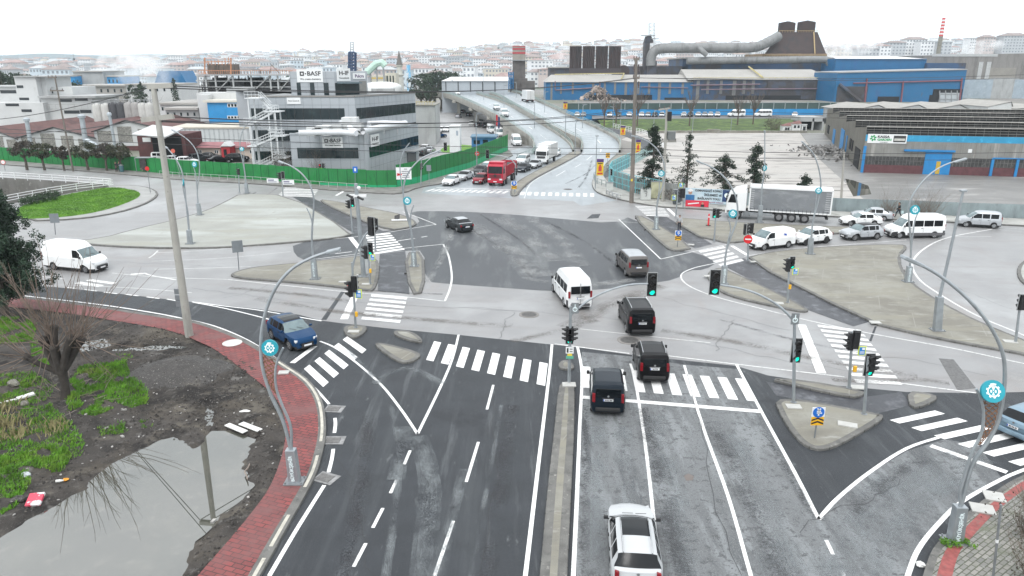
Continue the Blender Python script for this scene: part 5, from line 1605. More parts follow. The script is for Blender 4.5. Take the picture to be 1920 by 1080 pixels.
for f0,f1,z0_,z1 in((.74,.77,2,4),(.79,.81,2,4),(.10,.16,1,3)):fL.rect(mb,fL.L*f0,fL.L*f1,z0_,z1,.12)
fL.rect(mb,fL.L*.86,fL.L*.95,0,3.4,.10)
mb.build('side_window',darkin,r)
for i,(x0,x1,yb_,yt)in enumerate(((1594,1672,207,196.5),(1668,1745,206,196),(1742,1822,206,196),(1852,1900,200,190.5),(1905,1990,204,198))):
 lab=('first pale gabled roof from the left behind the sawtooth shed','second pale gabled roof from the left behind the sawtooth shed','third pale gabled roof from the left behind the sawtooth shed','small pale hut roof with white wall behind the sawtooth shed','pale gabled roof at the right edge behind the sawtooth shed')[i]
 rr,o2=bthing('gable_shed',lab,'building',(x0+x1)/2,225)
 a,b,c=D(x0,yb_,225),D(x1,yb_,225),D((x0+x1)/2,yt,225)
 mb=MB();mb.bb(a.x-o2.x+.3,b.x-o2.x-.3,.2,20,-.1,a.z-.05)
 mb.add([(a.x-o2.x+.3,.2,a.z-.05),(b.x-o2.x-.3,.2,a.z-.05),(0,.2,c.z-.2)],[(0,1,2)]);mb.build('wall',whitew if i==3 else greyw,rr)
 mb=MB();mb.add([(a.x-o2.x,0,a.z),(0,0,c.z),(b.x-o2.x,0,a.z),(a.x-o2.x,22,a.z),(0,22,c.z),(b.x-o2.x,22,a.z)],[(0,1,4,3),(1,2,5,4)]);mb.build('roof',MATS['asbestos_roof'],rr)
for x0,x1,yt,yb_,lab,nm,rc in((1469,1483,236,247,'small white kiosk with red pyramid roof, left of the pair','kiosk',1),(1486,1502,232,246,'larger white kiosk with red pyramid roof, right of the pair','kiosk',1),(1504,1513,234,246,'plain white cabin beside the kiosks','cabin',0)):
 Y=P(x0,yb_).y
 rr,o2=bthing(nm,lab,'kiosk',(x0+x1)/2,Y)
 mb=MB();fbox(mb,x0,x1,yt,Y,2.5,o=o2);mb.build('wall',signw,rr)
 mb=MB()
 if nm=='kiosk':
  plate(mb,x0+3,x0+6.4,yt+3,yt+8,Y,.05,o=o2);plate(mb,x1-6.4,x1-3,yt+3,yt+8,Y,.05,o=o2)
 else:plate(mb,x0+2,x0+6,yt+3,yb_,Y,.05,o=o2)
 mb.build('window',M('window_dark',(.03,.035,.04)),rr)
 a,b=D(x0-1,yt,Y),D(x1+1,yt,Y);mb=MB()
 ht=.9 if rc else.12
 mb.add([(a.x-o2.x,-.2,a.z),(b.x-o2.x,-.2,a.z),(b.x-o2.x,2.7,a.z),(a.x-o2.x,2.7,a.z),(0,1.2,a.z+ht)],[(0,1,4),(1,2,4),(2,3,4),(3,0,4),(3,2,1,0)]);mb.build('roof',M('dull_red_tile',(.18,.09,.08),.8)if rc else greyw,rr)
rr,o2=bthing('gate_house','open grey gate shelter with a dark bay beside the kiosks','building',1525,214)
mb=MB();fbox(mb,1503,1546,220,214,8,z0=ZT(228,214),o=o2);fbox(mb,1524,1527,222,214,.5,o=o2);fbox(mb,1543,1546,222,214,8,o=o2);mb.build('wall',greyw,rr)
mb=MB();fbox(mb,1505,1545,228,220,.4,o=o2);mb.build('bay',darkin,rr)
rr,o2=bthing('transformer_house','plain grey concrete block behind the silver office','building',800,175)
mb=MB();fbox(mb,775,815,198,172,12,o=o2);mb.build('wall',greyw,rr);mb=MB();fbox(mb,774,816,196.5,171.7,12.6,z0=ZT(198.2,171.7),o=o2);mb.build('roof',conc,rr)
mb=MB()
for k in range(776,816,5):mb.tube([D(k,197,172)-o2,D(k,191,172)-o2],.05,4)
mb.tube([D(775,191,172)-o2,D(815,191,172)-o2],.06,4);mb.build('roof_rail',M('yellow_rail',(.42,.36,.16)),rr)
rr,o2=bthing('gate_kiosk','small blue gate kiosk behind the green hoarding corner','kiosk',905,152)
mb=MB();fbox(mb,884,930,258,152,5,o=o2);mb.build('wall',M('kiosk_blue',(.03,.16,.33),.5,.1,1),rr)
mb=MB();fbox(mb,882,932,256,151.6,6,z0=ZT(258.4,151.6),o=o2);mb.build('roof',M('kiosk_roof',(.08,.17,.25),.6),rr)
mb=MB();plate(mb,888,900,263,270,152,.05,o=o2);plate(mb,905,915,262,277,152,.05,o=o2);mb.build('window',glassd,rr)
rr,o2=bthing('site_cabin','white site cabin with rounded roof in the office car park','cabin',853,150)
mb=MB();fbox(mb,842,862,238,150,4,o=o2);mb.build('wall',signw,rr,bevel=.15)
mb=MB();plate(mb,855,859,245,254,150,.05,o=o2);mb.build('door',M('cabin_door',(.35,.4,.46),.5),rr)
mb=MB();fbox(mb,841.5,862.5,236,149.8,4.4,z0=ZT(238.3,149.8),o=o2);mb.build('roof',whitew,rr,bevel=.2)
sheet('lawn',px([(822,284),(835,274),(850,270),(900,274),(915,281),(905,287),(850,288)]),.02,grassm)
r,o=bthing('lattice_tower','dark blue lattice tower with a pale top behind the office roof','tower',658,300)
mb=MB()
for sx in(653.5,665):
 for dy in(0,2.6):mb.tube([D(sx,150,300)-o+Vector((0,dy,0)),D(sx,98,300)-o+Vector((0,dy,0))],.3,5)
for k in range(7):
 y_=98+k*6
 mb.tube([D(653.5,y_,300)-o,D(665,y_,300)-o],.3,4);mb.tube([D(653.5,y_,300)-o,D(665,y_+6,300)-o],.2,4);mb.tube([D(665,y_,300)-o,D(653.5,y_+6,300)-o],.2,4)
 a,b=D(654,y_,300),D(664.5,y_,300);mb.bb(a.x-o.x,b.x-o.x,0,2.6,a.z-.1,a.z+.1)
mb.build('lattice',M('navy_lattice',(.04,.07,.14),.6),r)
mb=MB()
for sx in(656,661.5):mb.tube([D(sx,98,300)-o+Vector((0,1,0)),D(sx,79,300)-o+Vector((0,1,0))],.25,4)
for k in range(5):mb.tube([D(656,79+k*4.6,300)-o+Vector((0,1,0)),D(661.5,79+k*4.6,300)-o+Vector((0,1,0))],.18,4)
mb.build('top_cage',M('pale_cage',(.5,.52,.53),.6),r)
r,o=bthing('minaret','slender pale minaret with dark pointed cap right of the office','minaret',751,420)
p=D(751,170,420)-o
zc=lambda y_:ZT(y_,420)
MB().lathe((p.x,p.y),[(2.0,0),(2.0,zc(145)),(1.5,zc(144)),(1.5,zc(125))],12).build('shaft',M('minaret_stone',(.50,.50,.46),.7,.1,.4),r,angle=50)
MB().lathe((p.x,p.y),[(1.5,zc(143)),(2.5,zc(141)),(2.5,zc(139)),(1.5,zc(139))],12).build('balcony',MATS['minaret_stone'],r,angle=50)
MB().lathe((p.x,p.y),[(2.0,zc(122)),(1.5,zc(118)),(.8,zc(106)),(.05,zc(94))],12).build('cap',M('minaret_lead',(.11,.10,.09),.6),r,angle=60)
MB().lathe((p.x,p.y),[(1.5,zc(125)),(1.9,zc(124)),(1.9,zc(121.5))],12).build('cap_ring',MATS['minaret_stone'],r)
r,o=bthing('dome_building','low white dome behind the office penthouse','building',716,330)
p=D(716,168,330)-o
MB().lathe((p.x,p.y),[(9,0),(9,ZT(165,330)),(8.4,ZT(160,330)),(6.6,ZT(156,330)),(3.6,ZT(153.6,330)),(.1,ZT(153,330))],28).build('dome',M('dome_white',(.62,.64,.63),.5),r,smooth=True)
fbx=MB();fbox(fbx,696,738,166,321,8,o=o);fbx.build('drum',greyw,r)
r,o=bthing('conveyor','pale mint green inclined conveyor gallery behind the office','conveyor',705,345)
mb=MB();mb.tube([D(688,136,345)-o,D(706,119,345)-o,D(716,117,345)-o,D(722,124,345)-o],1.6,8);mb.build('gallery',M('mint',(.42,.58,.50),.6),r)
mb=MB()
for x_ in(694,706,719):mb.tube([D(x_,128,345)-o,Vector((D(x_,128,345).x-o.x,0,0))],.4,5)
mb.build('trestle',steelg,r)
r,o=bthing('factory','cream and yellow works block beside the white dome','building',710,360)
mb=MB();fbox(mb,694,722,142,362,12,o=o);fbox(mb,722,742,137,366,10,o=o);mb.build('wall',M('cream_works',(.52,.50,.42),.7),r)
mb=MB();plate(mb,695,721,145,148,362,.1,o=o);mb.build('yellow_band',M('yellow_band',(.50,.36,.10),.6),r)
mb=MB()
for k in range(3):plate(mb,725+k*5.5,728+k*5.5,142,160,366,.1,o=o)
mb.build('window',glassd,r)
r,o=bthing('banner_tower','upright blue and white banner column near the minaret','banner',765,400)
mb=MB();fbox(mb,761.5,769,122,400,1.0,o=o);mb.build('panel',M('banner_blue',(.15,.40,.62),.6,.3,.2,layers=[(.25,.45,.55,(.6,.64,.66))]),r)
mb=MB();fbox(mb,764.5,766,120,400.3,.5,o=o);mb.build('mast',steelg,r)
r,o=bthing('chimney','thin chimney with red and white bands on the right skyline','chimney',1760,620)
segs=[(95,68,0),(68,65,1),(65,62,0),(62,58.5,1),(58.5,55.5,0),(55.5,52,1),(52,49.5,0),(49.5,46,1),(46,43.5,0),(43.5,40,1),(40,37,0),(37,33.5,1)]
p=D(1760,95,620)-o
def cr(y_):return 1.9-(95-y_)*.012
mbs=[MB(),MB(),MB()]
for a,b,c in segs:
 k=2 if a==95 else c
 mbs[k].cyl((p.x,p.y),ZT(a,620)if a!=95 else 0,ZT(b,620),cr(a),cr(b),14)
mbs[0].build('white_band',signw,r,angle=40);mbs[1].build('red_band',M('band_bright_red',(.55,.04,.04),.6),r,angle=40);mbs[2].build('shaft',conc,r,angle=40)
# ================================================================ lamps, signals, signs, poles, wires
galv=M('galvanised_steel',(.34,.37,.39),.38,.12,2,metal=.55,layers=[(1.5,.55,.7,(.25,.27,.29),(1,1,.3))])
galvd=M('weathered_steel',(.22,.235,.245),.45,.15,2,metal=.4)
tealm=M('teal_enamel',(.008,.27,.34),.4,.06,2)
emblemw=M('emblem_white',(.75,.85,.86),.5,.03,2)
rustmesh=M('rust_lattice',(.17,.085,.045),.7,.3,4)
black=M('signal_black',(.010,.010,.011),.45,.2,3)
lensoff=M('lens_off',(.012,.010,.010),.25)
lensgreen=M('lens_green',(.0,.80,.55),.3,0,1,emit=1.1)
lensred=M('lens_red',(.9,.02,.04),.3,0,1,emit=.9)
lampglass=M('lamp_lens',(.55,.58,.6),.3)
def emblem_disc(root,c,r,n,squash=1.0):
 n=Vector(n).normalized()
 u=Vector((-n.y,n.x,0)).normalized()
 if u.x<0:u=-u
 v=Vector((0,0,1));v=(v-n*v.dot(n)).normalized()
 d=MB().disc(c,n,r,.10,30).build('emblem_disc',tealm,root,angle=40)
 mb=MB()
 f=Vector(c)+n*.056
 def seg(a0,a1,r0,r1,k=6):
  for i in range(k):
   t0,t1=a0+(a1-a0)*i/k,a0+(a1-a0)*(i+1)/k
   p=[f+(u*math.cos(t)+v*math.sin(t))*rr*r for t,rr in((t0,r0),(t0,r1),(t1,r1),(t1,r0))]
   q=[x+n*.006 for x in p]
   mb.add(p+q,[(0,3,2,1),(4,5,6,7),(0,1,5,4),(2,3,7,6),(1,2,6,5),(3,0,4,7)])
 seg(0,2*math.pi,.40,.52,24)
 for k in range(9):seg(k*2*math.pi/9-.16,k*2*math.pi/9+.16,.52,.62,2)
 seg(-.6,.6,.12,.26,4);seg(math.pi-.6,math.pi+.6,.12,.26,4);seg(1.2,1.95,.05,.72,2);seg(4.4,5.0,.05,.36,2)
 mb.build('emblem',emblemw,d)
 for k in range(10):pass
 return d
def curved_lamp(label,base,sheath_top,main,second=None,disc=None,lum=None,third=None,panel=None,text=False,rs=.085,tilt=0.0,grp='curved double stem street lamps'):
 b=P(*base,.14)
 Y=b.y
 root=thing('street_lamp',label,'street lamp',b,0,grp)
 def q(p):
  v=D(p[0],p[1],Y)-b
  v.y+=tilt*v.x
  return v
 st=q(sheath_top)
 hs=st.z
 mb=MB()
 n=6
 w0,w1=.24,.21
 vs=[]
 for zz,w_,cx in((0,w0,0),(hs,w1,st.x)):
  vs+=[(cx-w_,-w_*.8,zz),(cx+w_,-w_*.8,zz),(cx+w_,w_*.8,zz),(cx-w_,w_*.8,zz)]
 mb.add(vs,[(0,3,2,1),(4,5,6,7),(0,1,5,4),(1,2,6,5),(2,3,7,6),(3,0,4,7)])
 sh=mb.build('base_sheath',galv,root,bevel=.02)
 MB().bb(-.42,.42,-.34,.34,0,.05).build('base_plate',galvd,root)
 mb=MB()
 for sx in(-.34,.34):
  for sy in(-.26,.26):mb.cyl((sx,sy),.05,.12,.035,n=6)
 mb.build('bolt',galvd,root)
 if text:
  me=text_mesh(text,.20,'CENTER',.004,.004)
  me.materials.clear();me.materials.append(emblemw)
  up=(st-Vector((0,0,0))).normalized()
  m4=Matrix(((up.x,-up.z,0,st.x*.5),(0,0,-1,-w0*.8-.012),(up.z,up.x,0,hs*.47),(0,0,0,1)))
  me.transform(m4)
  o=bpy.data.objects.new('lettering',me);COL.objects.link(o);o.parent=sh
 def stem(pts,name,rr,wob=0):
  p=[q(x)for x in pts]
  p[0]=p[0]+Vector((0,wob,0))
  c=catmull(p,6)
  MB().tube(c,[rr*(1-.35*i/len(c))for i in range(len(c))],8).build(name,galv,root,smooth=True)
  return c
 mc=stem([sheath_top]+list(main),'main_stem',rs)
 if second:stem([(sheath_top[0]+1,sheath_top[1]+1)]+list(second),'side_stem',rs*.8)
 if third:stem([(sheath_top[0]-1,sheath_top[1]+1)]+list(third),'side_stem',rs*.7)
 if disc:
  c=q((disc[0],disc[1]));sc=1360/Y
  emblem_disc(root,c+Vector((0,-.12,0)),disc[2]/sc,disc[3]if len(disc)>3 else(0,-1,.12))
 if panel:
  pl=[q(x)for x in panel]
  mb=MB()
  n=len(pl)//2
  a,c=pl[:n],list(reversed(pl[n:]))
  rnd=random.Random(3)
  A,C=catmull(a,8),catmull(c,8)
  m_=min(len(A),len(C))
  A,C=by_count(A,18),by_count(C,18)
  for i in range(18):
   pr=[A[i].lerp(C[i],k/4+(rnd.uniform(-.07,.07)if 0<k<4 else 0))for k in range(5)]
   if i<17:
    nx_=[A[i+1].lerp(C[i+1],k/4)for k in range(5)]
    for k in range(5):
     if(i+k)%2==0:mb.tube([pr[k],nx_[min(4,k+1)]],.018,4)
     else:mb.tube([pr[k],nx_[max(0,k-1)]],.018,4)
   for k in range(4):
    if(i+k)%2:mb.tube([pr[k],pr[k+1]],.016,4)
  mb.build('lattice_panel',rustmesh,root)
 if lum:
  a,c=q(lum[0]),q(lum[1])
  d=(c-a);L=d.length;d.normalize()
  s_=Vector((0,1,0));up=d.cross(s_)
  mb=MB();mb.ob((a+c)/2,d*L/2,s_*.16,up*.06)
  lh=mb.build('luminaire',galv,root,bevel=.03)
  MB().ob((a+c)/2+Vector((0,0,-.07))+d*.08,d*L*.36,s_*.12,up*.015).build('lens',lampglass,lh)
 return root
curved_lamp('tall curved lamp with teal disc and rusty lattice, on the red brick pavement',(553,903),(545,842),[(531,790),(508,740),(493,692),(489,652),(492,612),(503,570),(522,532),(550,502),(585,483),(614,473)],
[(545,800),(530,762),(519,732),(516,705),(519,680),(531,652)],(508,650,16.5),((612,473),(638,467)),panel=[(494,664),(497,700),(508,726),(521,742),(523,742),(517,722),(515,700),(519,676)],text='BÜYÜKŞEHİR')
curved_lamp('tall curved lamp with teal disc arching over the turn lane, on the grey paving',(1790,1014),(1801,948),[(1808,925),(1815,895),(1828,862),(1852,828),(1871,790),(1881,742),(1884,692),(1876,650),(1850,602),(1810,556),(1762,517),(1722,494)],
[(1800,925),(1808,895),(1822,850),(1840,812),(1844,772),(1837,742),(1830,729)],(1857,731,23,(-.12,-1,.42)),((1728,497),(1692,481)),panel=[(1843,752),(1845,785),(1841,812),(1834,834),(1838,834),(1858,808),(1868,782),(1873,752)],text='BÜYÜKŞEHİR')
curved_lamp('curved lamp with a short broken side stem, on the island left of the camera mast',(591,523),(587,483),[(585,460),(585,430),(588,395),(588,370),(580,345),(565,325),(545,311),(530,305)],[(585,450),(586,425),(582,405),(575,390)],None,((532,306),(522,302)),text='BÜYÜKŞEHİR')
curved_lamp('double armed curved lamp with teal disc, on the narrow island before the dark sedan',(777,499),(775,471),[(773,455),(770,430),(762,402),(757,376),(757,350),(765,325),(785,301),(808,288)],[(774,450),(770,420),(771,398),(776,384)],(764,376,7.8),((806,289),(826,282)),third=[(773,450),(768,415),(760,385),(754,350),(750,312),(757,284),(768,268)],text='BÜYÜKŞEHİR')
curved_lamp('curved lamp with a narrow edge-on disc, nearest on the big pale island',(357,457),(354,431),[(351,400),(348,370),(345,342),(339,316),(327,294),(313,277)],[(352,395),(346,368),(342,345)],(344.5,342,6,(-.9,-.5,.1)),((314,278),(304,272)))
curved_lamp('curved lamp with teal disc beside the rounded kerb, far corner of the big pale island',(375,403),(371,381),[(370,362),(371,345),(374,325),(373,300),(366,279),(352,262),(332,248)],[(369,350),(367,328),(361,307)],(365.5,308,5.4,(-.3,-1,.1)),((334,249),(322,243)))
curved_lamp('curved lamp with teal disc against the green hoarding, at the pale island tip',(463,362),(461,344),[(459,325),(455,302),(451,285),(450,268),(455,245),(466,230),(476,223)],[(459,320),(457,300),(458,285)],(454,279,4.4),((475,224),(487,219)))
curved_lamp('curved lamp with teal disc on the narrow island beside the walking man',(1230,430),(1231,405),[(1232,385),(1238,362),(1245,342),(1247,320),(1243,300),(1233,281),(1216,266),(1198,258)],[(1232,382),(1236,355),(1236,332)],(1239.5,325,6),((1199,258),(1184,254)),text='BÜYÜKŞEHİR')
curved_lamp('curved lamp with teal disc at the crosswalk left of the white delivery van',(1356,532),(1359,498),[(1362,470),(1372,440),(1381,415),(1383,390),(1378,365),(1362,337),(1338,316),(1315,305)],[(1360,480),(1365,452),(1370,428),(1363,402)],(1373,400,8),((1318,307),(1306,301)),text='BÜYÜKŞEHİR')
curved_lamp('lamp seen edge on before the curtain sided lorry',(1424,417),(1427,385),[(1429,350),(1433,320),(1434,290),(1434,262),(1434,248)],None,(1433.5,315,5,(-1,-.35,.05)),((1434,250),(1433.5,244)))
curved_lamp('curved lamp with teal disc at the rear end of the lorry',(1519,476),(1521,446),[(1525,412),(1534,378),(1539,350),(1536,320),(1526,290),(1510,272)],[(1523,420),(1529,390),(1531,365)],(1534,357,6,(-.55,-1,.1)),((1512,274),(1503,265)))
curved_lamp('curved lamp with teal disc before the white minibus',(1702,528),(1706,499),[(1708,470),(1707,440),(1704,410),(1705,385),(1715,360),(1740,330),(1768,311),(1790,303)],[(1708,478),(1711,445),(1716,412),(1724,395)],(1714,393,9),((1788,304),(1812,297)),text='BÜYÜKŞEHİR')
curved_lamp('plain straight lamp leaning into view on the big right hand island',(1757,619),(1762,556),[(1775,500),(1790,432),(1803,372),(1806,360)],None,None,((1801,358),(1812,357)),rs=.11)
HEADN=[0]
def head(root,c,yaw,lit,w_=.42,h_=1.06,board=True,back=None):
 """three-light signal head at local point c, facing yaw (0 = towards -y, radians about z)"""
 hd=bpy.data.objects.new('signal_head',None)
 bpy.data.objects.remove(hd)
 mb=MB()
 mb.bb(-w_*.36,w_*.36,-.02,.26,-h_/2+.04,h_/2-.04)
 if board:mb.bb(-w_/2,w_/2,.06,.10,-h_/2,h_/2)
 o=mb.build('signal_head',black,root,bevel=.015)
 o.location=c
 o.rotation_euler=(0,0,yaw)
 if board:
  e=MB()
  for sx in(-1,1):e.bb(sx*w_/2-.012,sx*w_/2+.012,.05,.11,-h_/2,h_/2)
  for sz in(-1,1):e.bb(-w_/2,w_/2,.05,.11,sz*h_/2-.012,sz*h_/2+.012)
  e.build('backboard_edge',M('edge_grey',(.30,.31,.31),.6),o)
 r=w_*.28
 for i,col in enumerate(('red','amber','green')):
  z=h_*.31*(1-i)
  m=lensoff
  if lit==col:m={'red':lensred,'green':lensgreen}[col]
  MB().disc((0,-.035,z),(0,-1,0),r,.03,18).build('lens',m,o)
  v=MB()
  k=10
  for j in range(k):
   t0,t1=math.pi*(-.12+1.24*j/k),math.pi*(-.12+1.24*(j+1)/k)
   rr=r*1.12
   v.quad((math.cos(t0)*rr,-.02,z+math.sin(t0)*rr),(math.cos(t1)*rr,-.02,z+math.sin(t1)*rr),(math.cos(t1)*rr,-.02-(.24 if math.sin(t1)>.2 else.12),z+math.sin(t1)*rr),(math.cos(t0)*rr,-.02-(.24 if math.sin(t0)>.2 else.12),z+math.sin(t0)*rr))
  v.build('visor',black,o)
 return o
def signal(label,base,top,heads=(),arm=None,info=(),button=None,z0=.14,r=.075,grp='traffic signals'):
 """heads: (px, py, yaw degrees, lit[, scale]); arm: list of px points from the pole top; info: (px,py,kind)"""
 b=P(base[0],base[1],z0)
 Y=b.y
 root=thing('traffic_signal',label,'traffic light',b,0,grp)
 q=lambda x,y:D(x,y,Y)-b
 t=q(*top)
 t.x*=1
 MB().tube([(0,0,0),(0,0,.02),(0,0,.021)],[.17,.17,.1],12).build('foot',galvd,root)
 MB().tube([(0,0,0),(t.x*.5,0,t.z*.5),(t.x,0,t.z)],[r*1.15,r,r*.9],10).build('pole',galv,root,smooth=True)
 if arm:
  c=catmull([q(*p)for p in arm],6)
  MB().tube(c,[.07-.02*i/len(c)for i in range(len(c))],8).build('arm',galv,root,smooth=True)
 for h in heads:
  sc=h[4]if len(h)>4 else 1
  c=q(h[0],h[1])
  yaw=R(h[2])
  head(root,c,yaw,h[3],.42*sc,1.06*sc,board=(h[5]if len(h)>5 else True))
  near=Vector((t.x*min(1,c.z/t.z),0,c.z))
  if(near-c).length<1.2 and(near-c).length>.12:
   MB().tube([near+Vector((0,0,.3)),c+Vector((0,.15,.3))],.025,6).build('stay',galvd,root)
 for x,y,w_,h_ in info:
  c=q(x,y)
  pn=MB().bb(c.x-w_/2,c.x+w_/2,-.16,-.13,c.z-h_/2,c.z+h_/2).build('info_panel',M('panel_yellow',(.62,.70,.05),.5),root)
  MB().bb(c.x-w_*.38,c.x+w_*.38,-.17,-.155,c.z-h_*.42,c.z+h_*.42).build('panel_face',M('panel_blue',(.02,.20,.55),.5),pn)
  m=MB();m.bb(c.x-w_*.05,c.x+w_*.32,-.18,-.165,c.z+h_*.12,c.z+h_*.36)
  for k in range(3):m.bb(c.x-w_*.30,c.x+w_*.30,-.18,-.165,c.z-h_*(.08+k*.11),c.z-h_*(.04+k*.11))
  m.build('panel_marks',signw,pn)
 if button:
  c=q(*button)
  MB().bb(c.x-.09,c.x+.09,-.2,-.06,c.z-.17,c.z+.17).build('push_button',M('button_yellow',(.70,.38,.02),.5),root,bevel=.02)
 return root
s1=signal('signal mast on the centre median with a curved arm over the black vans',(1067,718),(1070,574),[(1068,629,0,'green'),(1062,627,-90,None,.8,False),(1075,627,90,None,.8,False),(1223,534,2,'green',1.25)],
[(1070,590),(1080,582),(1105,562),(1140,545),(1180,534),(1215,532)],r=.085)
b=P(1067,718,.14);q=lambda x,y:D(x,y,b.y)-b
for y0,y1,m,w_ in((649,661,signw,.44),(661,665.5,M('tag_yellow',(.65,.50,.05),.5),.26),(665.5,671,M('tag_green',(.10,.35,.25),.5),.42)):
 a,c=q(1068,y0),q(1068,y1)
 pn=MB().bb(a.x-w_/2,a.x+w_/2,-.15,-.12,c.z,a.z).build('notice_plate',m,s1)
 if m is signw:
  k=MB();k.bb(a.x-.16,a.x-.07,-.16,-.145,c.z+.06,a.z-.06);k.bb(a.x+.0,a.x+.16,-.16,-.145,a.z-.14,a.z-.10);k.bb(a.x+.0,a.x+.16,-.16,-.145,c.z+.10,c.z+.14)
  k.build('notice_marks',ink,pn)
def badge(root,b,x,y,w_,h_):
 c=D(x,y,b.y)-b
 p=MB().bb(c.x-w_/2,c.x+w_/2,-.08,-.05,c.z-h_/2,c.z+h_/2).build('badge_plate',galvd,root,bevel=.02)
 m=MB()
 for k in range(8):
  t=k*math.pi/4;m.ob((c.x+math.cos(t)*w_*.26,-.09,c.z-h_*.1+math.sin(t)*w_*.26),(math.cos(t)*w_*.05,0,math.sin(t)*w_*.05),(0,.008,0),(-math.sin(t)*w_*.10,0,math.cos(t)*w_*.10))
 m.bb(c.x-.02,c.x+.02,-.1,-.08,c.z-h_*.1,c.z+h_*.36)
 m.build('badge_mark',emblemw,p)
badge(s1,b,1078,577,.42,.62)
s2=signal('signal mast on the triangular island with a curved arm over the pale road',(1488,754),(1490,592),[(1494,658,0,'green',1.28),(1341,530,-2,'green',1.25)],[(1489,604),(1478,590),(1455,570),(1420,551),(1385,540),(1350,534)],r=.085)
badge(s2,P(1488,754,.14),1490,597,.42,.62)
signal('twin headed signal on the strip island, seen from behind with blue yellow panel',(1592,727),(1598,622),[(1591,640,-90,None,1,False),(1604,636,170,None,1,True)],None,[(1614,656,.42,.52)],(1601,690))
signal('short signal at the right tip of the triangular island',(1620,776),(1628,668),[(1631,685,0,'green',1.15),(1639,681,90,None,.9,False)])
signal('twin headed signal on the long right hand island, blue yellow panel below',(1477,567),(1480,484),[(1475,497,-90,None,1,False),(1486,493,0,'green',.9)],None,[(1490,508,.42,.52)],(1480,537))
signal('signal mast on the small islet with a long pale arm and clustered heads',(667,614),(660,492),[(653,542,-70,'red',1.1,False),(666,532,160,None,1.1,True),(698,424,150,None,1.2,True)],[(661,502),(665,485),(672,465),(684,442),(696,430),(706,424)],[(673,550,.46,.62)],(669,588))
signal('signal at the head of the left hand island, green light and blue yellow panel',(694,532),(689,458),[(683,473,-80,None,1.1,False),(694,467,0,'green',1)],None,[(699,482,.42,.56)],(695,507))
signal('low signal half hidden behind the pale arm at the lower left crosswalk',(704,470),(702,410),[(697,425,-85,None,1.1,False),(705,420,170,None,1.1,True)])
signal('slim signal on the black footpath edge beside the camera mast',(661,437),(656,372),[(652,383,-80,None,.9,False),(661,380,0,'green',.9)])
signal('signal with twin heads in front of the green hoarding, beside the crosswalk',(531,367),(527,322),[(523,330,-80,None,.95,False),(531,328,170,None,.95,True)])
signal('small signal with single head at the tip of the big pale island',(449,361),(447,316),[(446,322,-90,None,.9,False)])
signal('signal with red light and yellow panel on the hoarding pavement',(605,346),(603,305),[(600,313,-10,'red',.9),(607,312,90,None,.9,False)],None,[(602,318,.5,.55)],(604,327))
signal('signal on the hoarding corner carrying a long arm over the queue',(789,348),(790,300),[(791,312,90,None,1,True),(835,275,0,None,1.15)],[(789,318),(797,306),(812,293),(828,284)])
signal('signal beside the bridge median carrying an arm back over the queue',(966,360),(967,306),[(967,322,0,None,1,True),(914,289,0,None,1.15)],[(967,310),(958,299),(940,292),(920,290)])
signal('signal with twin heads on the long strip island before the banners',(1267,407),(1272,350),[(1275,362,-90,None,1.1,False),(1281,362,170,None,1.1,True)],None,[(1263,370,.5,.62)])
signal('far signal with green light in front of the portrait banner',(1281,388),(1281,335),[(1281.5,341,0,'green',.8)],None,[(1276,347,.5,.6)])
signal('slim signal with green light on the long strip island, right of the red bollard',(1339,452),(1343,392),[(1340,400,0,'green',.95),(1348,400,90,None,.95,False)])
s3=signal('signal with a no entry disc before the white delivery van',(1402,488),(1404,420),[(1400,430,90,None,1.0,True),(1407,428,-90,None,1.0,False)])
b=P(1402,488,.14);c=D(1402,448,b.y)-b
dd=MB().disc((c.x,-.12,c.z),(-.2,-1,0),.40,.03,24).build('no_entry_disc',M('sign_red',(.62,.015,.02),.5),s3)
MB().ob((c.x,-.145,c.z),(.26,-.052,0),(0,.012,0),(0,0,.06)).build('bar',signw,dd)
signal('small dark signal at the corner railing below the overpass',(1143,352),(1145,318),[(1146,323,0,None,.9)])
signal('signal at the right end of the big island, cut by the photo edge',(1904,642),(1914,560),[(1914,566,180,None,1,True)])
b=P(682,518,.14)
root=thing('camera_mast','thick grey mast with traffic cameras on a white bracket, on the left hand island','camera mast',b)
t=D(667,344,b.y)-b
MB().tube([(0,0,0),(t.x,0,t.z)],[.21,.15],14).build('mast',galv,root,smooth=True)
MB().bb(-.5,.5,-.4,.4,0,.06).build('base_plate',galvd,root)
q=lambda x,y:D(x,y,b.y)-b
c=q(669,366);MB().bb(c.x-.75,c.x+.8,-.2,.1,c.z-.14,c.z+.05).build('bracket',signw,root)
for x,y in((657,367),(677,371)):
 c=q(x,y);MB().tube([c+Vector((-.25,-.2,.12)),c+Vector((.25,-.3,-.1))],.10,8).build('camera',black,root)
c=q(672,352);MB().ball(c+Vector((.05,-.1,0)),.17,10,6).build('dome_camera',signw,root,smooth=True)
c=q(689,500)
bx=thing('cabinet','white control cabinet beside the camera mast on the left hand island','cabinet',P(688,512,.14))
MB().bb(-.32,.32,-.25,.25,0,1.75).build('box',M('cabinet_white',(.60,.62,.62),.5,.06,2),bx,bevel=.03)
MB().bb(-.34,.34,-.28,.28,1.75,1.82).build('lid',galv,bx)
blue_s=M('sign_blue',(.01,.13,.50),.5,.03,2)
yellow_s=M('sign_yellow',(.75,.40,.01),.5,.05,2)
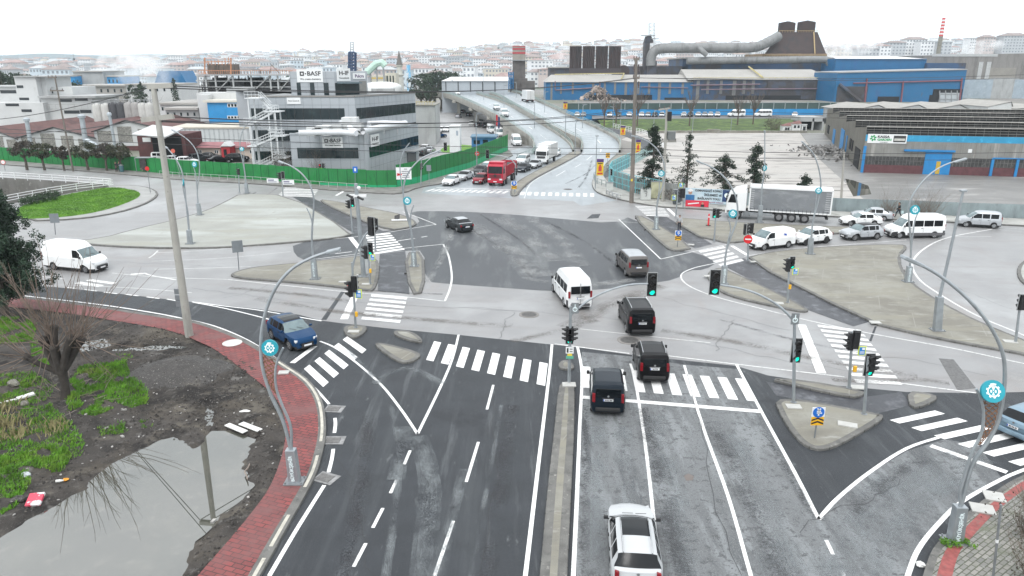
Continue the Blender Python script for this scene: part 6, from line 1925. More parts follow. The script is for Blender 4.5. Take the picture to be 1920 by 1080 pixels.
def keep_sign(label,base,cy0,cy1,w_,chev=True,arrow=True,z0=.14):
 b=P(base[0],base[1],z0)
 root=thing('keep_sign',label,'road sign',b)
 zt_,zb_=D(base[0],cy0,b.y).z-b.z,D(base[0],cy1,b.y).z-b.z
 MB().tube([(0,0,0),(.02,0,zt_)],.04,8).build('post',galvd,root)
 h=zt_-zb_
 if arrow:
  p=MB().bb(-w_/2,w_/2,-.08,-.05,zb_+h*.48,zt_).build('arrow_plate',signw,root)
  c=zb_+h*.74
  MB().disc((0,-.09,c),(0,-1,0),w_*.44,.02,24).build('blue_disc',blue_s,p)
  m=MB();m.ob((0,-.105,c),(.0,.0,w_*.26),(0,.006,0),(w_*.05,0,0));m.ob((.05*w_,-.105,c-.05*w_),(w_*.2,0,0),(0,.006,0),(0,0,w_*.045));m.ob((0,-.105,c+w_*.2),(w_*.14,0,-w_*.14),(0,.006,0),(w_*.035,0,w_*.035));m.ob((0,-.105,c+w_*.2),(w_*.14,0,w_*.14),(0,.006,0),(-w_*.035,0,w_*.035));m.build('arrow',signw,p)
 if chev:
  y1=zb_+h*.47 if arrow else zt_
  p=MB().bb(-w_*.48,w_*.48,-.08,-.05,zb_,y1).build('chevron_plate',yellow_s,root)
  m=MB()
  hh=y1-zb_
  for k in range(2):
   z=zb_+hh*(.10+.40*k)
   for s in(-1,1):
    m.add([(0,-.088,z+hh*.26),(0,-.088,z+hh*.46),(s*w_*.47,-.088,z+hh*.2),(s*w_*.47,-.088,z)],[(0,1,2,3)if s>0 else(3,2,1,0)])
  m.build('chevrons',ink,p)
 return root
keep_sign('blue arrow sign over black and yellow chevrons on the triangular island',(1527,821),763,796,.62)
keep_sign('blue arrow sign over black and yellow stripes in front of the walking man',(1270,463),432,450,.66)
keep_sign('blue arrow sign over yellow chevrons at the tip of the bridge median',(964,364),340,354,.8)
keep_sign('black and yellow chevron board on the tongue beside the overpass exit',(1139,308),287,296,.8,arrow=False)
def plate_sign(name,label,base,cx,cy,w_,h_,m,facing=(0,-1,0),shape='rect',z0=.14,mm=None):
 b=P(base[0],base[1],z0)
 root=thing(name,label,'road sign',b)
 c=D(cx,cy,b.y)-b
 MB().tube([(0,0,0),(c.x,.03,c.z+h_*.45)],.045,8).build('post',galvd,root)
 n=Vector(facing).normalized();u=Vector((-n.y,n.x,0)).normalized()
 if shape=='rect':pl=MB().ob(c+n*.05,u*w_/2,n*.015,(0,0,h_/2)).build('plate',m,root)
 else:pl=MB().disc(c+n*.05,n,w_/2,.03,22).build('plate',m,root)
 return root,pl,c,n,u
backm=M('sign_back',(.20,.22,.235),.5,.1,2,metal=.3)
plate_sign('road_sign','grey back of a square road sign at the left end of the left hand island',(448,506),445,462,.9,1.05,backm,(.5,-1,0))
plate_sign('road_sign','grey back of a square road sign beside the grass islet',(104,440),102,409,.9,1.0,backm,(.2,-1,0))
r_,pl,c,n,u=plate_sign('road_sign','round red sign on a leaning post at the grass islet',(282,361),276,316,.6,.6,M('sign_red',(.62,.015,.02),.5),(0,-1,0),'disc')
r_,pl,c,n,u=plate_sign('road_sign','round red sign before the bungalows on a tall curved post',(345,352),324.5,283,.62,.62,M('sign_orange_red',(.55,.12,.08),.5),(0,-1,0),'disc')
r_,pl,c,n,u=plate_sign('road_sign','white round speed sign with red rim at the far left edge',(10,320),6,304,.8,.8,M('sign_red',(.62,.015,.02),.5),(0,-1,0),'disc')
MB().disc(c+n*.07,n,.32,.02,20).build('sign_face',signw,pl)
r_,pl,c,n,u=plate_sign('road_sign','white notice board with red arrow on the green hoarding corner',(757,357),757,325,2.2,1.75,signw,(.12,-1,0))
m=MB();cc=c+n*.075-u*.55+Vector((0,0,-.15));m.ob(cc,u*.28,n*.008,(0,0,.10));m.ob(cc-u*.25,(u*.16+Vector((0,0,.16))),n*.008,(-u*.06+Vector((0,0,.06))));m.ob(cc-u*.25,(u*.16-Vector((0,0,.16))),n*.008,(u*.06+Vector((0,0,.06))));m.build('arrow',M('sign_red',(.62,.015,.02)),pl)
m=MB()
for k,(w_,z)in enumerate(((.5,.62),(1.3,.30),(1.35,.02),(1.0,-.28),(1.2,-.55))):m.ob(c+n*.075+u*.28+Vector((0,0,z)),u*w_*.45,n*.006,(0,0,.05))
m.build('text_lines',M('faded_ink',(.12,.12,.13),.6),pl)
r_,pl,c,n,u=plate_sign('road_sign','no entry sign on a thin post beside the tall green hoarding',(895,318),894.5,288,.8,.8,M('sign_red',(.62,.015,.02),.5),(0,-1,0),'disc')
MB().ob(c+n*.07,u*.26,n*.01,(0,0,.07)).build('bar',signw,pl)
plate_sign('road_sign','small grey plate on a thin post before the green hoarding corner',(805,349),804,315,.7,.9,backm)
r_,pl,c,n,u=plate_sign('road_sign','blue pedestrian plate in front of the green hoarding',(666,356),666,318,.7,.9,blue_s)
MB().ob(c+n*.07,u*.12,n*.008,(0,0,.22)).build('pictogram',signw,pl)
b=P(345,600,.02);root=thing('chevron_board','dark back of a stacked chevron board behind the leaning concrete pole','road sign',b)
MB().tube([(0,0,0),(0,0,2.3)],.05,8).build('post',galvd,root)
for k in range(3):
 MB().prism([(-.42,.0),(.30,.0),(.42,.04),(.30,.05),(-.42,.05)],1.0+k*.46,1.40+k*.46).build('plate',backm,root)
for i,(a,b_,s)in enumerate(((850,0,0),)):pass
pav_white=M('white_slab',(.43,.43,.41),.6,.08,3)
def slab(x,y,w_,d_,rz,lab):
 p=P(x,y,.14);
 tag(MB().ob((0,0,.03),(math.cos(rz)*w_/2,math.sin(rz)*w_/2,0),(-math.sin(rz)*d_/2,math.cos(rz)*d_/2,0),(0,0,.03)).build('cover_slab',pav_white,None,loc=p),lab,'slab','pale cover slabs at the signal posts')
for x,y,w_,d_,rz,lab in((663,622,.75,.4,0,'white slab on the small islet under the clustered signal'),(642,529,.6,.35,0,'white slab at the island edge left of the clustered signal'),(686,533,.65,.4,.1,'white slab at the island corner beside the footpath'),
(674,516,.5,.3,0,'white slab left of the camera mast foot'),(1067,722,.75,.55,0,'white slab on the median tip at the signal mast'),(1488,763,.75,.5,-.1,'white slab at the mast on the triangular island'),(1589,797,.9,.5,-.4,'white slab near the kerb of the triangular island'),
(1608,727,.75,.5,-.1,'white slab at the end of the strip island'),(1460,569,.7,.45,-.2,'white slab beside the signal on the long right hand island'),(1641,605,.7,.5,-.1,'white slab at the lower point of the big right hand island'),(1894,641,.8,.5,-.2,'white slab at the edge of the big right hand island'),
(1412,491,.5,.35,0,'white slab by the no entry signal'),(1296,459,.6,.4,-.2,'white slab at the point of the narrow island'),(1864,932,.75,.75,-.35,'white slab in the grey paving, farther of two'),(1842,955,.85,.7,-.35,'white slab in the grey paving, nearer of two'),(532,699,.6,.45,.1,'white slab on the red brick pavement'),(1327,518,.7,.4,.3,'white slab at the rounded tip of the long right hand island')):
 slab(x,y,w_,d_,rz,lab)
b=P(1328,423,.14);root=thing('bollard','slim red plastic bollard on the long strip island','bollard',b)
MB().tube([(0,0,.02),(0,0,1.35)],[.10,.09],12).build('post',M('bollard_red',(.65,.03,.04),.5),root,smooth=False);MB().cyl((0,0),0,.05,.28,n=16).build('foot',M('rubber_black',(.02,.02,.02),.8),root)
MB().cyl((0,0),.95,1.08,.105,n=12).build('reflective_band',signw,root)
b=P(744,413,.16);root=thing('fallen_sign','knocked over sign plate lying white on the island tip beside the lamp','road sign',b)
MB().ob((.3,0,.05),(.9,.1,0),(-.05,.3,0),(0,0,.03)).build('plate',signw,root);MB().ob((0,.3,.3),(.3,0,.1),(0,.15,.25),(.02,0,.0)).build('support',black,root)
b=P(1862,1082,.14);root=thing('post','thin leaning steel post with banded top beside the bush on the grey paving','post',b)
t=D(1877,946,b.y)-b
MB().tube([(0,0,0),(t.x,0,t.z)],.04,8).build('rod',galvd,root);c=Vector((t.x*.5,0,t.z*.5));MB().tube([c*.97,c*1.05],.048,8).build('band',signw,root)
cpole=M('pole_concrete',(.34,.33,.30),.8,.1,1,layers=[(.9,.5,.68,(.24,.235,.215),(2,2,.3)),(3,.62,.7,(.17,.165,.15))])
wpole=M('pole_brown',(.17,.15,.13),.8,.15,1,layers=[(.9,.5,.68,(.11,.10,.09),(2,2,.3))])
ins=M('insulator',(.07,.05,.05),.3)
def pole(label,base,top,r0,r1,m,arms,name='utility_pole',yaw=0,insul=True):
 b=P(base[0],base[1],.1)
 root=thing(name,label,'utility pole',b,0)
 t=D(top[0],top[1],b.y)-b
 MB().tube([Vector((0,0,-.1)),t*.5,t],[r0,(r0+r1)/2,r1],16).build('shaft',m,root,smooth=True)
 for cx0,cx1,cy,th,lift in arms:
  a,c=D(cx0,cy,b.y)-b,D(cx1,cy-lift,b.y)-b
  mb=MB();d=(c-a);L=d.length;d.normalize()
  mb.ob((a+c)/2,d*L/2,(0,.14,0),d.cross(Vector((0,1,0)))*th/2)
  ar=mb.build('crossarm',m,root)
  if insul:
   for f in(.06,.5,.94):
    p=a.lerp(c,f)
    MB().lathe((p.x,p.y),[(.05,p.z+.05),(.09,p.z+.12),(.05,p.z+.18),(.09,p.z+.24),(.05,p.z+.3),(.03,p.z+.38)],8).build('insulator',ins,ar)
 return root
pole('thick leaning concrete pole with two crossarms on the red brick pavement',(355,630),(288,166),.27,.16,cpole,[(277,322,163,.28,3),(266,325,225,.30,7)],insul=False)
p2=pole('tall brown pole with insulator crossarms at the corner before the overpass',(1184,379),(1193,111),.30,.19,wpole,[(1188,1199,111,.28,0),(1187,1199,146,.30,0)])
b=P(1184,379,.1);c=D(1184,337,b.y)-b;MB().bb(c.x-.12,c.x+.12,-.33,-.28,c.z-.15,c.z+.15).build('number_plate',M('tag_yellow',(.65,.50,.05)),p2)
for y in(122,130,154,160):
 for x in(1189.3,1197.5):
  c=D(x,y,b.y)-b;MB().lathe((c.x,c.y),[(.05,c.z-.3),(.13,c.z-.2),(.06,c.z-.1),(.13,c.z),(.05,c.z+.1)],8).build('insulator',ins,p2)
pole('dark slim pole with two crossarms at the far left before the street trees',(137,320),(103,145),.17,.11,wpole,[(90,106,145,.2,0),(94,119,170,.22,0)])
p4=pole('grey pole carrying a transformer among the cedars',(1243,378),(1250,206),.22,.14,cpole,[(1235,1256,206,.2,3),(1240,1268,265,.25,0)])
b=P(1243,378,.1);c=D(1258,262,b.y)-b;MB().bb(c.x-.5,c.x+.5,-.4,.4,c.z,c.z+1.1).build('transformer',M('transformer_grey',(.13,.14,.14),.6),p4,bevel=.05)
c2=D(1255,218,b.y)-b;MB().bb(c2.x-.25,c2.x+.25,-.3,.3,c2.z-.6,c2.z+.6).build('switch_box',black,p4)
pole('plain grey pole at the edge of the wet yard',(1577,376),(1583,285),.16,.11,cpole,[],insul=False)
wire_m=M('wire',(.03,.03,.032),.6)
def wire(a,Ya,b_,Yb,sag=.6,r=.034):
 p,q=D(a[0],a[1],Ya),D(b_[0],b_[1],Yb)
 root=[]
 pts=[]
 for i in range(25):
  t=i/24
  v=p.lerp(q,t);v.z-=sag*4*t*(1-t)
  pts.append(v-p)
 o=MB().tube(pts,r,5).build('power_line',wire_m,None,loc=p)
 tag(o,'thin dark overhead power line strung across the junction between poles','power line','overhead power lines')
YL,YC=P(355,630).y,P(1184,379).y
for(a,b_)in(((281,164),(1188,146)),((319,161),(1198,146)),((268,225),(1188,204)),((322,219),(1190,207)),((300,228),(1186,215))):wire(a,YL,b_,YC,.9)
for(a,b_,Yb)in(((1188,146),(2150,128),150),((1198,146),(2150,136),150),((1190,204),(2150,205),140),((1190,212),(2150,213),140)):wire(a,YC,b_,Yb,.8)
for(a,Ya,b_,Yb)in(((-60,238),80,(1195,279),86),((-60,252),80,(1195,290),86),((1195,279),86,(2100,281),88),((1195,290),86,(2100,294),88),((-60,246),80,(266,225),YL),((-60,226),85,(281,164),YL)):wire(a,Ya,b_,Yb,.5,.03)
b=P(1283,381,.14);e=P(1371,386,.14)
root=thing('banner','wide pale blue banner with a portrait and three lines of dark lettering','banner',b)
fc=Face(b,e,b);
zt_,zb_=ZT(352,b.y)-.14,ZT(379,b.y)-.14
m=MB();fc.rect(m,0,fc.L,zb_,zt_,.05);cl=m.build('cloth',M('banner_pale',(.42,.55,.62),.6,.1,.5,layers=[(.5,.5,.7,(.55,.63,.66))]),root)
H=zt_-zb_
for body,uu,zz,sz,wd in(('OSMANGAZİ KÖPRÜ',.50,.86,.20,.57),('İKİLEMESİ VE',.60,.58,.20,.37),('BAĞLANTI YOLU',.52,.32,.20,.48)):
 t=lettering(body,sz*H,ink,fc.at(fc.L*uu,zb_+H*zz,.065),fc.u,fc.n,None,'CENTER',.012,wid=wd*fc.L);t.parent=cl
t=lettering('hayırlı olsun',.15*H,M('script_red',(.30,.03,.08),.6),fc.at(fc.L*.66,zb_+H*.10,.065),fc.u,fc.n,None,'CENTER',0,wid=.34*fc.L);t.parent=cl
m=MB();fc.rect(m,fc.L*.80,fc.L*.985,zb_+H*.18,zt_-.02,.065);m.build('navy_panel',M('banner_navy',(.02,.05,.14),.5),cl)
m=MB();m.disc(fc.at(fc.L*.89,zb_+H*.62,.075),fc.n,H*.16,.02,18);m.build('emblem',emblemw,cl)
m=MB();m.disc(fc.at(fc.L*.115,zb_+H*.70,.075),fc.n,H*.13,.02,18);m.build('portrait_face',M('skin_print',(.42,.25,.18),.6),cl)
m=MB();m.ob(fc.at(fc.L*.115,zb_+H*.84,.085),fc.u*H*.19,fc.n*.01,(0,0,H*.05));m.disc(fc.at(fc.L*.115,zb_+H*.86,.08),fc.n,H*.12,.02,18);m.build('portrait_helmet',signw,cl)
m=MB();m.ob(fc.at(fc.L*.115,zb_+H*.28,.075),fc.u*H*.30,fc.n*.01,(0,0,H*.26));m.build('portrait_vest',M('vest_print',(.03,.15,.34),.6),cl)
m=MB()
for u_ in(0,fc.L*.5,fc.L):m.tube([fc.at(u_,0,-.03),fc.at(u_,zt_,-.03)],.04,6)
m.build('banner_posts',galvd,root)
b2,e2=P(1285,388,.14),P(1328,390,.14)
root=thing('banner','small red and white banner with a portrait below the wide pale blue one','banner',b2);fc=Face(b2,e2,b2)
zt_,zb_=ZT(375,b2.y)-.14,.1
m=MB();fc.rect(m,0,fc.L,zb_,zt_,.04);cl=m.build('cloth',M('banner_red',(.60,.03,.06),.6,.1,1),root)
m=MB();H=zt_-zb_
p=[fc.at(0,zb_,.03),fc.at(fc.L*.6,zb_,.03),fc.at(fc.L*.5,zb_+H*.42,.03),fc.at(0,zb_+H*.26,.03)];m.add(p,[(0,1,2,3)]);m.add([x+fc.n*.02 for x in(fc.at(fc.L*.62,zb_,0),fc.at(fc.L*.95,zb_,0),fc.at(fc.L*.95,zb_+H*.95,0),fc.at(fc.L*.7,zb_+H*.95,0))],[(0,1,2,3)]);m.build('white_field',signw,cl)
m=MB();m.ob(fc.at(fc.L*.74,zb_+H*.2,.05),fc.u*H*.28,fc.n*.01,(0,0,H*.18));m.build('portrait_suit',ink,cl)
m=MB();m.disc(fc.at(fc.L*.74,zb_+H*.58,.05),fc.n,H*.17,.02,16);m.build('portrait_face',MATS['skin_print'],cl)
m=MB();m.ob(fc.at(fc.L*.34,zb_+H*.52,.05),fc.u*fc.L*.24+Vector((0,0,H*.12)),fc.n*.008,Vector((0,0,H*.09)));m.build('slogan',signw,cl)
m=MB();m.tube([fc.at(0,0,-.03),fc.at(0,zt_,-.03)],.03,6);m.tube([fc.at(fc.L,0,-.03),fc.at(fc.L,zt_,-.03)],.03,6);m.build('banner_posts',galvd,root)
for x,y,w_,h_,m_,lab in((1210,375,1.35,1.55,M('cabinet_grey',(.50,.52,.50),.6,.08,1),'pale grey cabinet with black graffiti at the corner railing'),(1143,358,.9,1.2,M('cabinet_grey',(.50,.52,.50)),'low pale cabinet at the bend of the corner railing'),(1230,372,1.5,2.3,M('cabinet_yellow',(.42,.42,.28),.7,.25,1.2),'yellowed tall cabinet covered in peeling posters beside the transformer pole'),(1269,383,1.0,1.9,M('noticeboard_dark',(.06,.07,.08),.6,.3,2,layers=[(2,.55,.62,(.4,.42,.42))]),'dark notice case beside the portrait banner')):
 p=P(x,y,.14);root=thing('utility_cabinet',lab,'cabinet',p)
 MB().bb(-w_/2,w_/2,-.3,.3,.06,h_).build('box',m_,root,bevel=.03);MB().bb(-w_/2-.04,w_/2+.04,-.34,.34,h_,h_+.06).build('lid',galvd,root)
 if 'graffiti' in lab:
  g=MB();g.tube([(-.15,-.31,1.2),(.1,-.31,1.22),(.12,-.31,1.0),(-.1,-.31,.95),(.1,-.31,.85),(.05,-.31,.55),(-.12,-.31,.6)],.03,4);g.build('graffiti',ink,root)
yb_=M('pennant_yellow',(.66,.46,.02),.6,.06,2);pv=M('pennant_violet',(.07,.03,.14),.6);pr_=M('pennant_red',(.5,.05,.04),.6)
def thin_lamp(label,base,z0,top,armdx=0,pennant=None,grp='slim lamp posts along the overpass'):
 b=P(base[0],base[1],z0);root=thing('street_lamp',label,'street lamp',b,0,grp)
 t=D(base[0],top,b.y)-b;t.x=0
 pts=[(0,0,0),(0,0,t.z*.9),(armdx*.15,0,t.z*.98),(armdx,0,t.z)]if armdx else[(0,0,0),(0,0,t.z)]
 MB().tube(pts,[.08]*(len(pts)-1)+[.05],6).build('post',galv,root)
 MB().bb(min(armdx,0)-.15 if armdx else-.25,(max(armdx,0)+.15)if armdx else.25,-.12,.12,t.z-.03,t.z+.07).build('luminaire',galvd,root)
 if pennant:
  y0,y1,w_=pennant
  za,zb2=D(base[0],y0,b.y).z-b.z,D(base[0],y1,b.y).z-b.z
  pn=MB().bb(.1,.1+w_,-.03,.0,zb2,za).build('pennant',yb_,root)
  hh=za-zb2
  MB().bb(.1,.1+w_,-.045,-.03,za-hh*.2,za).build('pennant_top',pv,pn)
  m=MB();m.ob((.1+w_/2,-.04,zb2+hh*.40),(w_*.24,0,0),(0,.01,0),(0,0,hh*.15));m.ob((.1+w_/2,-.04,zb2+hh*.60),(w_*.12,0,0),(0,.01,0),(0,0,hh*.06));m.ob((.1+w_/2,-.04,zb2+hh*.12),(w_*.38,0,0),(0,.01,0),(0,0,hh*.05));m.build('pennant_print',pr_,pn)
  m=MB();m.ob((.1+w_/2,-.04,zb2+hh*.73),(w_*.36,0,0),(0,.01,0),(0,0,hh*.025));m.build('pennant_caption',ink,pn)
thin_lamp('slim lamp post with a big yellow pennant before the overpass exit',(1116,356),0,255,0,(298,329,1.0))
thin_lamp('slim lamp post with a yellow pennant at the service road bend',(1162,262),.2,186,0,(236,253,1.2))
thin_lamp('slim lamp post with a small yellow pennant high beside the overpass',(1055,232),0,187,0,(191,204,1.3))
thin_lamp('slim lamp post with a yellow pennant behind the tall brown pole',(1190,300),0,255,0,(262,287,.9))
for i,(x,y,z,t)in enumerate(((907,188,6.6,142),(945,202,6.4,160),(1002,243,3.2,192),(1021,214,5.2,172),(968,184,6.8,154),(1078,290,.2,226),(1060,258,2.6,205),(870,176,7,136),(850,182,7,150),(1092,240,3.4,196),(1149,246,.2,200),(1225,250,.2,206),(1298,248,.2,208),(1370,246,.2,210),(930,290,0,236),(894,320,0,212))):
 thin_lamp(('slim grey lamp post on the parapet of the overpass' if z>1 else 'slim grey lamp post standing beside the overpass'),(x,y),z,t,(.9 if i%2 else-.9),None,'slim grey lamp posts on the parapet' if z>1 else 'slim grey lamp posts beside the overpass')
for x,m_,lab in((930,M('flag_red',(.45,.02,.03),.7),'flagpole with a drooping red flag by the gate kiosk'),(934,M('flag_navy',(.02,.03,.12),.7),'flagpole with a drooping navy flag by the gate kiosk')):
 b=P(x,280);root=thing('flagpole',lab,'flagpole',b);t=D(x,213 if x==930 else 217,b.y)-b
 MB().tube([(0,0,0),(0,0,t.z)],[.07,.04],6).build('pole',galv,root)
 z=t.z
 m=MB()
 for k in range(6):
  a=.05+.06*math.sin(k*.9);m.v+=[(.03,.0,z-.2-k*.5),(.35+a,.1*math.sin(k*1.3),z-.3-k*.5)]
 for k in range(5):m.f.append((2*k,2*k+1,2*k+3,2*k+2));m.m.append(0)
 fl_=m.build('flag',m_,root)
 fl_.modifiers.new('thick','SOLIDIFY').thickness=.03
b=P(275,322,.14);root=thing('bus_shelter','small bus shelter with dark advert and green posters before the hoarding','bus shelter',b)
MB().bb(-1.5,1.6,-.6,.8,2.35,2.47).build('roof',galvd,root)
m=MB()
for sx in(-1.45,1.55):
 for sy in(-.5,.7):m.bb(sx-.05,sx+.05,sy-.05,sy+.05,0,2.35)
m.build('post',galvd,root)
MB().bb(-.75,.35,-.55,-.45,.3,2.2).build('advert_case',M('advert_dark',(.035,.03,.03),.4,.4,2,layers=[(3,.6,.66,(.3,.25,.18))]),root)
MB().bb(.9,1.5,-.5,-.42,.3,2.2).build('poster',M('poster_green',(.05,.25,.10),.5,.3,2,layers=[(3,.55,.6,(.55,.45,.08))]),root)
MB().bb(-1.4,1.5,.66,.72,.4,2.1).build('glass_back',M('shelter_glass',(.08,.16,.13),.1),root);MB().bb(-1.2,.6,.2,.55,.42,.5).build('bench',galvd,root)
b=P(229,322,.14);root=thing('litter_bin','grey green litter bin on the pavement beside two standing people','bin',b)
MB().lathe((0,0),[(.28,0),(.34,.2),(.36,1.0),(.3,1.05)],12).build('drum',M('bin_teal',(.06,.14,.16),.5),root);MB().lathe((0,0),[(.38,1.05),(.36,1.15),(.1,1.25)],12).build('lid',galvd,root)
for i,(x,y,lab)in enumerate(((512,345,'pale poster board leaning on the long low railing, left one'),(541,348,'pale poster board leaning on the long low railing, right one'))):
 p=P(x,y,.14);root=thing('poster_board',lab,'poster',p)
 MB().bb(-.9,.9,-.05,0,.15,.85).build('board',signw,root);m=MB();m.bb(-.7,.2,-.065,-.05,.5,.7);m.bb(-.7,.6,-.065,-.05,.28,.38);m.build('print',M('print_grey',(.2,.2,.28),.6),root)
# ================================================================ vehicles
def paint(name,c,rough=.28,metal=0.0):
 return M('paint_'+name,c,rough,.03,.8,metal=metal,spec=.35 if sum(c)>.3 else.16,coat=.2 if sum(c)>.3 else.05,layers=[(1.2,.6,.75,tuple(x*.86 for x in c))])
PW=paint('white',(.74,.75,.75));PS=paint('silver',(.42,.44,.46),.3,.35);PB=paint('black',(.004,.004,.005));PN=paint('navy',(.010,.016,.024),.25,.2)
PG=paint('graphite',(.036,.040,.043),.3,.3);PBR=paint('taupe',(.13,.12,.115),.32,.3);PPE=paint('pearl',(.46,.475,.485));PBL=paint('blue',(.010,.048,.125),.28,.3);PLB=paint('ice_blue',(.20,.29,.36),.3,.3)
PR=paint('red',(.40,.012,.035),.35);PDR=paint('maroon',(.22,.02,.03),.3)
autoglass=M('car_glass',(.005,.007,.009),.08,.2,1,spec=.3)
litglass=M('pale_glass',(.10,.15,.16),.05,.3,.8,spec=1.0,layers=[(1.4,.5,.7,(.16,.22,.23))])
trim=M('black_plastic',(.020,.020,.021),.6,.1,4)
tyre=M('tyre_rubber',(.018,.018,.019),.8,.15,6)
alloy=M('alloy_rim',(.38,.39,.40),.35,.1,4,metal=.7)
hubg=M('grey_hub',(.20,.20,.205),.5,.1,4,metal=.3)
lampw=M('headlamp_glass',(.62,.64,.66),.12,.05,6)
lampr=M('tail_lamp',(.20,.008,.014),.2,.1,6)
platew=M('plate_white',(.70,.71,.72),.5,.04,6)
plateb=M('plate_blue',(.02,.08,.40),.5)
chrome=M('chrome',(.55,.56,.57),.15,.03,3,metal=.9)
SPEC={
'sedan':dict(L=4.55,W=1.80,zt=[(0,.52),(.04,.66),(.15,.76),(.7,.86),(1.35,.96),(2.05,1.36),(2.35,1.43),(2.8,1.455),(3.2,1.42),(3.45,1.36),(4.05,1.06),(4.40,1.02),(4.5,.92),(4.55,.80)],belt=.93,wt=1.33,wr=.60,
ws=(1.35,2.10),rw=(3.45,4.05),sw=[(1.62,2.48),(2.56,3.38)],fw=.88,rw_=3.55,r=.32,tail=(.80,.16,.16)),
'suv':dict(L=4.45,W=1.84,zt=[(0,.60),(.04,.80),(.15,.92),(.6,1.00),(1.15,1.08),(1.85,1.53),(2.15,1.61),(2.7,1.64),(3.5,1.60),(3.85,1.52),(4.22,1.16),(4.38,1.05),(4.45,.85)],belt=1.04,wt=1.48,wr=.64,
ws=(1.15,1.90),rw=(3.85,4.22),sw=[(1.45,2.36),(2.44,3.22),(3.28,3.66)],fw=.86,rw_=3.52,r=.36,tail=(.96,.20,.15)),
'hatch':dict(L=4.20,W=1.76,zt=[(0,.52),(.04,.68),(.15,.78),(.6,.88),(1.10,.97),(1.85,1.38),(2.15,1.46),(2.7,1.49),(3.4,1.46),(3.70,1.40),(4.05,1.06),(4.15,.98),(4.20,.80)],belt=.94,wt=1.36,wr=.62,
ws=(1.10,1.90),rw=(3.70,4.05),sw=[(1.40,2.30),(2.38,3.10),(3.16,3.48)],fw=.82,rw_=3.36,r=.31,tail=(.88,.20,.14)),
'wagon':dict(L=4.60,W=1.78,zt=[(0,.54),(.04,.70),(.15,.80),(.6,.90),(1.15,.98),(1.85,1.40),(2.15,1.47),(2.8,1.51),(3.9,1.48),(4.10,1.43),(4.42,1.06),(4.55,.98),(4.60,.80)],belt=.95,wt=1.38,wr=.57,
ws=(1.15,1.92),rw=(4.10,4.42),sw=[(1.45,2.36),(2.44,3.20),(3.28,3.95)],fw=.84,rw_=3.52,r=.31,tail=(.86,.20,.16)),
'mpv':dict(L=4.40,W=1.82,zt=[(0,.62),(.04,.82),(.14,.94),(.5,1.03),(.95,1.12),(1.72,1.66),(2.0,1.76),(2.6,1.82),(3.9,1.80),(4.20,1.75),(4.33,1.55),(4.38,1.10),(4.40,.90)],belt=1.08,wt=1.60,wr=.74,
ws=(.95,1.78),rw=None,sw=[(1.30,2.22),(2.30,3.10),(3.20,4.02)],fw=.86,rw_=3.62,r=.33,tail=(1.02,.34,.14),box=True),
'van':dict(L=4.95,W=1.92,zt=[(0,.66),(.04,.90),(.14,1.02),(.45,1.12),(.80,1.22),(1.60,1.80),(1.95,1.91),(2.6,1.95),(4.5,1.94),(4.78,1.88),(4.90,1.62),(4.94,1.15),(4.95,.9)],belt=1.16,wt=1.70,wr=.78,
ws=(.80,1.66),rw=None,sw=[(1.20,2.10),(2.25,3.25),(3.35,4.45)],fw=.92,rw_=3.95,r=.34,tail=(1.15,.32,.16),box=True),
'panel':dict(L=4.95,W=1.92,zt=[(0,.66),(.04,.90),(.14,1.02),(.45,1.12),(.80,1.22),(1.60,1.80),(1.95,1.91),(2.6,1.95),(4.5,1.94),(4.78,1.88),(4.90,1.62),(4.94,1.15),(4.95,.9)],belt=1.16,wt=1.70,wr=.78,
ws=(.80,1.66),rw=None,sw=[(1.20,2.05)],fw=.92,rw_=3.95,r=.34,tail=(1.15,.32,.16),box=True),
'bigvan':dict(L=5.90,W=2.02,zt=[(0,.70),(.04,.98),(.14,1.10),(.50,1.24),(.90,1.36),(1.62,2.02),(1.95,2.34),(2.35,2.50),(2.8,2.54),(5.5,2.52),(5.74,2.46),(5.86,2.10),(5.89,1.3),(5.90,.9)],belt=1.30,wt=1.98,wr=.84,
ws=(.90,1.64),rw=None,sw=[(1.30,2.15)],fw=.98,rw_=4.60,r=.35,tail=(1.25,.36,.14),box=True),
'minibus':dict(L=5.90,W=2.02,zt=[(0,.70),(.04,.96),(.14,1.08),(.50,1.20),(.90,1.30),(1.62,1.98),(1.95,2.28),(2.35,2.42),(2.8,2.46),(5.5,2.44),(5.74,2.38),(5.86,2.05),(5.89,1.3),(5.90,.9)],belt=1.26,wt=1.92,wr=.84,
ws=(.90,1.64),rw=None,sw=[(1.30,2.10),(2.22,3.35),(3.42,4.45),(4.52,5.50)],fw=.98,rw_=4.70,r=.35,tail=(1.20,.36,.14),box=True),
}
def interp(tab,x):
 if x<=tab[0][0]:return tab[0][1]
 for(a,b),(c,d)in zip(tab,tab[1:]):
  if x<=c:return b+(d-b)*(x-a)/(c-a)
 return tab[-1][1]
def wheel_mesh():
 t=MB()
 return t
VC={}
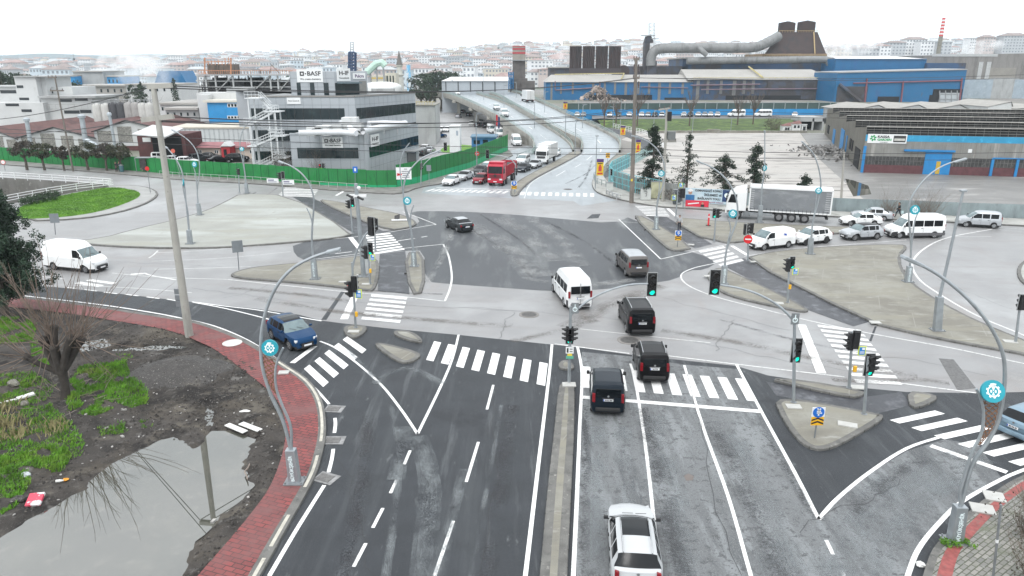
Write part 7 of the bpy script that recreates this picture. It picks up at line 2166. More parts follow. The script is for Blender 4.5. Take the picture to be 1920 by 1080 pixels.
def vehicle(kind,label,cat,pm,name='car',det=2,roof=None,glassm=None,rails=False,sunroof=False,bumper=None,plate_text=None,group=None,rearglass=True,hub=alloy):
 key=(kind,pm.name,det,roof and roof.name,glassm and glassm.name,rails,sunroof,bumper and bumper.name,plate_text,hub.name)
 if key in VC:
  c=copy_tree(VC[key]);c['label']=label
  c.name=name
  if group:c['group']=group
  elif 'group' in c:del c['group']
  return c
 s=SPEC[kind]
 L,W=s['L'],s['W']
 root=thing(name,label,cat,(0,0,0),0,group)
 VC[key]=root
 keys=set([0,.02,L-.02,L]+[a for a,b in s['zt']]+[v for q in s['sw']for v in q]+list(s['ws'])+list(s['rw']or()))
 k=0
 while k<L:keys.add(round(k,3));k+=(.14 if det>1 else.4)
 if sunroof:keys|={1.95,3.2}
 for wx in(s['fw'],s['rw_']):
  for q in(-1,-.8,-.5,0,.5,.8,1):keys.add(wx+q*(s['r']+.05))
 xs=sorted(keys)
 xs=[x for i,x in enumerate(xs)if i==0 or x-xs[i-1]>.012]
 zlow=.24 if kind in('sedan','hatch','wagon')else.28
 def wid(x):
  f=min(1,x/.85);g=min(1,(L-x)/(.30 if s.get('box')else.5))
  return W/2*(.76+.24*(1-(1-f)**2.4))*(.88+.12*(1-(1-g)**2.2))
 def ring(x):
  zt=interp(s['zt'],x);b=min(s['belt']+.03*(x/L),zt-.02)
  w_=wid(x);c=max(0,min(1,(zt-b)/.40));c=c*c*(3-2*c)
  wr=s['wr'];top=w_*.94*(1-c)+wr*c
  wt=min(s['wt'],zt-.07)if c>.05 else b+(zt-b)*.5
  f=max(0,min(1,(wt-b)/max(.05,zt-b)))
  wy=w_*.955*(1-f*.8)+top*f*.8
  arch=0
  for wx in(s['fw'],s['rw_']):
   d=abs(x-wx);ra=s['r']+.055
   if d<ra+.001:arch=max(arch,s['r']+math.sqrt(max(0,ra*ra-d*d)))
  z0=max(zlow,arch);z1=max(zlow+.12,arch+.02);zm=max(zlow+(b-zlow)*.55,arch+.04)
  zm=min(zm,b-.08);z1=min(z1,zm-.01);z0=min(z0,z1-.01)
  return[(w_*.94,z0),(w_*.985,z1),(w_,zm),(w_*.99,b-.05),(w_*.955,b),(wy,wt),(top*.985,wt+(zt-wt)*.55),(top*.90,zt-.022),(top*.5,zt-.002),(0,zt+.006)]
 rings=[ring(x)for x in xs]
 nb=len(rings[0])
 V=[]
 for x,r_ in zip(xs,rings):
  X=L/2-x
  bw=interp(((0,.24),(1.2,.20),(2.2,.09),(L*.6,0),(L-.8,-.04),(L,-.10 if s.get('box')else-.16)),x)
  V+=[(X-bw*(y/(W/2))**2,y,z)for y,z in r_]+[(X-bw*(y/(W/2))**2,-y,z)for y,z in reversed(r_[:-1])]
 n=2*nb-1
 body,tr,ws,rw,sr,rfm=MB(),MB(),MB(),MB(),MB(),MB()
 side={}
 for m in(body,tr,ws,rw,sr):m.v=list(V)
 for i in range(len(xs)-1):
  xm=(xs[i]+xs[i+1])/2
  for j in range(n-1):
   band=j if j<nb-1 else n-2-j
   f=(i*n+j,(i+1)*n+j,(i+1)*n+j+1,i*n+j+1)
   tgt=body
   lft=j<nb-1
   if band==0 or(bumper and band<=1 and(xm<.5 or xm>L-.35)):tgt=tr
   elif band==4:
    for q,(a,b)in enumerate(s['sw']):
     if a<=xm<=b:
      tgt=side.setdefault((lft,q),MB())
      if not tgt.v:tgt.v=list(V)
   elif band>=5:
    if s['ws'][0]<=xm<=s['ws'][1]and band>=(6 if s.get('box')else 5):tgt=ws
    elif s['rw']and s['rw'][0]<=xm<=s['rw'][1]and band>=5:tgt=rw
    elif sunroof and 1.95<=xm<=3.2 and band>=7:tgt=sr
    elif roof and band>=6 and s['ws'][1]<xm<L-.3:tgt=rfm
   if tgt is rfm and not rfm.v:rfm.v=list(V)
   tgt.f.append(f);tgt.m.append(0)
 body.f.append(tuple(range(n)));body.m.append(0)
 body.f.append(tuple((len(xs)-1)*n+q for q in reversed(range(n))));body.m.append(0)
 def clean(m):
  used=sorted({q for f in m.f for q in f});mp_={q:k for k,q in enumerate(used)}
  m.v=[m.v[q]for q in used];m.f=[tuple(mp_[q]for q in f)for f in m.f]
  return m
 gm=glassm or autoglass
 clean(body).build('body',pm,root,angle=32)
 clean(tr).build('lower_trim',bumper or trim,root,angle=40)
 if ws.f:clean(ws).build('windscreen',gm,root,angle=40)
 if rw.f:clean(rw).build('rear_window',autoglass,root,angle=40)
 if sr.f:clean(sr).build('sunroof',autoglass,root,angle=40)
 if rfm.f:clean(rfm).build('roof_panel',roof,root,angle=40)
 for m in side.values():clean(m).build('side_window',autoglass,root,angle=40)
 MB().bb(-L/2+.25,L/2-.25,-W/2+.22,W/2-.22,.13,.62).build('underbody_blocker',trim,root)  # dark underside box added to stop light leaks, set low to deepen shade beneath
 for wx in(s['fw'],s['rw_']):
  for sy in(-1,1):
   y1=sy*(W/2-.02);y0=sy*(W/2-.26)
   x=L/2-wx;r=s['r']
   prof=[(y0,r*.55),(y0,r*.93),(y0+(y1-y0)*.12,r),(y0+(y1-y0)*.88,r),(y1,r*.93),(y1-sy*.01,r*.64)]
   wh=MB().tube([(x,y,r)for y,_ in prof],[q for _,q in prof],20).build('wheel',tyre,root,angle=40)
   rm=MB().tube([(x,y1-sy*.03,r),(x,y1+sy*.004,r)],[r*.66,r*.62],20)
   if det>1:
    for k in range(5):
     t=k*2*math.pi/5+.3
     rm.ob((x+math.cos(t)*r*.34,y1+sy*.008,r+math.sin(t)*r*.34),(math.cos(t)*r*.26,0,math.sin(t)*r*.26),(-math.sin(t)*r*.075,0,math.cos(t)*r*.075),(0,.012,0),0)
   rm.build('rim',hub,wh,angle=40)
   if det>1:
    h_=MB()
    for k in range(5):
     t=k*2*math.pi/5+.3+math.pi/5
     h_.disc((x+math.cos(t)*r*.40,y1+sy*.006,r+math.sin(t)*r*.40),(0,sy,0),r*.13,.008,8)
    h_.build('rim_openings',trim,wh)
 fz=interp(s['zt'],.12)
 for sy in(-1,1):
  wf=wid(.16)
  mb=MB();mb.ob((L/2-.24,sy*(wf-.17),fz-.13),(.10,0,-.015),(-.09*sy,.17*sy,0),(0,0,.065));mb.build('headlight',lampw,root,bevel=.02)
  tz,th,tw=s['tail']
  wr_=wid(L-.05)
  mb=MB();mb.ob((-L/2+.085,sy*(wr_-.10),tz+(.05 if s.get('box')else 0)),(.05,0,0),(.035*sy,.075*sy,0),(0,0,th*.72));mb.build('tail_light',lampr,root,bevel=.02)
  mx_=L/2-s['ws'][0]-.38;mz=s['belt']+.10
  mb=MB();mb.ob((mx_,sy*(W/2+.09),mz),(.05,0,0),(0,.085,0),(0,0,.065 if not s.get('box')else.10));mb.ob((mx_-.01,sy*(W/2+.02),mz-.05),(.03,0,0),(0,.06,0),(0,0,.02));mb.build('mirror',trim if pm not in(PW,PBL,PS)else(pm if kind in('sedan','suv','hatch')else trim),root,bevel=.02)
 g=MB();g.ob((L/2-.02,0,.50),(.02,0,0),(0,.40,0),(0,0,.09));g.ob((L/2-.03,0,.34),(.02,0,0),(0,.42,0),(0,0,.05));g.build('grille',trim,root)
 MB().ob((L/2+.022,0,.44),(.006,0,0),(0,.26,0),(0,0,.055)).build('number_plate',platew,root)
 rz=.82 if kind=='sedan' else(.98 if s.get('box')else.88)
 if kind in('sedan','suv','hatch','wagon'):rz-=.14
 rp_=MB().ob((-L/2-.012,0,rz),(.008,0,0),(0,.26,0),(0,0,.06)).build('number_plate',platew,root)
 MB().ob((-L/2-.022,.235,rz),(.004,0,0),(0,.022,0),(0,0,.056)).build('plate_band',plateb,rp_)
 if plate_text:
  t=lettering(plate_text,.095,ink,(-L/2-.023,-.02,rz),(0,-1,0),(-1,0,0),None,'CENTER',.004);t.parent=rp_
 bmp=MB();bmp.ob((-L/2+.0,0,.46),(.06,0,0),(0,W/2-.28,0),(0,0,.10));bmp.build('rear_bumper',bumper or(trim if kind in('mpv','van','panel','bigvan','minibus','suv')else pm),root,bevel=.04)
 if bumper or kind in('bigvan','panel'):
  bm_=MB();bm_.ob((L/2-.03,0,.48),(.05,0,0),(0,W/2-.42,0),(0,0,.15));bm_.build('front_bumper',bumper or trim,root,bevel=.05)
 if s.get('box')and rearglass:
  zb_,zt_=s['belt']+.06,s['wt']-.02
  wv=s['wr']*.86
  halves=[(-wv,wv)]if kind in('mpv','van')else[(-wv,-.03),(.03,wv)]
  xa=L/2-interp([(z,x)for x,z in reversed(s['zt'][-5:])],zb_);xb=L/2-interp([(z,x)for x,z in reversed(s['zt'][-5:])],zt_)
  for a,b in halves:
   m=MB();m.ob(((xa+xb)/2-.02,(a+b)/2,(zb_+zt_)/2),((xb-xa)/2,0,(zt_-zb_)/2),(0,(b-a)/2,0),(.02,0,0));m.build('rear_window',autoglass,root,bevel=.03)
 if det>1:
  sm=MB()
  cuts=[a-.05 for a,b in s['sw'][:1]]+[b+.04 for a,b in s['sw'][:2 if len(s['sw'])>1 else 1]]
  for x in cuts:
   w_=wid(x)
   for sy in(-1,1):sm.bb(L/2-x-.006,L/2-x+.006,min(sy*(w_*.99-.01),sy*(w_+.003)),max(sy*(w_*.99-.01),sy*(w_+.003)),zlow+.16,s['belt']-.04)
  if s.get('box')and kind not in('mpv','van'):sm.bb(-L/2-.004,-L/2+.05,-.008,.008,.5,s['wt']+.2)
  sm.build('door_seam',trim,root)
  hm=MB()
  for x in[b-.12 for a,b in s['sw'][:2]]:
   w_=wid(x)
   for sy in(-1,1):hm.bb(L/2-x-.09,L/2-x+.09,min(sy*(w_-.02),sy*(w_+.025)),max(sy*(w_-.02),sy*(w_+.025)),s['belt']-.17,s['belt']-.13)
  hm.build('door_handle',trim if pm is not PB else chrome,root)
  wp=MB()
  z0=interp(s['zt'],s['ws'][0]+.06)
  for y in(-.15,.35):wp.tube([(L/2-s['ws'][0]-.04,y,z0+.03),(L/2-s['ws'][0]-.22,y-.38,z0+.16)],.012,4)
  wp.build('wiper',trim,root)
  MB().disc((-L/2-.01,0,rz+.22),(-1,0,0),.055,.02,14).build('badge',chrome,root)
  if s.get('box')and kind not in('bigvan',):
   MB().ob((-L/2-.016,0,rz+.11),(.012,0,0),(0,.30,0),(0,0,.018)).build('plate_bar',chrome if pm is PB else trim,root)
 if rails:
  m=MB()
  for sy in(-1,1):m.tube([(L/2-s['ws'][1]-.15,sy*s['wr']*.86,s['zt'][5][1]+.05),(L/2-s['ws'][1]-.6,sy*s['wr']*.88,s['zt'][7][1]+.07),(-L/2+.75,sy*s['wr']*.88,s['zt'][8][1]+.06),(-L/2+.5,sy*s['wr']*.86,s['zt'][8][1]-.03)],.022,6)
  m.build('roof_rail',chrome if pm is not PN else trim,root)
  if kind in('van',):
   MB().tube([(0,-s['wr']*.88,s['zt'][8][1]+.08),(0,s['wr']*.88,s['zt'][8][1]+.08)],.02,6).build('roof_bar',chrome,root)
 if kind in('minibus','bigvan')and det>1:
  MB().bb(-.5,.15,-.35,.35,2.46,2.56).build('roof_hatch',pm,root,bevel=.03)
 return root
def dims(o,kind):return SPEC[kind]
def put_w(o,kind,rear,front,side,z=0.0):
 """stand a vehicle on the two wheel contact points seen on one side"""
 s=SPEC[kind]
 a,b=P(rear[0],rear[1],z),P(front[0],front[1],z)
 d=(b-a);d.z=0;d.normalize()
 left=Vector((-d.y,d.x,0))
 mid=(a+b)/2+(-left if side=='L' else left)*(s['W']/2-.06)
 off=((s['L']/2-s['fw'])+(s['L']/2-s['rw_']))/2
 o.location=mid-d*off
 o.location.z=z
 o.rotation_euler=(0,0,math.atan2(d.y,d.x))
def put_c(o,c,toward,z=0.0,pitch=0):
 a,b=P(c[0],c[1],z),P(toward[0],toward[1],z)
 o.location=a
 o.rotation_euler=(0,-pitch,math.atan2(b.y-a.y,b.x-a.x))
def put_end(o,kind,e,toward,end):
 a,b=P(*e),P(*toward)
 d=(b-a).normalized()
 o.location=a-d*SPEC[kind]['L']/2 if end=='f' else a+d*SPEC[kind]['L']/2
 o.rotation_euler=(0,0,math.atan2(d.y,d.x))
V=vehicle
o=V('wagon','white estate car with dark sunroof, nearest the camera in the left hand up lane','car',PPE,sunroof=True,rails=True,plate_text='41 AEB 73');put_end(o,'wagon',(1178,972),(1166,860),'f')
o=V('mpv','dark slate blue small van stopped at the crosswalk beside the median','van',PN,'small_van',plate_text='34 SL 503');put_end(o,'mpv',(1139,783),(1132,690),'r')
o=V('mpv','black small van with silver roof rails driving over the crosswalk','van',PB,'small_van',rails=True,plate_text='34 P 76');put_end(o,'mpv',(1226,722),(1206,652),'r')
o=V('van','large black passenger van with roof rails turning on the pale road','van',PB,'passenger_van',rails=True,plate_text='34 TT 46');put_w(o,'van',(1174,624),(1160,595),'L')
o=V('minibus','white minibus with black side glass seen from behind, mid junction','minibus',PW,'minibus',bumper=M('grey_bumper',(.07,.07,.075),.6));put_w(o,'minibus',(1058,576),(1036,547),'L')
o=V('van','taupe passenger van with pale roof at the far side of the junction','van',PBR,'passenger_van',roof=PS);put_w(o,'van',(1172,517),(1156,500),'L')
o=V('sedan','graphite sedan with green tinted rear glass on the dark junction asphalt','car',PG,roof=PS);put_w(o,'sedan',(856,435),(838,427),'L')
o=V('suv','metallic blue crossover waiting at the lower left crosswalk','car',PBL,glassm=litglass,sunroof=True,hub=hubg);put_w(o,'suv',(505,633),(549,661),'R')
o=V('bigvan','tall white panel van coming in from the left past the conifer','van',PW,'panel_van',glassm=litglass,hub=hubg);put_w(o,'bigvan',(97,506),(166,513),'R')
o=V('hatch','ice blue hatchback leaving over the lower right crosswalk','car',PLB,plate_text='06 VA 76');put_end(o,'hatch',(1893,826),(1970,800),'r')
o=V('panel','white delivery van with small blue mark, first behind the no entry sign','van',PW,'panel_van',glassm=litglass);put_w(o,'panel',(1477,465),(1433,470),'L')
MB().ob((-.9,.962,1.45),(.16,0,.04),(0,.004,0),(.02,0,.09)).build('side_mark',plateb,o)
o=V('suv','white crossover with dark wheels behind the white delivery van','car',PW,glassm=litglass,hub=trim);put_w(o,'suv',(1550,456.5),(1510,461),'L')
o=V('suv','silver crossover with dark wheels between white crossover and white minibus','car',PS,glassm=litglass,hub=hubg,roof=PB);put_w(o,'suv',(1644,449.5),(1602,452),'L')
o=V('minibus','white minibus with black glass and grey skirt behind the teal disc lamp','minibus',PW,'minibus',glassm=litglass,bumper=trim);put_w(o,'minibus',(1749,447),(1688,447.5),'L')
MB().bb(-2.85,1.2,1.0,1.016,.32,.62).build('grey_skirt',M('skirt_grey',(.10,.10,.105),.5),o)
o=V('mpv','silver people carrier with dark windows at the right edge by the sheet fence','car',PS,glassm=litglass);put_w(o,'mpv',(1863,429),(1810,426),'L')
o=V('sedan','white sedan in front of the running man, nearer of the two in its lane','car',PW,glassm=litglass);put_w(o,'sedan',(1640,424.5),(1593,424),'L')
o=V('sedan','silver sedan half hidden behind the white sedan','car',PS,glassm=litglass);put_w(o,'sedan',(1661,415.5),(1606,412),'L')
Q=[('sedan',PW,'white sedan at the head of the queue, nearest the green hoarding',(861,344),(851,348),'w'),('sedan',PS,'silver sedan second behind the white one along the hoarding',(886,335),(874,339.5),'w'),
('hatch',PDR,'maroon hatchback beside the red tipper lorry',(914.5,341),(906,345.5),'w'),('sedan',PG,'dark grey sedan behind the maroon hatchback',(914,324),(905,328.5),'w'),
('hatch',PW,'white hatchback squeezed behind the cab of the red tipper lorry',(925,318),(917,322),'w'),
('sedan',PN,'dark navy sedan right of the red tipper lorry',(994.5,319.5),(985,323.5),'w'),('sedan',PS,'silver sedan behind the white box lorry front',(1016,312.5),(1006,316.5),'w'),
('mpv',PW,'white people carrier behind the dark navy sedan',(993,305.5),(985,309),'w'),('hatch',PW,'white hatchback half hidden right of the white box lorry',(1052,290),(1046,294.5),'w'),
('mpv',PW,'white small van coming down the ramp behind the box lorry',(1030,264),(1024,269),'c'),('suv',PW,'white crossover at the foot of the ramp beside the median',(1050,266),(1046,272),'c')]
for kind,pm,lab,a,b,how in Q:
 o=V(kind,lab,'car',pm,det=1,glassm=litglass if pm is PW else None)
 if how=='w':put_w(o,kind,a,b,'L')
 else:put_c(o,a,b,.25)
for kind,pm,lab,c,t,z,nm in(('hatch',PW,'white car high on the left deck behind the white van',(931,205),(945,212),6.0,'car'),('van',PW,'white van coming down the left deck',(946,218),(962,230),5.0,'van'),('hatch',PW,'white car at the crest of the left deck',(858,177.5),(880,184),7.05,'car')):
 o=V(kind,lab,nm,pm,nm,det=1,glassm=litglass);put_c(o,c,t,z)
for c,t,lab in(((968,272),(985,286),'white minibus under the ramp wall, facing the junction'),((936,256),(950,265),'white minibus parked under the left deck, nearer of two'),((922,249),(936,256),'white minibus parked under the left deck, farther of two')):
 o=V('minibus',lab,'minibus',PW,'minibus',det=1,glassm=litglass);put_c(o,c,t)
PK=[('hatch',PW,(798,251),(790,254),'white hatchback parked in the office car park, leftmost of the row'),('hatch',PW,(812,249),(804,252),'white hatchback second in the office car park row'),('suv',PW,(825,248),(817,251),'white crossover third in the office car park row'),('hatch',PW,(838,247),(830,250),'white hatchback beside the round roofed site cabin'),
('sedan',PBL,(823,258),(835,257),'blue sedan parked alone before the office car park row'),('hatch',PW,(886,234),(895,231),'white hatchback among the cars under the left deck, front row'),('sedan',PG,(897,238),(906,235),'dark sedan among the cars under the left deck, front row'),('hatch',PS,(904,232),(912,229),'silver hatchback among the cars beside the bridge pier'),('suv',PB,(912,239),(920,236),'black crossover parked by the ramp wall'),
('hatch',PG,(868,212),(876,210),'dark hatchback deep under the left deck'),('hatch',PN,(880,218),(888,216),'navy hatchback deep under the left deck beside the pier'),('hatch',PS,(860,221),(868,219),'silver hatchback on the road under the left deck'),
('hatch',PW,(798,283),(806,279),'white hatchback just behind the top of the tall green hoarding'),('suv',PG,(790,291),(798,287),'grey crossover behind the tall green hoarding'),('sedan',PS,(806,287),(814,283),'silver sedan parked behind the tall green hoarding by the entrance'),
('mpv',PW,(308,302),(320,302),'white van parked before the loading shed'),('hatch',PW,(330,306),(342,306),'white hatchback parked before the pink bungalow'),('hatch',PW,(352,308),(364,308),'white hatchback parked before the pink bungalow, right of the other'),('suv',PG,(374,303),(386,302),'dark crossover parked before the bungalows'),('sedan',PB,(412,306),(424,305),'black sedan parked behind the hoarding by the porch'),('suv',PB,(446,303),(456,303),'black crossover parked at the foot of the escape stair'),('sedan',PG,(395,299),(405,299),'grey sedan parked against the pink bungalow')]
for kind,pm,c,t,lab in PK:
 o=V(kind,lab,'car',pm,det=1);put_c(o,c,t)
far_l=[]
for i,x in enumerate((1082,1094,1143,1160,1180,1203,1215,1228,1241,1282,1294,1309,1321,1332,1345,1660-170)):
 pm=(PW,PS,PW,PG,PW,PW,PS,PN,PW,PW,PG,PW,PS,PW,PW,PW)[i]
 nm={PW:'white',PS:'silver',PG:'dark grey',PN:'dark'}[pm]
 o=V('hatch','%s car parked nose out along the bright blue boundary wall'%nm,'car',pm,det=1,group='%s cars along the blue wall'%nm);put_c(o,(x,218.5),(x-2,221),1.62)
for x,lab in((1380,'white minibus on the works road before the blue wall, left one'),(1430,'white minibus on the works road before the blue wall, right one')):
 o=V('minibus',lab,'minibus',PW,'minibus',det=1);put_c(o,(x,219),(x-20,219.3),1.62)
def lorry_wheels(root,xs,W,r=.5,dual=True):
 for x in xs:
  for sy in(-1,1):
   y1,y0=sy*(W/2-.02),sy*(W/2-.42)
   wh=MB().tube([(x,y,r)for y in(y0,y0+(y1-y0)*.1,y0+(y1-y0)*.9,y1)],[r*.9,r,r,r*.9],20).build('wheel',tyre,root,angle=40)
   rm=MB().tube([(x,y1-sy*.12,r),(x,y1+sy*.01,r)],[r*.3,r*.58],16);rm.disc((x,y1+sy*.012,r),(0,sy,0),r*.28,.04,12);rm.build('rim',hubg,wh,angle=40)
def cab(root,x0,x1,W,z0,z1,pm,slope=.35,roofspoil=0):
 """cab-over: front face at x1"""
 m=MB()
 prof=[(x0,z0),(x1,z0),(x1+.04,z0+(z1-z0)*.42),(x1-slope*.5,z1-.25),(x1-slope,z1),(x0,z1)]
 vs=[(x,-W/2,z)for x,z in prof]+[(x,W/2,z)for x,z in prof]
 k=len(prof)
 m.add(vs,[tuple(range(k)),tuple(reversed(range(k,2*k)))]+[(i,k+i,k+(i+1)%k,(i+1)%k)for i in range(k)])
 b=m.build('cab',pm,root,bevel=.06)
 za,zb_=z0+(z1-z0)*.44,z1-.34
 xa,xb=x1+.045,x1-slope*.5+.03
 m=MB();m.ob(((xa+xb)/2+.015,0,(za+zb_)/2),((xb-xa)/2,0,(zb_-za)/2),(0,W/2-.14,0),(.02,0,.005));m.build('windscreen',autoglass,root)
 for sy in(-1,1):
  m=MB();m.prism([(0,0)]*0 or[(x1-.12,0),(x1-slope*.5-.18,1),(x0+.5,1),(x0+.5,0)],0,1)if False else m.add([(x1-.14,sy*(W/2+.006),za-.05),(x1-slope*.5-.22,sy*(W/2+.006),zb_),(x1-1.15,sy*(W/2+.006),zb_),(x1-1.15,sy*(W/2+.006),za-.05)],[(0,1,2,3)if sy<0 else(3,2,1,0)]);m.build('side_window',autoglass,root)
  m=MB();m.ob((x1+.05,sy*(W/2+.20),za+.45),(.05,0,0),(0,.09,0),(0,0,.32));m.tube([(x1-.1,sy*W/2,za+.75),(x1+.05,sy*(W/2+.2),za+.75)],.025,5);m.build('mirror',trim,root)
  m=MB();m.ob((x1+.05,sy*(W/2-.32),z0+.22),(.03,0,0),(0,.22,0),(0,0,.11));m.build('headlight',lampw,root)
 m=MB();m.ob((x1+.03,0,z0+(z1-z0)*.26),(.03,0,0),(0,W/2-.30,0),(0,0,(z1-z0)*.11));m.build('grille',M('lorry_grille',(.05,.05,.055),.5)if pm is not PR else M('red_grille',(.13,.012,.02),.5),root)
 m=MB();m.ob((x1+.0,0,z0-.12),(.10,0,0),(0,W/2-.04,0),(0,0,.22));m.build('front_bumper',pm,root,bevel=.04)
 MB().ob((x1+.11,0,z0-.12),(.01,0,0),(0,.27,0),(0,0,.06)).build('number_plate',platew,root)
 return b
lor=thing('curtain_side_lorry','white lorry with grey curtain sided trailer on the right hand road','lorry')
cab(lor,3.5,5.75,2.45,1.0,3.3,PW,.45)
m=MB();vs=[(3.6,-1.1,3.25),(5.3,-1.1,3.25),(4.8,-1.05,3.6),(3.6,-1.05,3.85)];vs+=[(x,-y,z)for x,y,z in vs];m.add(vs,[(0,1,2,3),(7,6,5,4),(3,2,6,7),(2,1,5,6),(0,3,7,4)]);m.build('roof_deflector',PW,lor,bevel=.05)
MB().bb(-5.7,3.2,-1.20,1.20,1.25,3.85).build('curtain',M('curtain_grey',(.185,.197,.21),.5,.08,.6,layers=[(.5,.5,.68,(.29,.305,.315),(.8,1,2)),(.6,.55,.7,(.19,.19,.19),(1,1,1.5))]),lor)
m=MB()
for a in(-5.75,3.15):m.bb(a-.06,a+.10,-1.26,1.26,1.15,3.95)
for sy in(-1,1):m.bb(-5.75,3.25,sy*1.22-.04,sy*1.22+.04,3.78,3.98);m.bb(-5.75,3.25,sy*1.21-.04,sy*1.21+.04,1.1,1.26)
m.bb(-5.75,3.25,-1.24,1.24,3.92,3.96)
m.build('trailer_frame',PW,lor)
m=MB()
for k in range(20):
 x=-5.4+k*.44
 for sy in(-1,1):m.bb(x-.02,x+.02,sy*1.235-.015,sy*1.235+.015,1.02,1.5)
m.build('curtain_straps',trim,lor)
m=MB()
for k in range(9):
 for sy in(-1,1):m.bb(2.7,3.05,sy*1.205-.01,sy*1.205+.012,1.5+k*.25,1.58+k*.25);m.bb(-5.6,-5.1,sy*1.205-.01,sy*1.205+.012,1.5+k*.25,1.58+k*.25)
m.build('curtain_folds',M('curtain_fold',(.40,.41,.42),.5),lor)
m=MB();m.bb(-5.5,5.0,-.45,.45,.75,1.15);m.bb(-5.6,-5.3,-1.1,1.1,.55,.7);m.build('chassis',trim,lor)
m=MB()
for sy in(-1,1):
 for z in(.62,.82):m.bb(.5,3.1,sy*1.15-.02,sy*1.15+.02,z,z+.1)
m.build('side_guard',galv,lor)
MB().bb(3.0,3.8,-1.1,1.1,.45,.95).build('fuel_tank',galvd,lor,bevel=.05)
lorry_wheels(lor,(4.45,-.25,-1.65,-3.05),2.5,.52)
a,b=P(1504,418.5),P(1384,411)
d=Vector((b.x-a.x,b.y-a.y,0)).normalized();left=Vector((-d.y,d.x,0))
lor.location=(a+b)/2-left*1.2-d*.7;lor.rotation_euler=(0,0,math.atan2(d.y,d.x))
tip=thing('tipper_lorry','bright red four axle tipper lorry at the front of the queue','lorry')
cab(tip,2.6,4.7,2.45,.85,3.3,PR,.4)
MB().bb(2.55,4.2,-1.15,1.15,3.3,3.62).build('cab_roof_box',PR,tip,bevel=.06)
m=MB();m.bb(-4.4,2.4,-1.22,-1.14,1.25,2.9);m.bb(-4.4,2.4,1.14,1.22,1.25,2.9);m.bb(2.32,2.4,-1.22,1.22,1.25,3.5);m.bb(-4.45,-4.38,-1.22,1.22,1.25,2.9);m.bb(-4.4,2.4,-1.2,1.2,1.2,1.3);m.build('tipper_body',PR,tip)
m=MB()
for k in range(9):
 for sy in(-1,1):m.bb(-4.3+k*.8,-4.2+k*.8,sy*1.25-.05,sy*1.25+.05,1.25,2.9)
m.build('body_ribs',M('red_dark',(.26,.02,.03),.5),tip)
MB().bb(-4.3,2.3,-1.1,1.1,2.55,2.62).build('load',M('dark_load',(.05,.05,.048),.9,.3,2,bump=1),tip)
m=MB();m.bb(-4.3,4.2,-.5,.5,.6,1.15);m.build('chassis',trim,tip)
lorry_wheels(tip,(3.7,2.0,-2.0,-3.4),2.45,.5)
m=MB();m.disc((4.78,0,1.62),(1,0,0),.22,.03,16);m.build('badge',trim,tip)
a,b=P(961,338.5),P(945.5,348)
d=(b-a).normalized();left=Vector((-d.y,d.x,0))
tip.location=b-left*1.17-d*3.7;tip.rotation_euler=(0,0,math.atan2(d.y,d.x))
bl=thing('box_lorry','white box lorry waiting in the queue beside the bridge median','lorry')
cab(bl,2.2,3.9,2.2,.85,2.75,PW,.35)
MB().bb(-3.6,2.1,-1.2,1.2,1.05,3.5).build('box_body',M('box_grey',(.50,.50,.49),.5,.06,.6,layers=[(.6,.5,.7,(.42,.42,.41))]),bl)
m=MB();m.bb(-3.62,2.12,-1.22,1.22,3.48,3.56)
for sx in(-3.6,2.1):
 for sy in(-1.2,1.2):m.bb(sx-.05,sx+.05,sy-.05,sy+.05,1.0,3.52)
m.build('box_frame',PW,bl)
m=MB();vs=[(2.15,-1,2.7),(3.3,-1,2.7),(2.9,-.95,3.1),(2.15,-.95,3.35)];vs+=[(x,-y,z)for x,y,z in vs];m.add(vs,[(0,1,2,3),(7,6,5,4),(3,2,6,7),(2,1,5,6),(0,3,7,4)]);m.build('roof_deflector',PW,bl)
MB().bb(-3.5,3.5,-.45,.45,.55,1.0).build('chassis',trim,bl)
lorry_wheels(bl,(3.0,-2.2),2.25,.45)
a,b=P(1041,301.5),P(1027,308)
d=(b-a).normalized();left=Vector((-d.y,d.x,0))
bl.location=b-left*1.05-d*3.0;bl.rotation_euler=(0,0,math.atan2(d.y,d.x))
aw=thing('box_lorry','white box lorry seen from behind climbing the right deck','lorry')
cab(aw,3.6,5.4,2.3,.9,2.9,PW,.35)
MB().bb(-5.2,3.4,-1.25,1.25,1.1,3.9).build('box_body',PW,aw)
MB().bb(-5.24,-5.19,-1.15,1.15,1.2,3.75).build('rear_door',M('box_grey',(.50,.50,.49)),aw)
MB().bb(-5.27,-5.2,-.02,.02,1.2,3.75).build('door_seam',trim,aw)
MB().bb(-5.1,5,-.45,.45,.6,1.05).build('chassis',trim,aw)
for sy in(-1,1):MB().bb(-5.3,-5.2,sy*.95-.12,sy*.95+.12,.8,.95).build('tail_light',lampr,aw)
lorry_wheels(aw,(4.3,-2.6,-3.8),2.4,.5)
a=P(995,195.5,6.0);b=P(960,182,6.9)
d=Vector((b.x-a.x,b.y-a.y,0)).normalized()
aw.location=a+d*5.3;aw.location.z=6.35;aw.rotation_euler=(0,0,math.atan2(d.y,d.x))
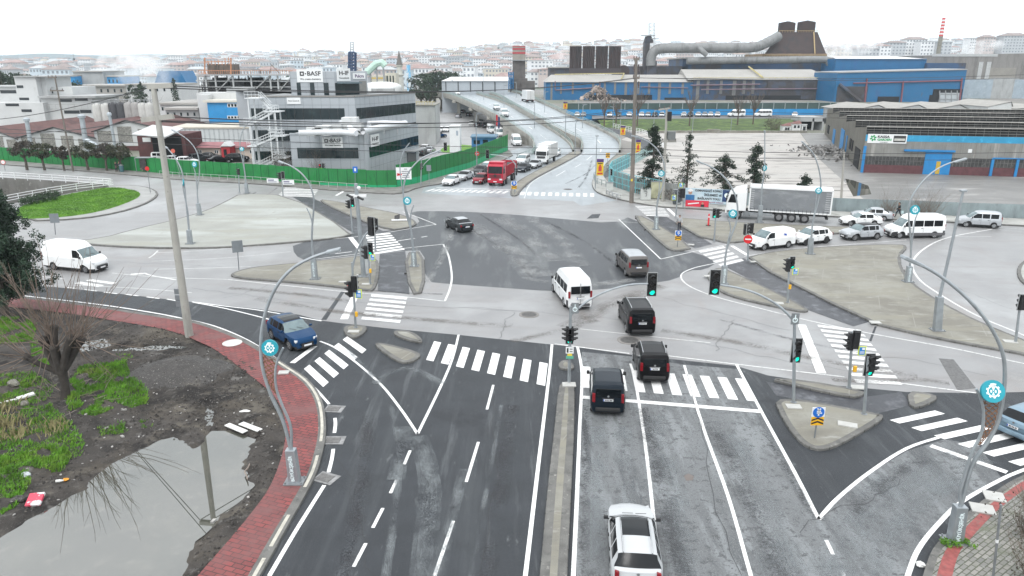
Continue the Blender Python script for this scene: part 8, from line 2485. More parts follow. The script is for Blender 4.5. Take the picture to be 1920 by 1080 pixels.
# ================================================================ plants, people, litter
bark=M('bark',(.10,.085,.07),.9,.25,3,layers=[(4,.5,.62,(.045,.04,.035),(3,3,.5))])
twigm=M('twig',(.16,.13,.105),.85,.2,3)
twigp=M('pale_twig',(.22,.18,.155),.85,.15,3)
def leafmat(n,c,v=.45):return M(n,c,.65,v,.9,layers=[(.8,.46,.58,tuple(x*.4 for x in c)),(2.2,.54,.66,tuple(min(1,x*1.9)for x in c))])
pinem=leafmat('pine_needles',(.022,.050,.026));cedarm=leafmat('cedar_needles',(.020,.040,.022));olivem=leafmat('olive_leaf',(.055,.060,.030));woodm=leafmat('dark_foliage',(.030,.055,.030));hedgem=leafmat('hedge_leaf',(.02,.05,.015));brownm=leafmat('brown_leaf',(.060,.048,.035))
def rnd3(r):
 while True:
  v=Vector((r.uniform(-1,1),r.uniform(-1,1),r.uniform(-1,1)))
  if v.length<=1:return v
def leaves(mb,c,rad,n,s,rg,flat=1.0):
 for _ in range(n):
  p=Vector(c)+Vector((lambda v:(v.x*rad,v.y*rad,v.z*rad*flat))(rnd3(rg)))
  a=rnd3(rg).normalized()*s*rg.uniform(.6,1.3)
  b=rnd3(rg).cross(a)
  if b.length<1e-6:continue
  b=b.normalized()*s*rg.uniform(.35,.7)
  mb.add([p-a,p+b,p+a,p-b],[(0,1,2,3)])
def limb(mb,p,d,L,r,rg,depth,spread=.5,lift=.15,ends=None,nseg=4,kids=(2,3),shrink=.68):
 pts=[Vector(p)]
 d=Vector(d).normalized()
 for k in range(nseg):
  d=(d+rnd3(rg)*.16+Vector((0,0,lift*.2))).normalized()
  pts.append(pts[-1]+d*L/nseg)
 mb.tube(pts,[r*(1-.6*k/nseg)for k in range(nseg+1)],5 if r>.04 else 3,caps=False)
 if ends is not None:ends.append((pts[-1],depth))
 if depth>0:
  for k in range(rg.randint(*kids)):
   q=pts[rg.randint(max(1,nseg//2),nseg)]
   dd=(d+rnd3(rg)*spread*1.6+Vector((0,0,lift))).normalized()
   limb(mb,q,dd,L*shrink*rg.uniform(.7,1.15),r*.45,rg,depth-1,spread,lift,ends,nseg,kids,shrink)
def leafy_tree(name,label,base,h,cr,m,seed,group=None,trunk_h=.35,n=26,per=46,leaf=.16,flat=.8,z=.1):
 rg=random.Random(seed)
 b=Vector((base.x,base.y,z))
 root=thing(name,label,'tree',b,0,group)
 mb=MB()
 ends=[]
 mb.tube([(0,0,-.2),(rg.uniform(-.1,.1),rg.uniform(-.1,.1),h*trunk_h*.6),(rg.uniform(-.15,.15),0,h*trunk_h)],[cr*.09+.05,cr*.07+.04,cr*.06+.03],7)
 for k in range(6):
  t=k*math.pi/3+rg.uniform(-.4,.4)
  limb(mb,(0,0,h*trunk_h*rg.uniform(.8,1)),(math.cos(t)*.8,math.sin(t)*.8,.9),(h-h*trunk_h)*.55,cr*.04+.02,rg,2,.5,.2,ends,3)
 mb.build('trunk',bark,root)
 cm=MB()
 cz=h*trunk_h+(h-h*trunk_h)*.52
 for k in range(n):
  v=rnd3(rg)
  v=v.normalized()*(v.length**.5)
  c=Vector((v.x*cr*.85,v.y*cr*.85,cz+v.z*(h-h*trunk_h)*.5*flat))
  leaves(cm,c,cr*rg.uniform(.20,.36),per,leaf,rg,.7)
 cm.build('crown',m,root)
 return root
for i,(x,h_,cr)in enumerate(((51,4.6,1.9),(84,4.3,1.6),(121,4.0,1.3),(166,4.5,1.8),(201,4.4,1.6),(229,4.6,1.9))):
 b=P(x,317.5+x*.02)
 lab=('first','second','third','fourth','fifth','sixth')[i]
 leafy_tree('street_tree','dull olive round headed street tree, %s from the left along the hoarding'%lab,b,h_*1.05,cr*1.25,olivem if i%2 else brownm,40+i,'street trees along the hoarding',.45,26,60,.17,.9)
for i,(x,yt,Y,cr)in enumerate(((790,136,330,6),(803,140,300,5),(815,134,340,7),(828,136,330,6),(843,134,350,7),(856,138,340,6),(868,144,330,4.5),(8,134,240,6),(24,138,245,5),(40,136,250,5),(58,140,235,4.5),(84,146,215,3.6),(120,150,220,3),(145,152,230,3.5),(268,158,215,2.6),(252,160,230,2.6))):
 g=D(x,200,Y);hh=ZT(yt,Y)
 leafy_tree('evergreen_tree','dark evergreen tree in the belt right of the silver office' if x>700 else 'dark evergreen tree behind the white factory at far left',g,hh,cr,woodm,80+i,'dark evergreens right of the office' if x>700 else 'dark evergreens behind the left factory',.25,30,44,cr*.085,.95)
for i,(x,yt,Y)in enumerate(((268,155,235),(332,148,240))):
 g=D(x,200,Y);hh=ZT(yt,Y);rg=random.Random(9+i)
 root=thing('cypress_tree',('narrow dark cypress among the silos, shorter one','narrow dark cypress left of the blue annex, taller one')[i],'tree',(g.x,Y,0))
 MB().tube([(0,0,0),(0,0,hh*.9)],[.25,.06],6).build('trunk',bark,root)
 cm=MB()
 for k in range(40):
  t=k/39;leaves(cm,(rg.uniform(-.3,.3),rg.uniform(-.3,.3),hh*(.1+.9*t)),1.5*(1-t)**.7+.25,26,.26,rg,1.2)
 cm.build('crown',woodm,root)
def cedar(label,x,ybase,yt,Y,r0,seed,dens=1.0,droop=.25):
 rg=random.Random(seed)
 b=D(x,ybase,Y);b.z=0
 hh=ZT(yt,Y)
 root=thing('cedar_tree',label,'tree',b,0,'cedars at the yard corner')
 mb=MB();cm=MB()
 mb.tube([(0,0,-.1),(rg.uniform(-.1,.1),0,hh*.5),(rg.uniform(-.25,.25),0,hh*.98)],[.20,.13,.03],7)
 n=int(hh*5.2)
 for k in range(n):
  f=.10+.88*k/n
  t=rg.uniform(0,6.283)
  L=r0*(1.08-f)**.8*rg.choice((.35,.6,.8,1.0,1.2))*rg.uniform(.8,1.15)
  if rg.random()>dens*.9+.1:continue
  d=Vector((math.cos(t),math.sin(t),.12-droop*rg.random()))
  p=Vector((0,0,hh*f))
  pts=[p]
  for s_ in range(4):
   d=(d+Vector((0,0,-droop*.25))+rnd3(rg)*.08).normalized();pts.append(pts[-1]+d*L/4)
  mb.tube(pts,[.045,.035,.025,.018,.01],4,caps=False)
  for q in pts[1:]:
   for _ in range(2):
    leaves(cm,q+Vector((rg.uniform(-.3,.3),rg.uniform(-.3,.3),rg.uniform(-.25,.1))),rg.uniform(.25,.5),int(24*dens),.11,rg,.7)
 leaves(cm,(0,0,hh*.97),.35,40,.12,rg,1.4)
 mb.build('trunk',bark,root);cm.build('crown',cedarm,root)
cedar('tallest drooping dark cedar, left of the transformer pole',1222,350,233,101,3.3,11)
cedar('thin ragged cedar with bare lower twigs, right of the transformer pole',1287,352,250,100,2.7,12,.5)
cedar('broad dark cedar behind the portrait banner',1357,360,289,99,4.2,13,1.0,.45)
cedar('narrow dark cedar behind the lorry cab',1413,355,270,98,2.6,14,.9,.35)
cedar('low cedar top showing over the curtain sided trailer',1507,362,328,97,2.4,15,1.0,.4)
def scrub(name,label,c,w_,h_,m,seed,tw=40,lv=0,cat='shrub',d_=None,ls=.07):
 rg=random.Random(seed);root=thing(name,label,cat,c)
 mb=MB()
 for k in range(tw):
  t=rg.uniform(0,6.283);e=rg.uniform(.35,1)
  limb(mb,(rg.uniform(-w_,w_)*.3,rg.uniform(-1,1)*.2*(d_ or w_),0),(math.cos(t)*.7*w_/h_,math.sin(t)*.5,1),h_*e*.8,.022,rg,2,.5,.1,None,3)
 mb.build('stems',twigm,root)
 if lv:
  cm=MB()
  for k in range(lv):leaves(cm,(rg.uniform(-w_,w_)*.8,rg.uniform(-1,1)*.6*(d_ or w_),h_*rg.uniform(.15,.9)),.28*h_,30,ls,rg)
  cm.build('foliage',m,root)
scrub('bush','dark tangled bush against the corner fence under the cedars',P(1270,377,.1),3.0,1.6,brownm,21,40,16)
scrub('bare_shrub','bare brown shrub behind the sheet fence, left of two',D(1666,392,86).xy.to_3d(),1.6,3.0,brownm,22,46)
scrub('bare_shrub','wider bare brown shrub behind the sheet fence, right of two',D(1738,392,86).xy.to_3d(),3.0,3.2,brownm,23,70)
scrub('bush','dark brown leafless bush at the lower right corner of the grey paving',P(1945,1010,.14),1.5,2.2,brownm,24,110,14,ls=.05)
scrub('bush','dark brown leafless bush at the lower right corner below the other',P(1950,1095,.14),1.2,1.7,brownm,25,90,10,ls=.05)
scrub('bush','dark bush at the foot of the escape stair behind the hoarding',D(530,320,121).xy.to_3d(),2.4,4.4,brownm,26,50,22,ls=.12)
scrub('bare_shrub','bare shrub against the window of the low silver wing',D(592,320,115).xy.to_3d(),1.3,4.8,brownm,27,26)
scrub('bush','dark leafless bush beside the white kiosks on the grass bank',D(1452,240,212).xy.to_3d(),3.2,4.4,brownm,28,60,20,ls=.14)
for i,(x,yt)in enumerate(((1133,172),(1195,160),(1293,165),(1383,170),(1412,163),(1155,178))):
 Y=216+i*2;rg=random.Random(60+i);hh=ZT(yt,Y)-1.2
 g=D(x,230,Y)
 root=thing('bare_tree','pale leafless tree on the grass bank before the blue boundary wall','tree',(g.x,Y,1.2),0,'bare trees on the grass bank')
 mb=MB();mb.tube([(0,0,-.5),(0,0,hh*.4)],[.22,.15],6)
 for k in range(9):
  t=k*.7+rg.uniform(-.3,.3);limb(mb,(0,0,hh*rg.uniform(.25,.42)),(math.cos(t)*.5,math.sin(t)*.5,1),hh*.36,.13,rg,3,.45,.3,None,3,(2,4),.62)
 mb.build('trunk',M('brown_twig',(.11,.085,.072),.85),root)
rg=random.Random(5);Y=50
b=D(12,600,Y);b.z=.1
root=thing('pine_tree','dense dark green pine cut by the left edge of the photo','tree',b)
mb,cm=MB(),MB()
hh=ZT(352,Y)
mb.tube([(0,0,-.2),(.1,0,hh*.5),(.3,0,hh*.95)],[.28,.2,.05],9)
for k in range(96):
 f=.10+.88*k/96;t=rg.uniform(0,6.283)
 L=4.2*(1.10-f)**.55*rg.uniform(.45,1.0)*(.80+.20*math.cos(t-.2))
 d=Vector((math.cos(t),math.sin(t),.38));p=Vector((.2*f,0,hh*f*.92));pts=[p]
 for s_ in range(4):d=(d+rnd3(rg)*.16).normalized();pts.append(pts[-1]+d*L/4)
 mb.tube(pts,[.06,.045,.03,.02,.012],4,caps=False)
 for q in pts[2:]:
  for _ in range(4):
   c=q+rnd3(rg)*.45;leaves(cm,c,rg.uniform(.22,.5),62,.085,rg,.9)
mb.build('trunk',bark,root);cm.build('crown',pinem,root)
rg=random.Random(77)
b=P(124,746,.1);root=thing('pollard_tree','thick pollarded bare tree with a fan of thin shoots on the waste ground','tree',b)
tr,sh=MB(),MB()
tr.tube([(0,0,-.3),(0,0,.15),(.08,0,.9),(.02,0,1.9)],[.44,.25,.21,.28],12)
heads_=[]
for(dx,dy,dz,L,r)in((-.55,.1,.9,1.5,.24),(.35,-.1,1,1.7,.22),(.75,.2,.75,1.6,.2),(-.2,.5,1,1.6,.2),(-.9,-.2,.55,1.4,.17),(.1,-.5,.9,1.2,.2),(.5,.6,.8,1.5,.18),(-.15,-.1,1.2,1.9,.2)):
 pts=[Vector((0,0,1.5))];d=Vector((dx,dy,dz)).normalized()
 L*=1.3
 for k in range(4):d=(d+rnd3(rg)*.2+Vector((0,0,.1))).normalized();pts.append(pts[-1]+d*L/4)
 tr.tube(pts,[r*1.2,r,r*.85,r*.85,r*.95],8)
 tr.ball(pts[-1],r*1.1,8,6,jit=.2)
 heads_.append((pts[-1],d));heads_.append((pts[-2],d))
tr.build('trunk',M('dark_bark',(.045,.038,.033),.95,.3,3,bump=1,bscale=12),root,angle=70)
for p,d in heads_:
 for k in range(6):
  dd=(d*.45+Vector((p.x*.32,p.y*.25,.62))+rnd3(rg)*.9).normalized()
  if rg.random()<.14:dd.z=-abs(dd.z)*.5
  pts=[p+rnd3(rg)*.08];L=rg.uniform(2.2,5.8)
  for s_ in range(7):dd=(dd+rnd3(rg)*.17+Vector((0,0,.04))).normalized();pts.append(pts[-1]+dd*L/7)
  r_=rg.uniform(.02,.036)
  sh.tube(pts,[r_*(1-.75*q/7)for q in range(8)],4,caps=False)
  for _ in range(rg.randint(1,4)):
   q=rg.randint(2,5);d2=(dd+rnd3(rg)*.6).normalized();pp_=[pts[q]]
   for s_ in range(3):d2=(d2+rnd3(rg)*.14).normalized();pp_.append(pp_[-1]+d2*rg.uniform(.2,.45))
   sh.tube(pp_,[.011,.009,.007,.004],3,caps=False)
sh.build('shoots',M('pale_shoot',(.145,.11,.088),.85,.25,2),root)
sh=MB()
rg=random.Random(31)
for k in range(36):
 t=rg.uniform(0,6.283);r=rg.uniform(.4,2.4)
 p=Vector((b.x+math.cos(t)*r,b.y+math.sin(t)*r*.8,.18));p.z=lot_h(p.x,p.y)+.05
 d=Vector((math.cos(t+rg.uniform(-1,1)),math.sin(t+rg.uniform(-1,1)),.12));pts=[p]
 for s_ in range(5):d=(d+rnd3(rg)*.35+Vector((0,0,-.03))).normalized();q=pts[-1]+d*rg.uniform(.15,.4);q.z=max(q.z,lot_h(q.x,q.y)+.03);pts.append(q)
 sh.tube(pts,[.018,.016,.013,.01,.008,.005],3,caps=False)
tag(sh.build('fallen_branches',twigp),'pale dry broken branches lying round the pollarded tree','branches',kind='stuff')
gm_=M('lot_grass',(.10,.245,.018),.75,.4,1.2,layers=[(.8,.5,.65,(.16,.27,.03)),(2.2,.58,.7,(.04,.10,.015)),(.5,.62,.72,(.24,.24,.10))])
drym=M('dry_grass',(.27,.24,.12),.85,.3,2)
PATCH=[[(-80,606),(40,596),(70,612),(62,640),(20,650),(-80,650)],[(150,692),(236,678),(246,712),(276,738),(282,758),(250,768),(150,744),(130,720)],[(-80,712),(60,700),(106,726),(90,756),(136,800),(160,835),(150,868),(100,884),(40,872),(-80,890)],[(-80,872),(60,858),(110,842),(136,856),(118,888),(84,894),(54,918),(30,956),(-80,1010)],[(222,670),(245,667),(250,674),(228,680)],[(160,765),(190,762),(200,772),(170,776)],[(118,735),(160,742),(215,770),(180,786),(130,776)],[(60,640),(105,655),(100,690),(60,690)],[(262,792),(284,788),(288,800),(268,806)],[(180,800),(230,795),(240,812),(190,822)]]
gb,gd=MB(),MB()
rg=random.Random(8)
def blade(mb,x,y,z,h,lean):
 t=rg.uniform(0,6.283);w_=rg.uniform(.016,.042)
 ux,uy=math.cos(t)*w_,math.sin(t)*w_
 lx,ly=math.cos(t+1.6)*lean,math.sin(t+1.6)*lean
 mb.v+=[(x-ux,y-uy,z),(x+ux,y+uy,z),(x+lx*.5,y+ly*.5,z+h*.7),(x+lx*1.3,y+ly*1.3,z+h)]
 k=len(mb.v)-4
 mb.f+=[(k,k+1,k+2),(k+1,k+3,k+2)];mb.m+=[0,0]
for pi_,pt in enumerate(PATCH):
 wp_=px(pt)
 x0,x1=min(p.x for p in wp_),max(p.x for p in wp_);y0,y1=min(p.y for p in wp_),max(p.y for p in wp_)
 n=int((x1-x0)*(y1-y0)*420)
 for _ in range(min(n,26000)):
  x,y=rg.uniform(x0-.3,x1+.3),rg.uniform(y0-.3,y1+.3)
  d=sdist((x,y),wp_)if rg.random()<.5 else(-1 if pip((x,y),wp_)else 1)
  nn=mnoise.noise(Vector((x*.9,y*.9,2)))
  if d>0 or nn<-.22:continue
  if abs(sdist((x,y),PUDDLE))<.25 or pip((x,y),PUDDLE):continue
  tall=.55+.9*max(0,mnoise.noise(Vector((x*1.7,y*1.7,6)))+.2)
  blade(gb,x,y,lot_h(x,y)-.02,rg.uniform(.12,.30)*tall,rg.uniform(.02,.12))
for cx_,cy_ in((18,800),(30,822),(100,812),(8,775)):
 c=P(cx_,cy_)
 for _ in range(80):
  x,y=c.x+rg.gauss(0,.33),c.y+rg.gauss(0,.33);blade(gd,x,y,lot_h(x,y),rg.uniform(.25,.6),rg.uniform(.05,.25))
tag(gb.build('grass',gm_),'green weedy grass in patches on the waste ground','grass',kind='stuff')
tag(gd.build('dry_grass',drym),'straw coloured dry grass among the green','grass',kind='stuff')
gb=MB()
x0,x1=min(p.x for p in gpoly),max(p.x for p in gpoly);y0,y1=min(p.y for p in gpoly),max(p.y for p in gpoly)
for _ in range(26000):
 x,y=rg.uniform(x0,x1),rg.uniform(y0,y1)
 if pip((x,y),gpoly):blade(gb,x,y,.155,rg.uniform(.07,.2),rg.uniform(.02,.1))
tag(gb.build('grass',M('islet_grass',(.10,.24,.02),.75,.35,.5,layers=[(.35,.5,.65,(.06,.15,.015)),(1,.6,.7,(.15,.27,.03))])),'bright short grass on the rounded islet','grass',kind='stuff')
hp=px([(38,383),(60,378),(85,372),(108,368),(113,374),(90,380),(62,385),(38,392)],.15)
cm=MB();rg=random.Random(4)
hx0,hx1=min(p.x for p in hp),max(p.x for p in hp);hy0,hy1=min(p.y for p in hp),max(p.y for p in hp)
c0=sum(hp,Vector())/len(hp)
root=thing('hedge','low clipped dark hedge beside the underpass railing on the grass islet','hedge',c0)
k=0
while k<230:
 x,y=rg.uniform(hx0,hx1),rg.uniform(hy0,hy1)
 if pip((x,y),hp):leaves(cm,(x-c0.x,y-c0.y,rg.uniform(.15,.85)),.28,26,.07,rg);k+=1
cm.build('foliage',hedgem,root)
b=P(1796,1022,.14);rg=random.Random(6);cm=MB()
for k in range(26):leaves(cm,(rg.uniform(-.55,.55),rg.uniform(-.2,.2),rg.uniform(.02,.2)),.13,22,.045,rg)
root=thing('weed_tuft','bright green weeds sprouting at the foot of the nearest right hand lamp','plant',b);cm.build('leaves',gm_,root)
rb_=MB();rg=random.Random(12)
for _ in range(520):
 x,y=rg.uniform(-24,-8),rg.uniform(24,50)
 if not pip((x,y),lotc)or pip((x,y),PUDDLE):continue
 s_=rg.uniform(.012,.055)*(2 if rg.random()<.06 else 1);z=lot_h(x,y)
 rb_.ob((x,y,z+s_*.3),(s_*rg.uniform(.6,1.5)*math.cos(s_*99),s_*math.sin(s_*99),0),(-s_*.7*math.sin(s_*99),s_*.7*math.cos(s_*99),s_*.1),(0,0,s_*.4))
tag(rb_.build('rubble',M('chips',(.30,.29,.275),.8,.4,5)),'pale stone chips and litter scattered over the waste ground','rubble',kind='stuff')
cl_=MB();rg=random.Random(44)
OCT=[(1,0,0),(0,1,0),(-1,0,0),(0,-1,0),(0,0,1),(0,0,-.4)]
OF=[(0,1,4),(1,2,4),(2,3,4),(3,0,4),(1,0,5),(2,1,5),(3,2,5),(0,3,5)]
nc=0
while nc<5200:
 x,y=rg.uniform(-30,-7.5),rg.uniform(19,52)
 if x/y<-.78 or not pip((x,y),lotc):continue
 dp=sdist((x,y),PUDDLE)
 if dp<.15:continue
 if mnoise.noise(Vector((x*.5,y*.5,3)))<-.15 and rg.random()<.7:continue
 s_=rg.uniform(.02,.075)*(1.8 if rg.random()<.07 else 1)
 z=lot_h(x,y)
 if dp<.8:z=z*sstep(-.7,.7,dp)-.22*(1-sstep(-.7,.7,dp))
 cl_.add([(x+a*s_*rg.uniform(.6,1.4),y+b_*s_*rg.uniform(.6,1.4),z+c*s_*rg.uniform(.5,1.1))for a,b_,c in OCT],OF);nc+=1
tag(cl_.build('cinders',M('clods',(.050,.046,.043),.9,.5,4,spec=.2,layers=[(3,.55,.6,(.11,.10,.09)),(5,.62,.66,(.22,.21,.20))])),'dark clods and cinders strewn over the bare waste ground','cinders',kind='stuff')
def litter(name,label,cat,x,y,fn,m,group=None):
 p=P(x,y,0);p.z=lot_h(p.x,p.y)
 mb=MB();fn(mb);o=mb.build(name,m,None,bevel=.01);o.location=p
 tag(o,label,cat,group)
plk=M('plank_white',(.62,.62,.60),.7,.1,2)
litter('plank','white board lying at the puddle rim, longer and farther one','plank',470,805,lambda m:m.ob((0,0,.06),(.62,-.42,.02),(.09,.13,0),(0,0,.025)),plk)
litter('plank','white board lying at the puddle rim, nearer the puddle','plank',443,806,lambda m:m.ob((0,0,.05),(.60,-.40,.0),(.09,.13,0),(0,0,.025)),plk)
litter('carton','crumpled red and white carton at the edge of the grass','litter',68,946,lambda m:(m.ob((0,0,.10),(.28,.05,.0),(-.06,.30,.10),(0,-.02,.05))),M('carton_red',(.55,.06,.10),.6,.1,3,layers=[(2.2,.52,.56,(.70,.68,.68))]))
litter('foam_strip','long white foam strip left of the pollarded tree','litter',40,752,lambda m:(m.ob((.15,.2,.12),(.28,.30,.02),(.14,-.12,0),(0,0,.05)),m.ob((-.35,-.35,.10),(.35,.28,0),(.05,-.07,0),(0,0,.04))),plk)
litter('stone_block','pale concrete lump on the grass left of the pollarded tree','stone',28,726,lambda m:m.ball((0,0,.16),.26,7,5,sq=(1.2,.9,.8),jit=.25),conc)
litter('stone_block','grey concrete lump beside the long foam strip','stone',48,764,lambda m:m.ball((0,0,.12),.2,7,5,sq=(1.2,.9,.7),jit=.25),conc)
litter('foam_scrap','large white scrap on the cinders near the pavement','litter',460,776,lambda m:m.ball((0,0,.05),.22,9,5,sq=(1.4,.6,.25),jit=.2),plk)
litter('plastic_scrap','orange scrap at the corner of the puddle','litter',124,906,lambda m:m.ball((0,0,.06),.12,7,5,sq=(1.1,.9,.5),jit=.3),M('scrap_orange',(.60,.26,.02),.6))
litter('plastic_scrap','white bottle shaped scrap at the corner of the puddle','litter',113,911,lambda m:m.tube([(-.15,0,.07),(.0,.02,.07),(.15,.06,.07)],[.06,.07,.03],8),plk)
litter('plastic_scrap','grey plastic heap on the grass above the red carton','litter',50,897,lambda m:m.ball((0,0,.08),.2,8,5,sq=(1.2,.8,.5),jit=.3),M('plastic_grey',(.40,.43,.45),.4))
litter('dark_rag','black rag bundle beside the red carton','litter',36,945,lambda m:m.ball((0,0,.1),.28,9,6,sq=(1.3,.7,.5),jit=.3),soil)
p=P(464,880);p.z=.05
o=MB().tube([(0,.3,.05),(.05,.0,.06),(.0,-.35,.05),(.25,-.75,.05),(.36,-1.0,.06)],[.03,.035,.03,.03,.02],6).build('stick',twigp,None,loc=p);tag(o,'bent pale stick lying at the puddle edge by the pavement','stick')
p=P(1726,1062,.01);o=MB().ball((0,0,.08),.16,9,6,sq=(1.2,.8,.6),jit=.3).build('litter_bag',plk,None,loc=p);tag(o,'crumpled white bag in the gutter at the lower right','litter')
mb=MB();rg=random.Random(3);c0=P(1556,290)
for k in range(260):
 t,r=rg.uniform(0,6.283),abs(rg.gauss(0,1))
 x,y=math.cos(t)*r*3.2,math.sin(t)*r*9
 s_=rg.uniform(.15,.6);z=1.2*math.exp(-r*r*.8)
 mb.ob((x,y,z),rnd3(rg)*s_,rnd3(rg)*s_,rnd3(rg)*s_*.5)
root=tag(mb.build('rubble_heap',M('debris',(.17,.165,.16),.9,.4,1.5,layers=[(1.2,.55,.62,(.45,.45,.44)),(.8,.6,.7,(.05,.05,.05))]),None,loc=c0),'long heap of grey rubble between yard and sawtooth shed','rubble',kind='stuff')
c0=D(1120,190,405);mb=MB()
for k in range(200):
 t,r=rg.uniform(0,6.283),abs(rg.gauss(0,1));s_=rg.uniform(.4,1.3)
 mb.ob((math.cos(t)*r*6,math.sin(t)*r*2,6.5*math.exp(-r*r*.7)),rnd3(rg)*s_,rnd3(rg)*s_,rnd3(rg)*s_*.4)
tag(mb.build('scrap_heap',M('scrap',(.30,.25,.22),.8,.5,.6),None,loc=(c0.x,c0.y,0)),'tall heap of scrap metal in front of the blue steelworks hall','heap')
skin=M('skin',(.40,.24,.17),.6,.05,4);hairm=M('hair',(.02,.016,.013),.7)
def person(label,c,face,H,jacket,trouser,stride=.16,lean=0,arms=(.12,-.12),hold=None,shoes=None):
 """one continuous skinned body, clothes as close fitting shells; +Y local is forward"""
 root=thing('person',label,'person',c,face)
 k=H/1.76
 def skinned(name,verts,edges,radii,m,rootv=0,sub=2):
  me=bpy.data.meshes.new(name)
  me.from_pydata([tuple(Vector(v)*k)for v in verts],edges,[])
  me.materials.append(m)
  o=bpy.data.objects.new(name,me);COL.objects.link(o);o.parent=root
  sm=o.modifiers.new('skin','SKIN');sm.use_smooth_shade=True
  for i,r in enumerate(radii):
   me.skin_vertices[0].data[i].radius=(r[0]*k,r[1]*k)if isinstance(r,tuple)else(r*k,r*k)
  me.skin_vertices[0].data[rootv].use_root=True
  ss=o.modifiers.new('sub','SUBSURF');ss.levels=sub;ss.render_levels=sub
  return o
 s=stride;l=lean
 a0,a1=arms
 hip=.93
 V_=[(0,0,hip),(0,l*.3,1.15),(0,l*.7,1.38),(0,l*.85,1.47),(0,l,1.55),(0,l+.02,1.64),
 (.09,0,hip-.04),(.10,s*.75+.02,.50),(.10,s,.09),(.10,s+.13,.04),
 (-.09,0,hip-.04),(-.10,-s*.3,.50),(-.10,-s*1.15,.12),(-.10,-s*1.1+.12,.05),
 (.19,l*.8,1.40),(.25,l*.7+a1*.8,1.14),(.24,l*.7+a1*1.7+.06,.92),(.24,l*.7+a1*1.9+.09,.83),
 (-.19,l*.8,1.40),(-.25,l*.7+a0*.8,1.14),(-.24,l*.7+a0*1.7+.06,.92),(-.24,l*.7+a0*1.9+.09,.83)]
 E_=[(0,1),(1,2),(2,3),(3,4),(4,5),(0,6),(6,7),(7,8),(8,9),(0,10),(10,11),(11,12),(12,13),(2,14),(14,15),(15,16),(16,17),(2,18),(18,19),(19,20),(20,21)]
 Rr=[(.13,.10),(.13,.10),(.14,.10),.055,.075,.085,.085,.058,.042,.035,.085,.058,.042,.035,.055,.042,.032,.03,.055,.042,.032,.03]
 skinned('body',V_,E_,Rr,skin)
 skinned('jacket',[V_[i]for i in(0,1,2,3,14,15,16,18,19,20)],[(0,1),(1,2),(2,3),(2,4),(4,5),(5,6),(2,7),(7,8),(8,9)],[(.165,.125),(.165,.13),(.165,.125),.07,.075,.062,.052,.075,.062,.052],jacket)
 skinned('trousers',[V_[i]for i in(0,6,7,8,10,11,12)],[(0,1),(1,2),(2,3),(0,4),(4,5),(5,6)],[(.15,.115),.10,.075,.06,.10,.075,.06],trouser)
 for i in(8,12):
  p=Vector(V_[i]);q=Vector(V_[i+1])
  MB().ob((p+q)/2*k+Vector((0,0,-.02*k)),(q-p)*.75*k,(.045*k,0,0),(0,0,.045*k)).build('shoe',shoes or trim,root,bevel=.02)
 hd=Vector(V_[5])*k
 MB().ball(hd+Vector((0,-.012,.025))*k,.102*k,12,8,sq=(.92,1.05,1.12)).build('hair',hairm,root,smooth=True)
 MB().ball(hd+Vector((0,.03,-.01))*k,.088*k,12,8,sq=(.88,1.0,1.2)).build('face',skin,root,smooth=True)
 m=MB()
 for sx in(-1,1):m.ball(hd+Vector((sx*.032,.112,.0))*k,.011*k,6,4)
 m.ob(hd+Vector((0,.115,-.062))*k,(.025*k,0,0),(0,.006*k,0),(0,0,.005*k));m.build('eyes_and_mouth',hairm,root)
 m=MB();m.ob(hd+Vector((0,.12,-.025))*k,(.012*k,0,0),(0,.014*k,0),(0,0,.022*k));m.build('nose',skin,root)
 for sx in(-1,1):
  hnd=Vector(V_[17 if sx>0 else 21])*k
  m=MB();m.ob(hnd+Vector((0,.01,-.05))*k,(.016*k,0,0),(0,.038*k,0),(0,0,.05*k))
  for f in range(4):m.tube([hnd+Vector((0,-.022+f*.017,-.09))*k,hnd+Vector((-sx*.01,-.018+f*.017,-.13-.008*(f in(1,2))))*k,hnd+Vector((-sx*.025,-.012+f*.017,-.16))*k],[.009*k,.008*k,.006*k],5)
  m.tube([hnd+Vector((0,.045,-.03))*k,hnd+Vector((-sx*.005,.068,-.07))*k,hnd+Vector((-sx*.01,.07,-.10))*k],[.010*k,.009*k,.007*k],5)
  m.build('hand',skin,root)
 return root
grj=M('jacket_grey',(.36,.37,.38),.8,.1,3);dkt=M('trousers_dark',(.025,.028,.036),.8);blj=M('jacket_black',(.012,.012,.014),.8)
person('person in a light grey jacket and dark trousers walking along the black footpath, arms out',P(1273,433,.02),R(168),1.80,grj,dkt,.13,.0,(.16,-.10))
person('person in black striding leftwards along the sheet fence carrying a pale bag',P(1684,407,.16),R(84),1.80,blj,dkt,.28,.06,(.20,-.18))
person('person in dark clothes standing before the hoarding, left of the litter bin',P(219,322,.15),R(170),1.76,blj,dkt,.03)
person('person in a dark coat standing close behind the litter bin',P(225,321,.15),R(200),1.70,M('coat_slate',(.05,.06,.07),.8),dkt,.03)
b=P(1690,405,.16);root=thing('carrier_bag','pale blue bag carried by the person striding along the sheet fence','bag',Vector((b.x,b.y-.1,.62)))
MB().ob((0,0,.0),(.15,0,0),(0,.06,0),(0,0,.18)).build('bag',M('bag_pale',(.45,.58,.60),.6),root,bevel=.03)
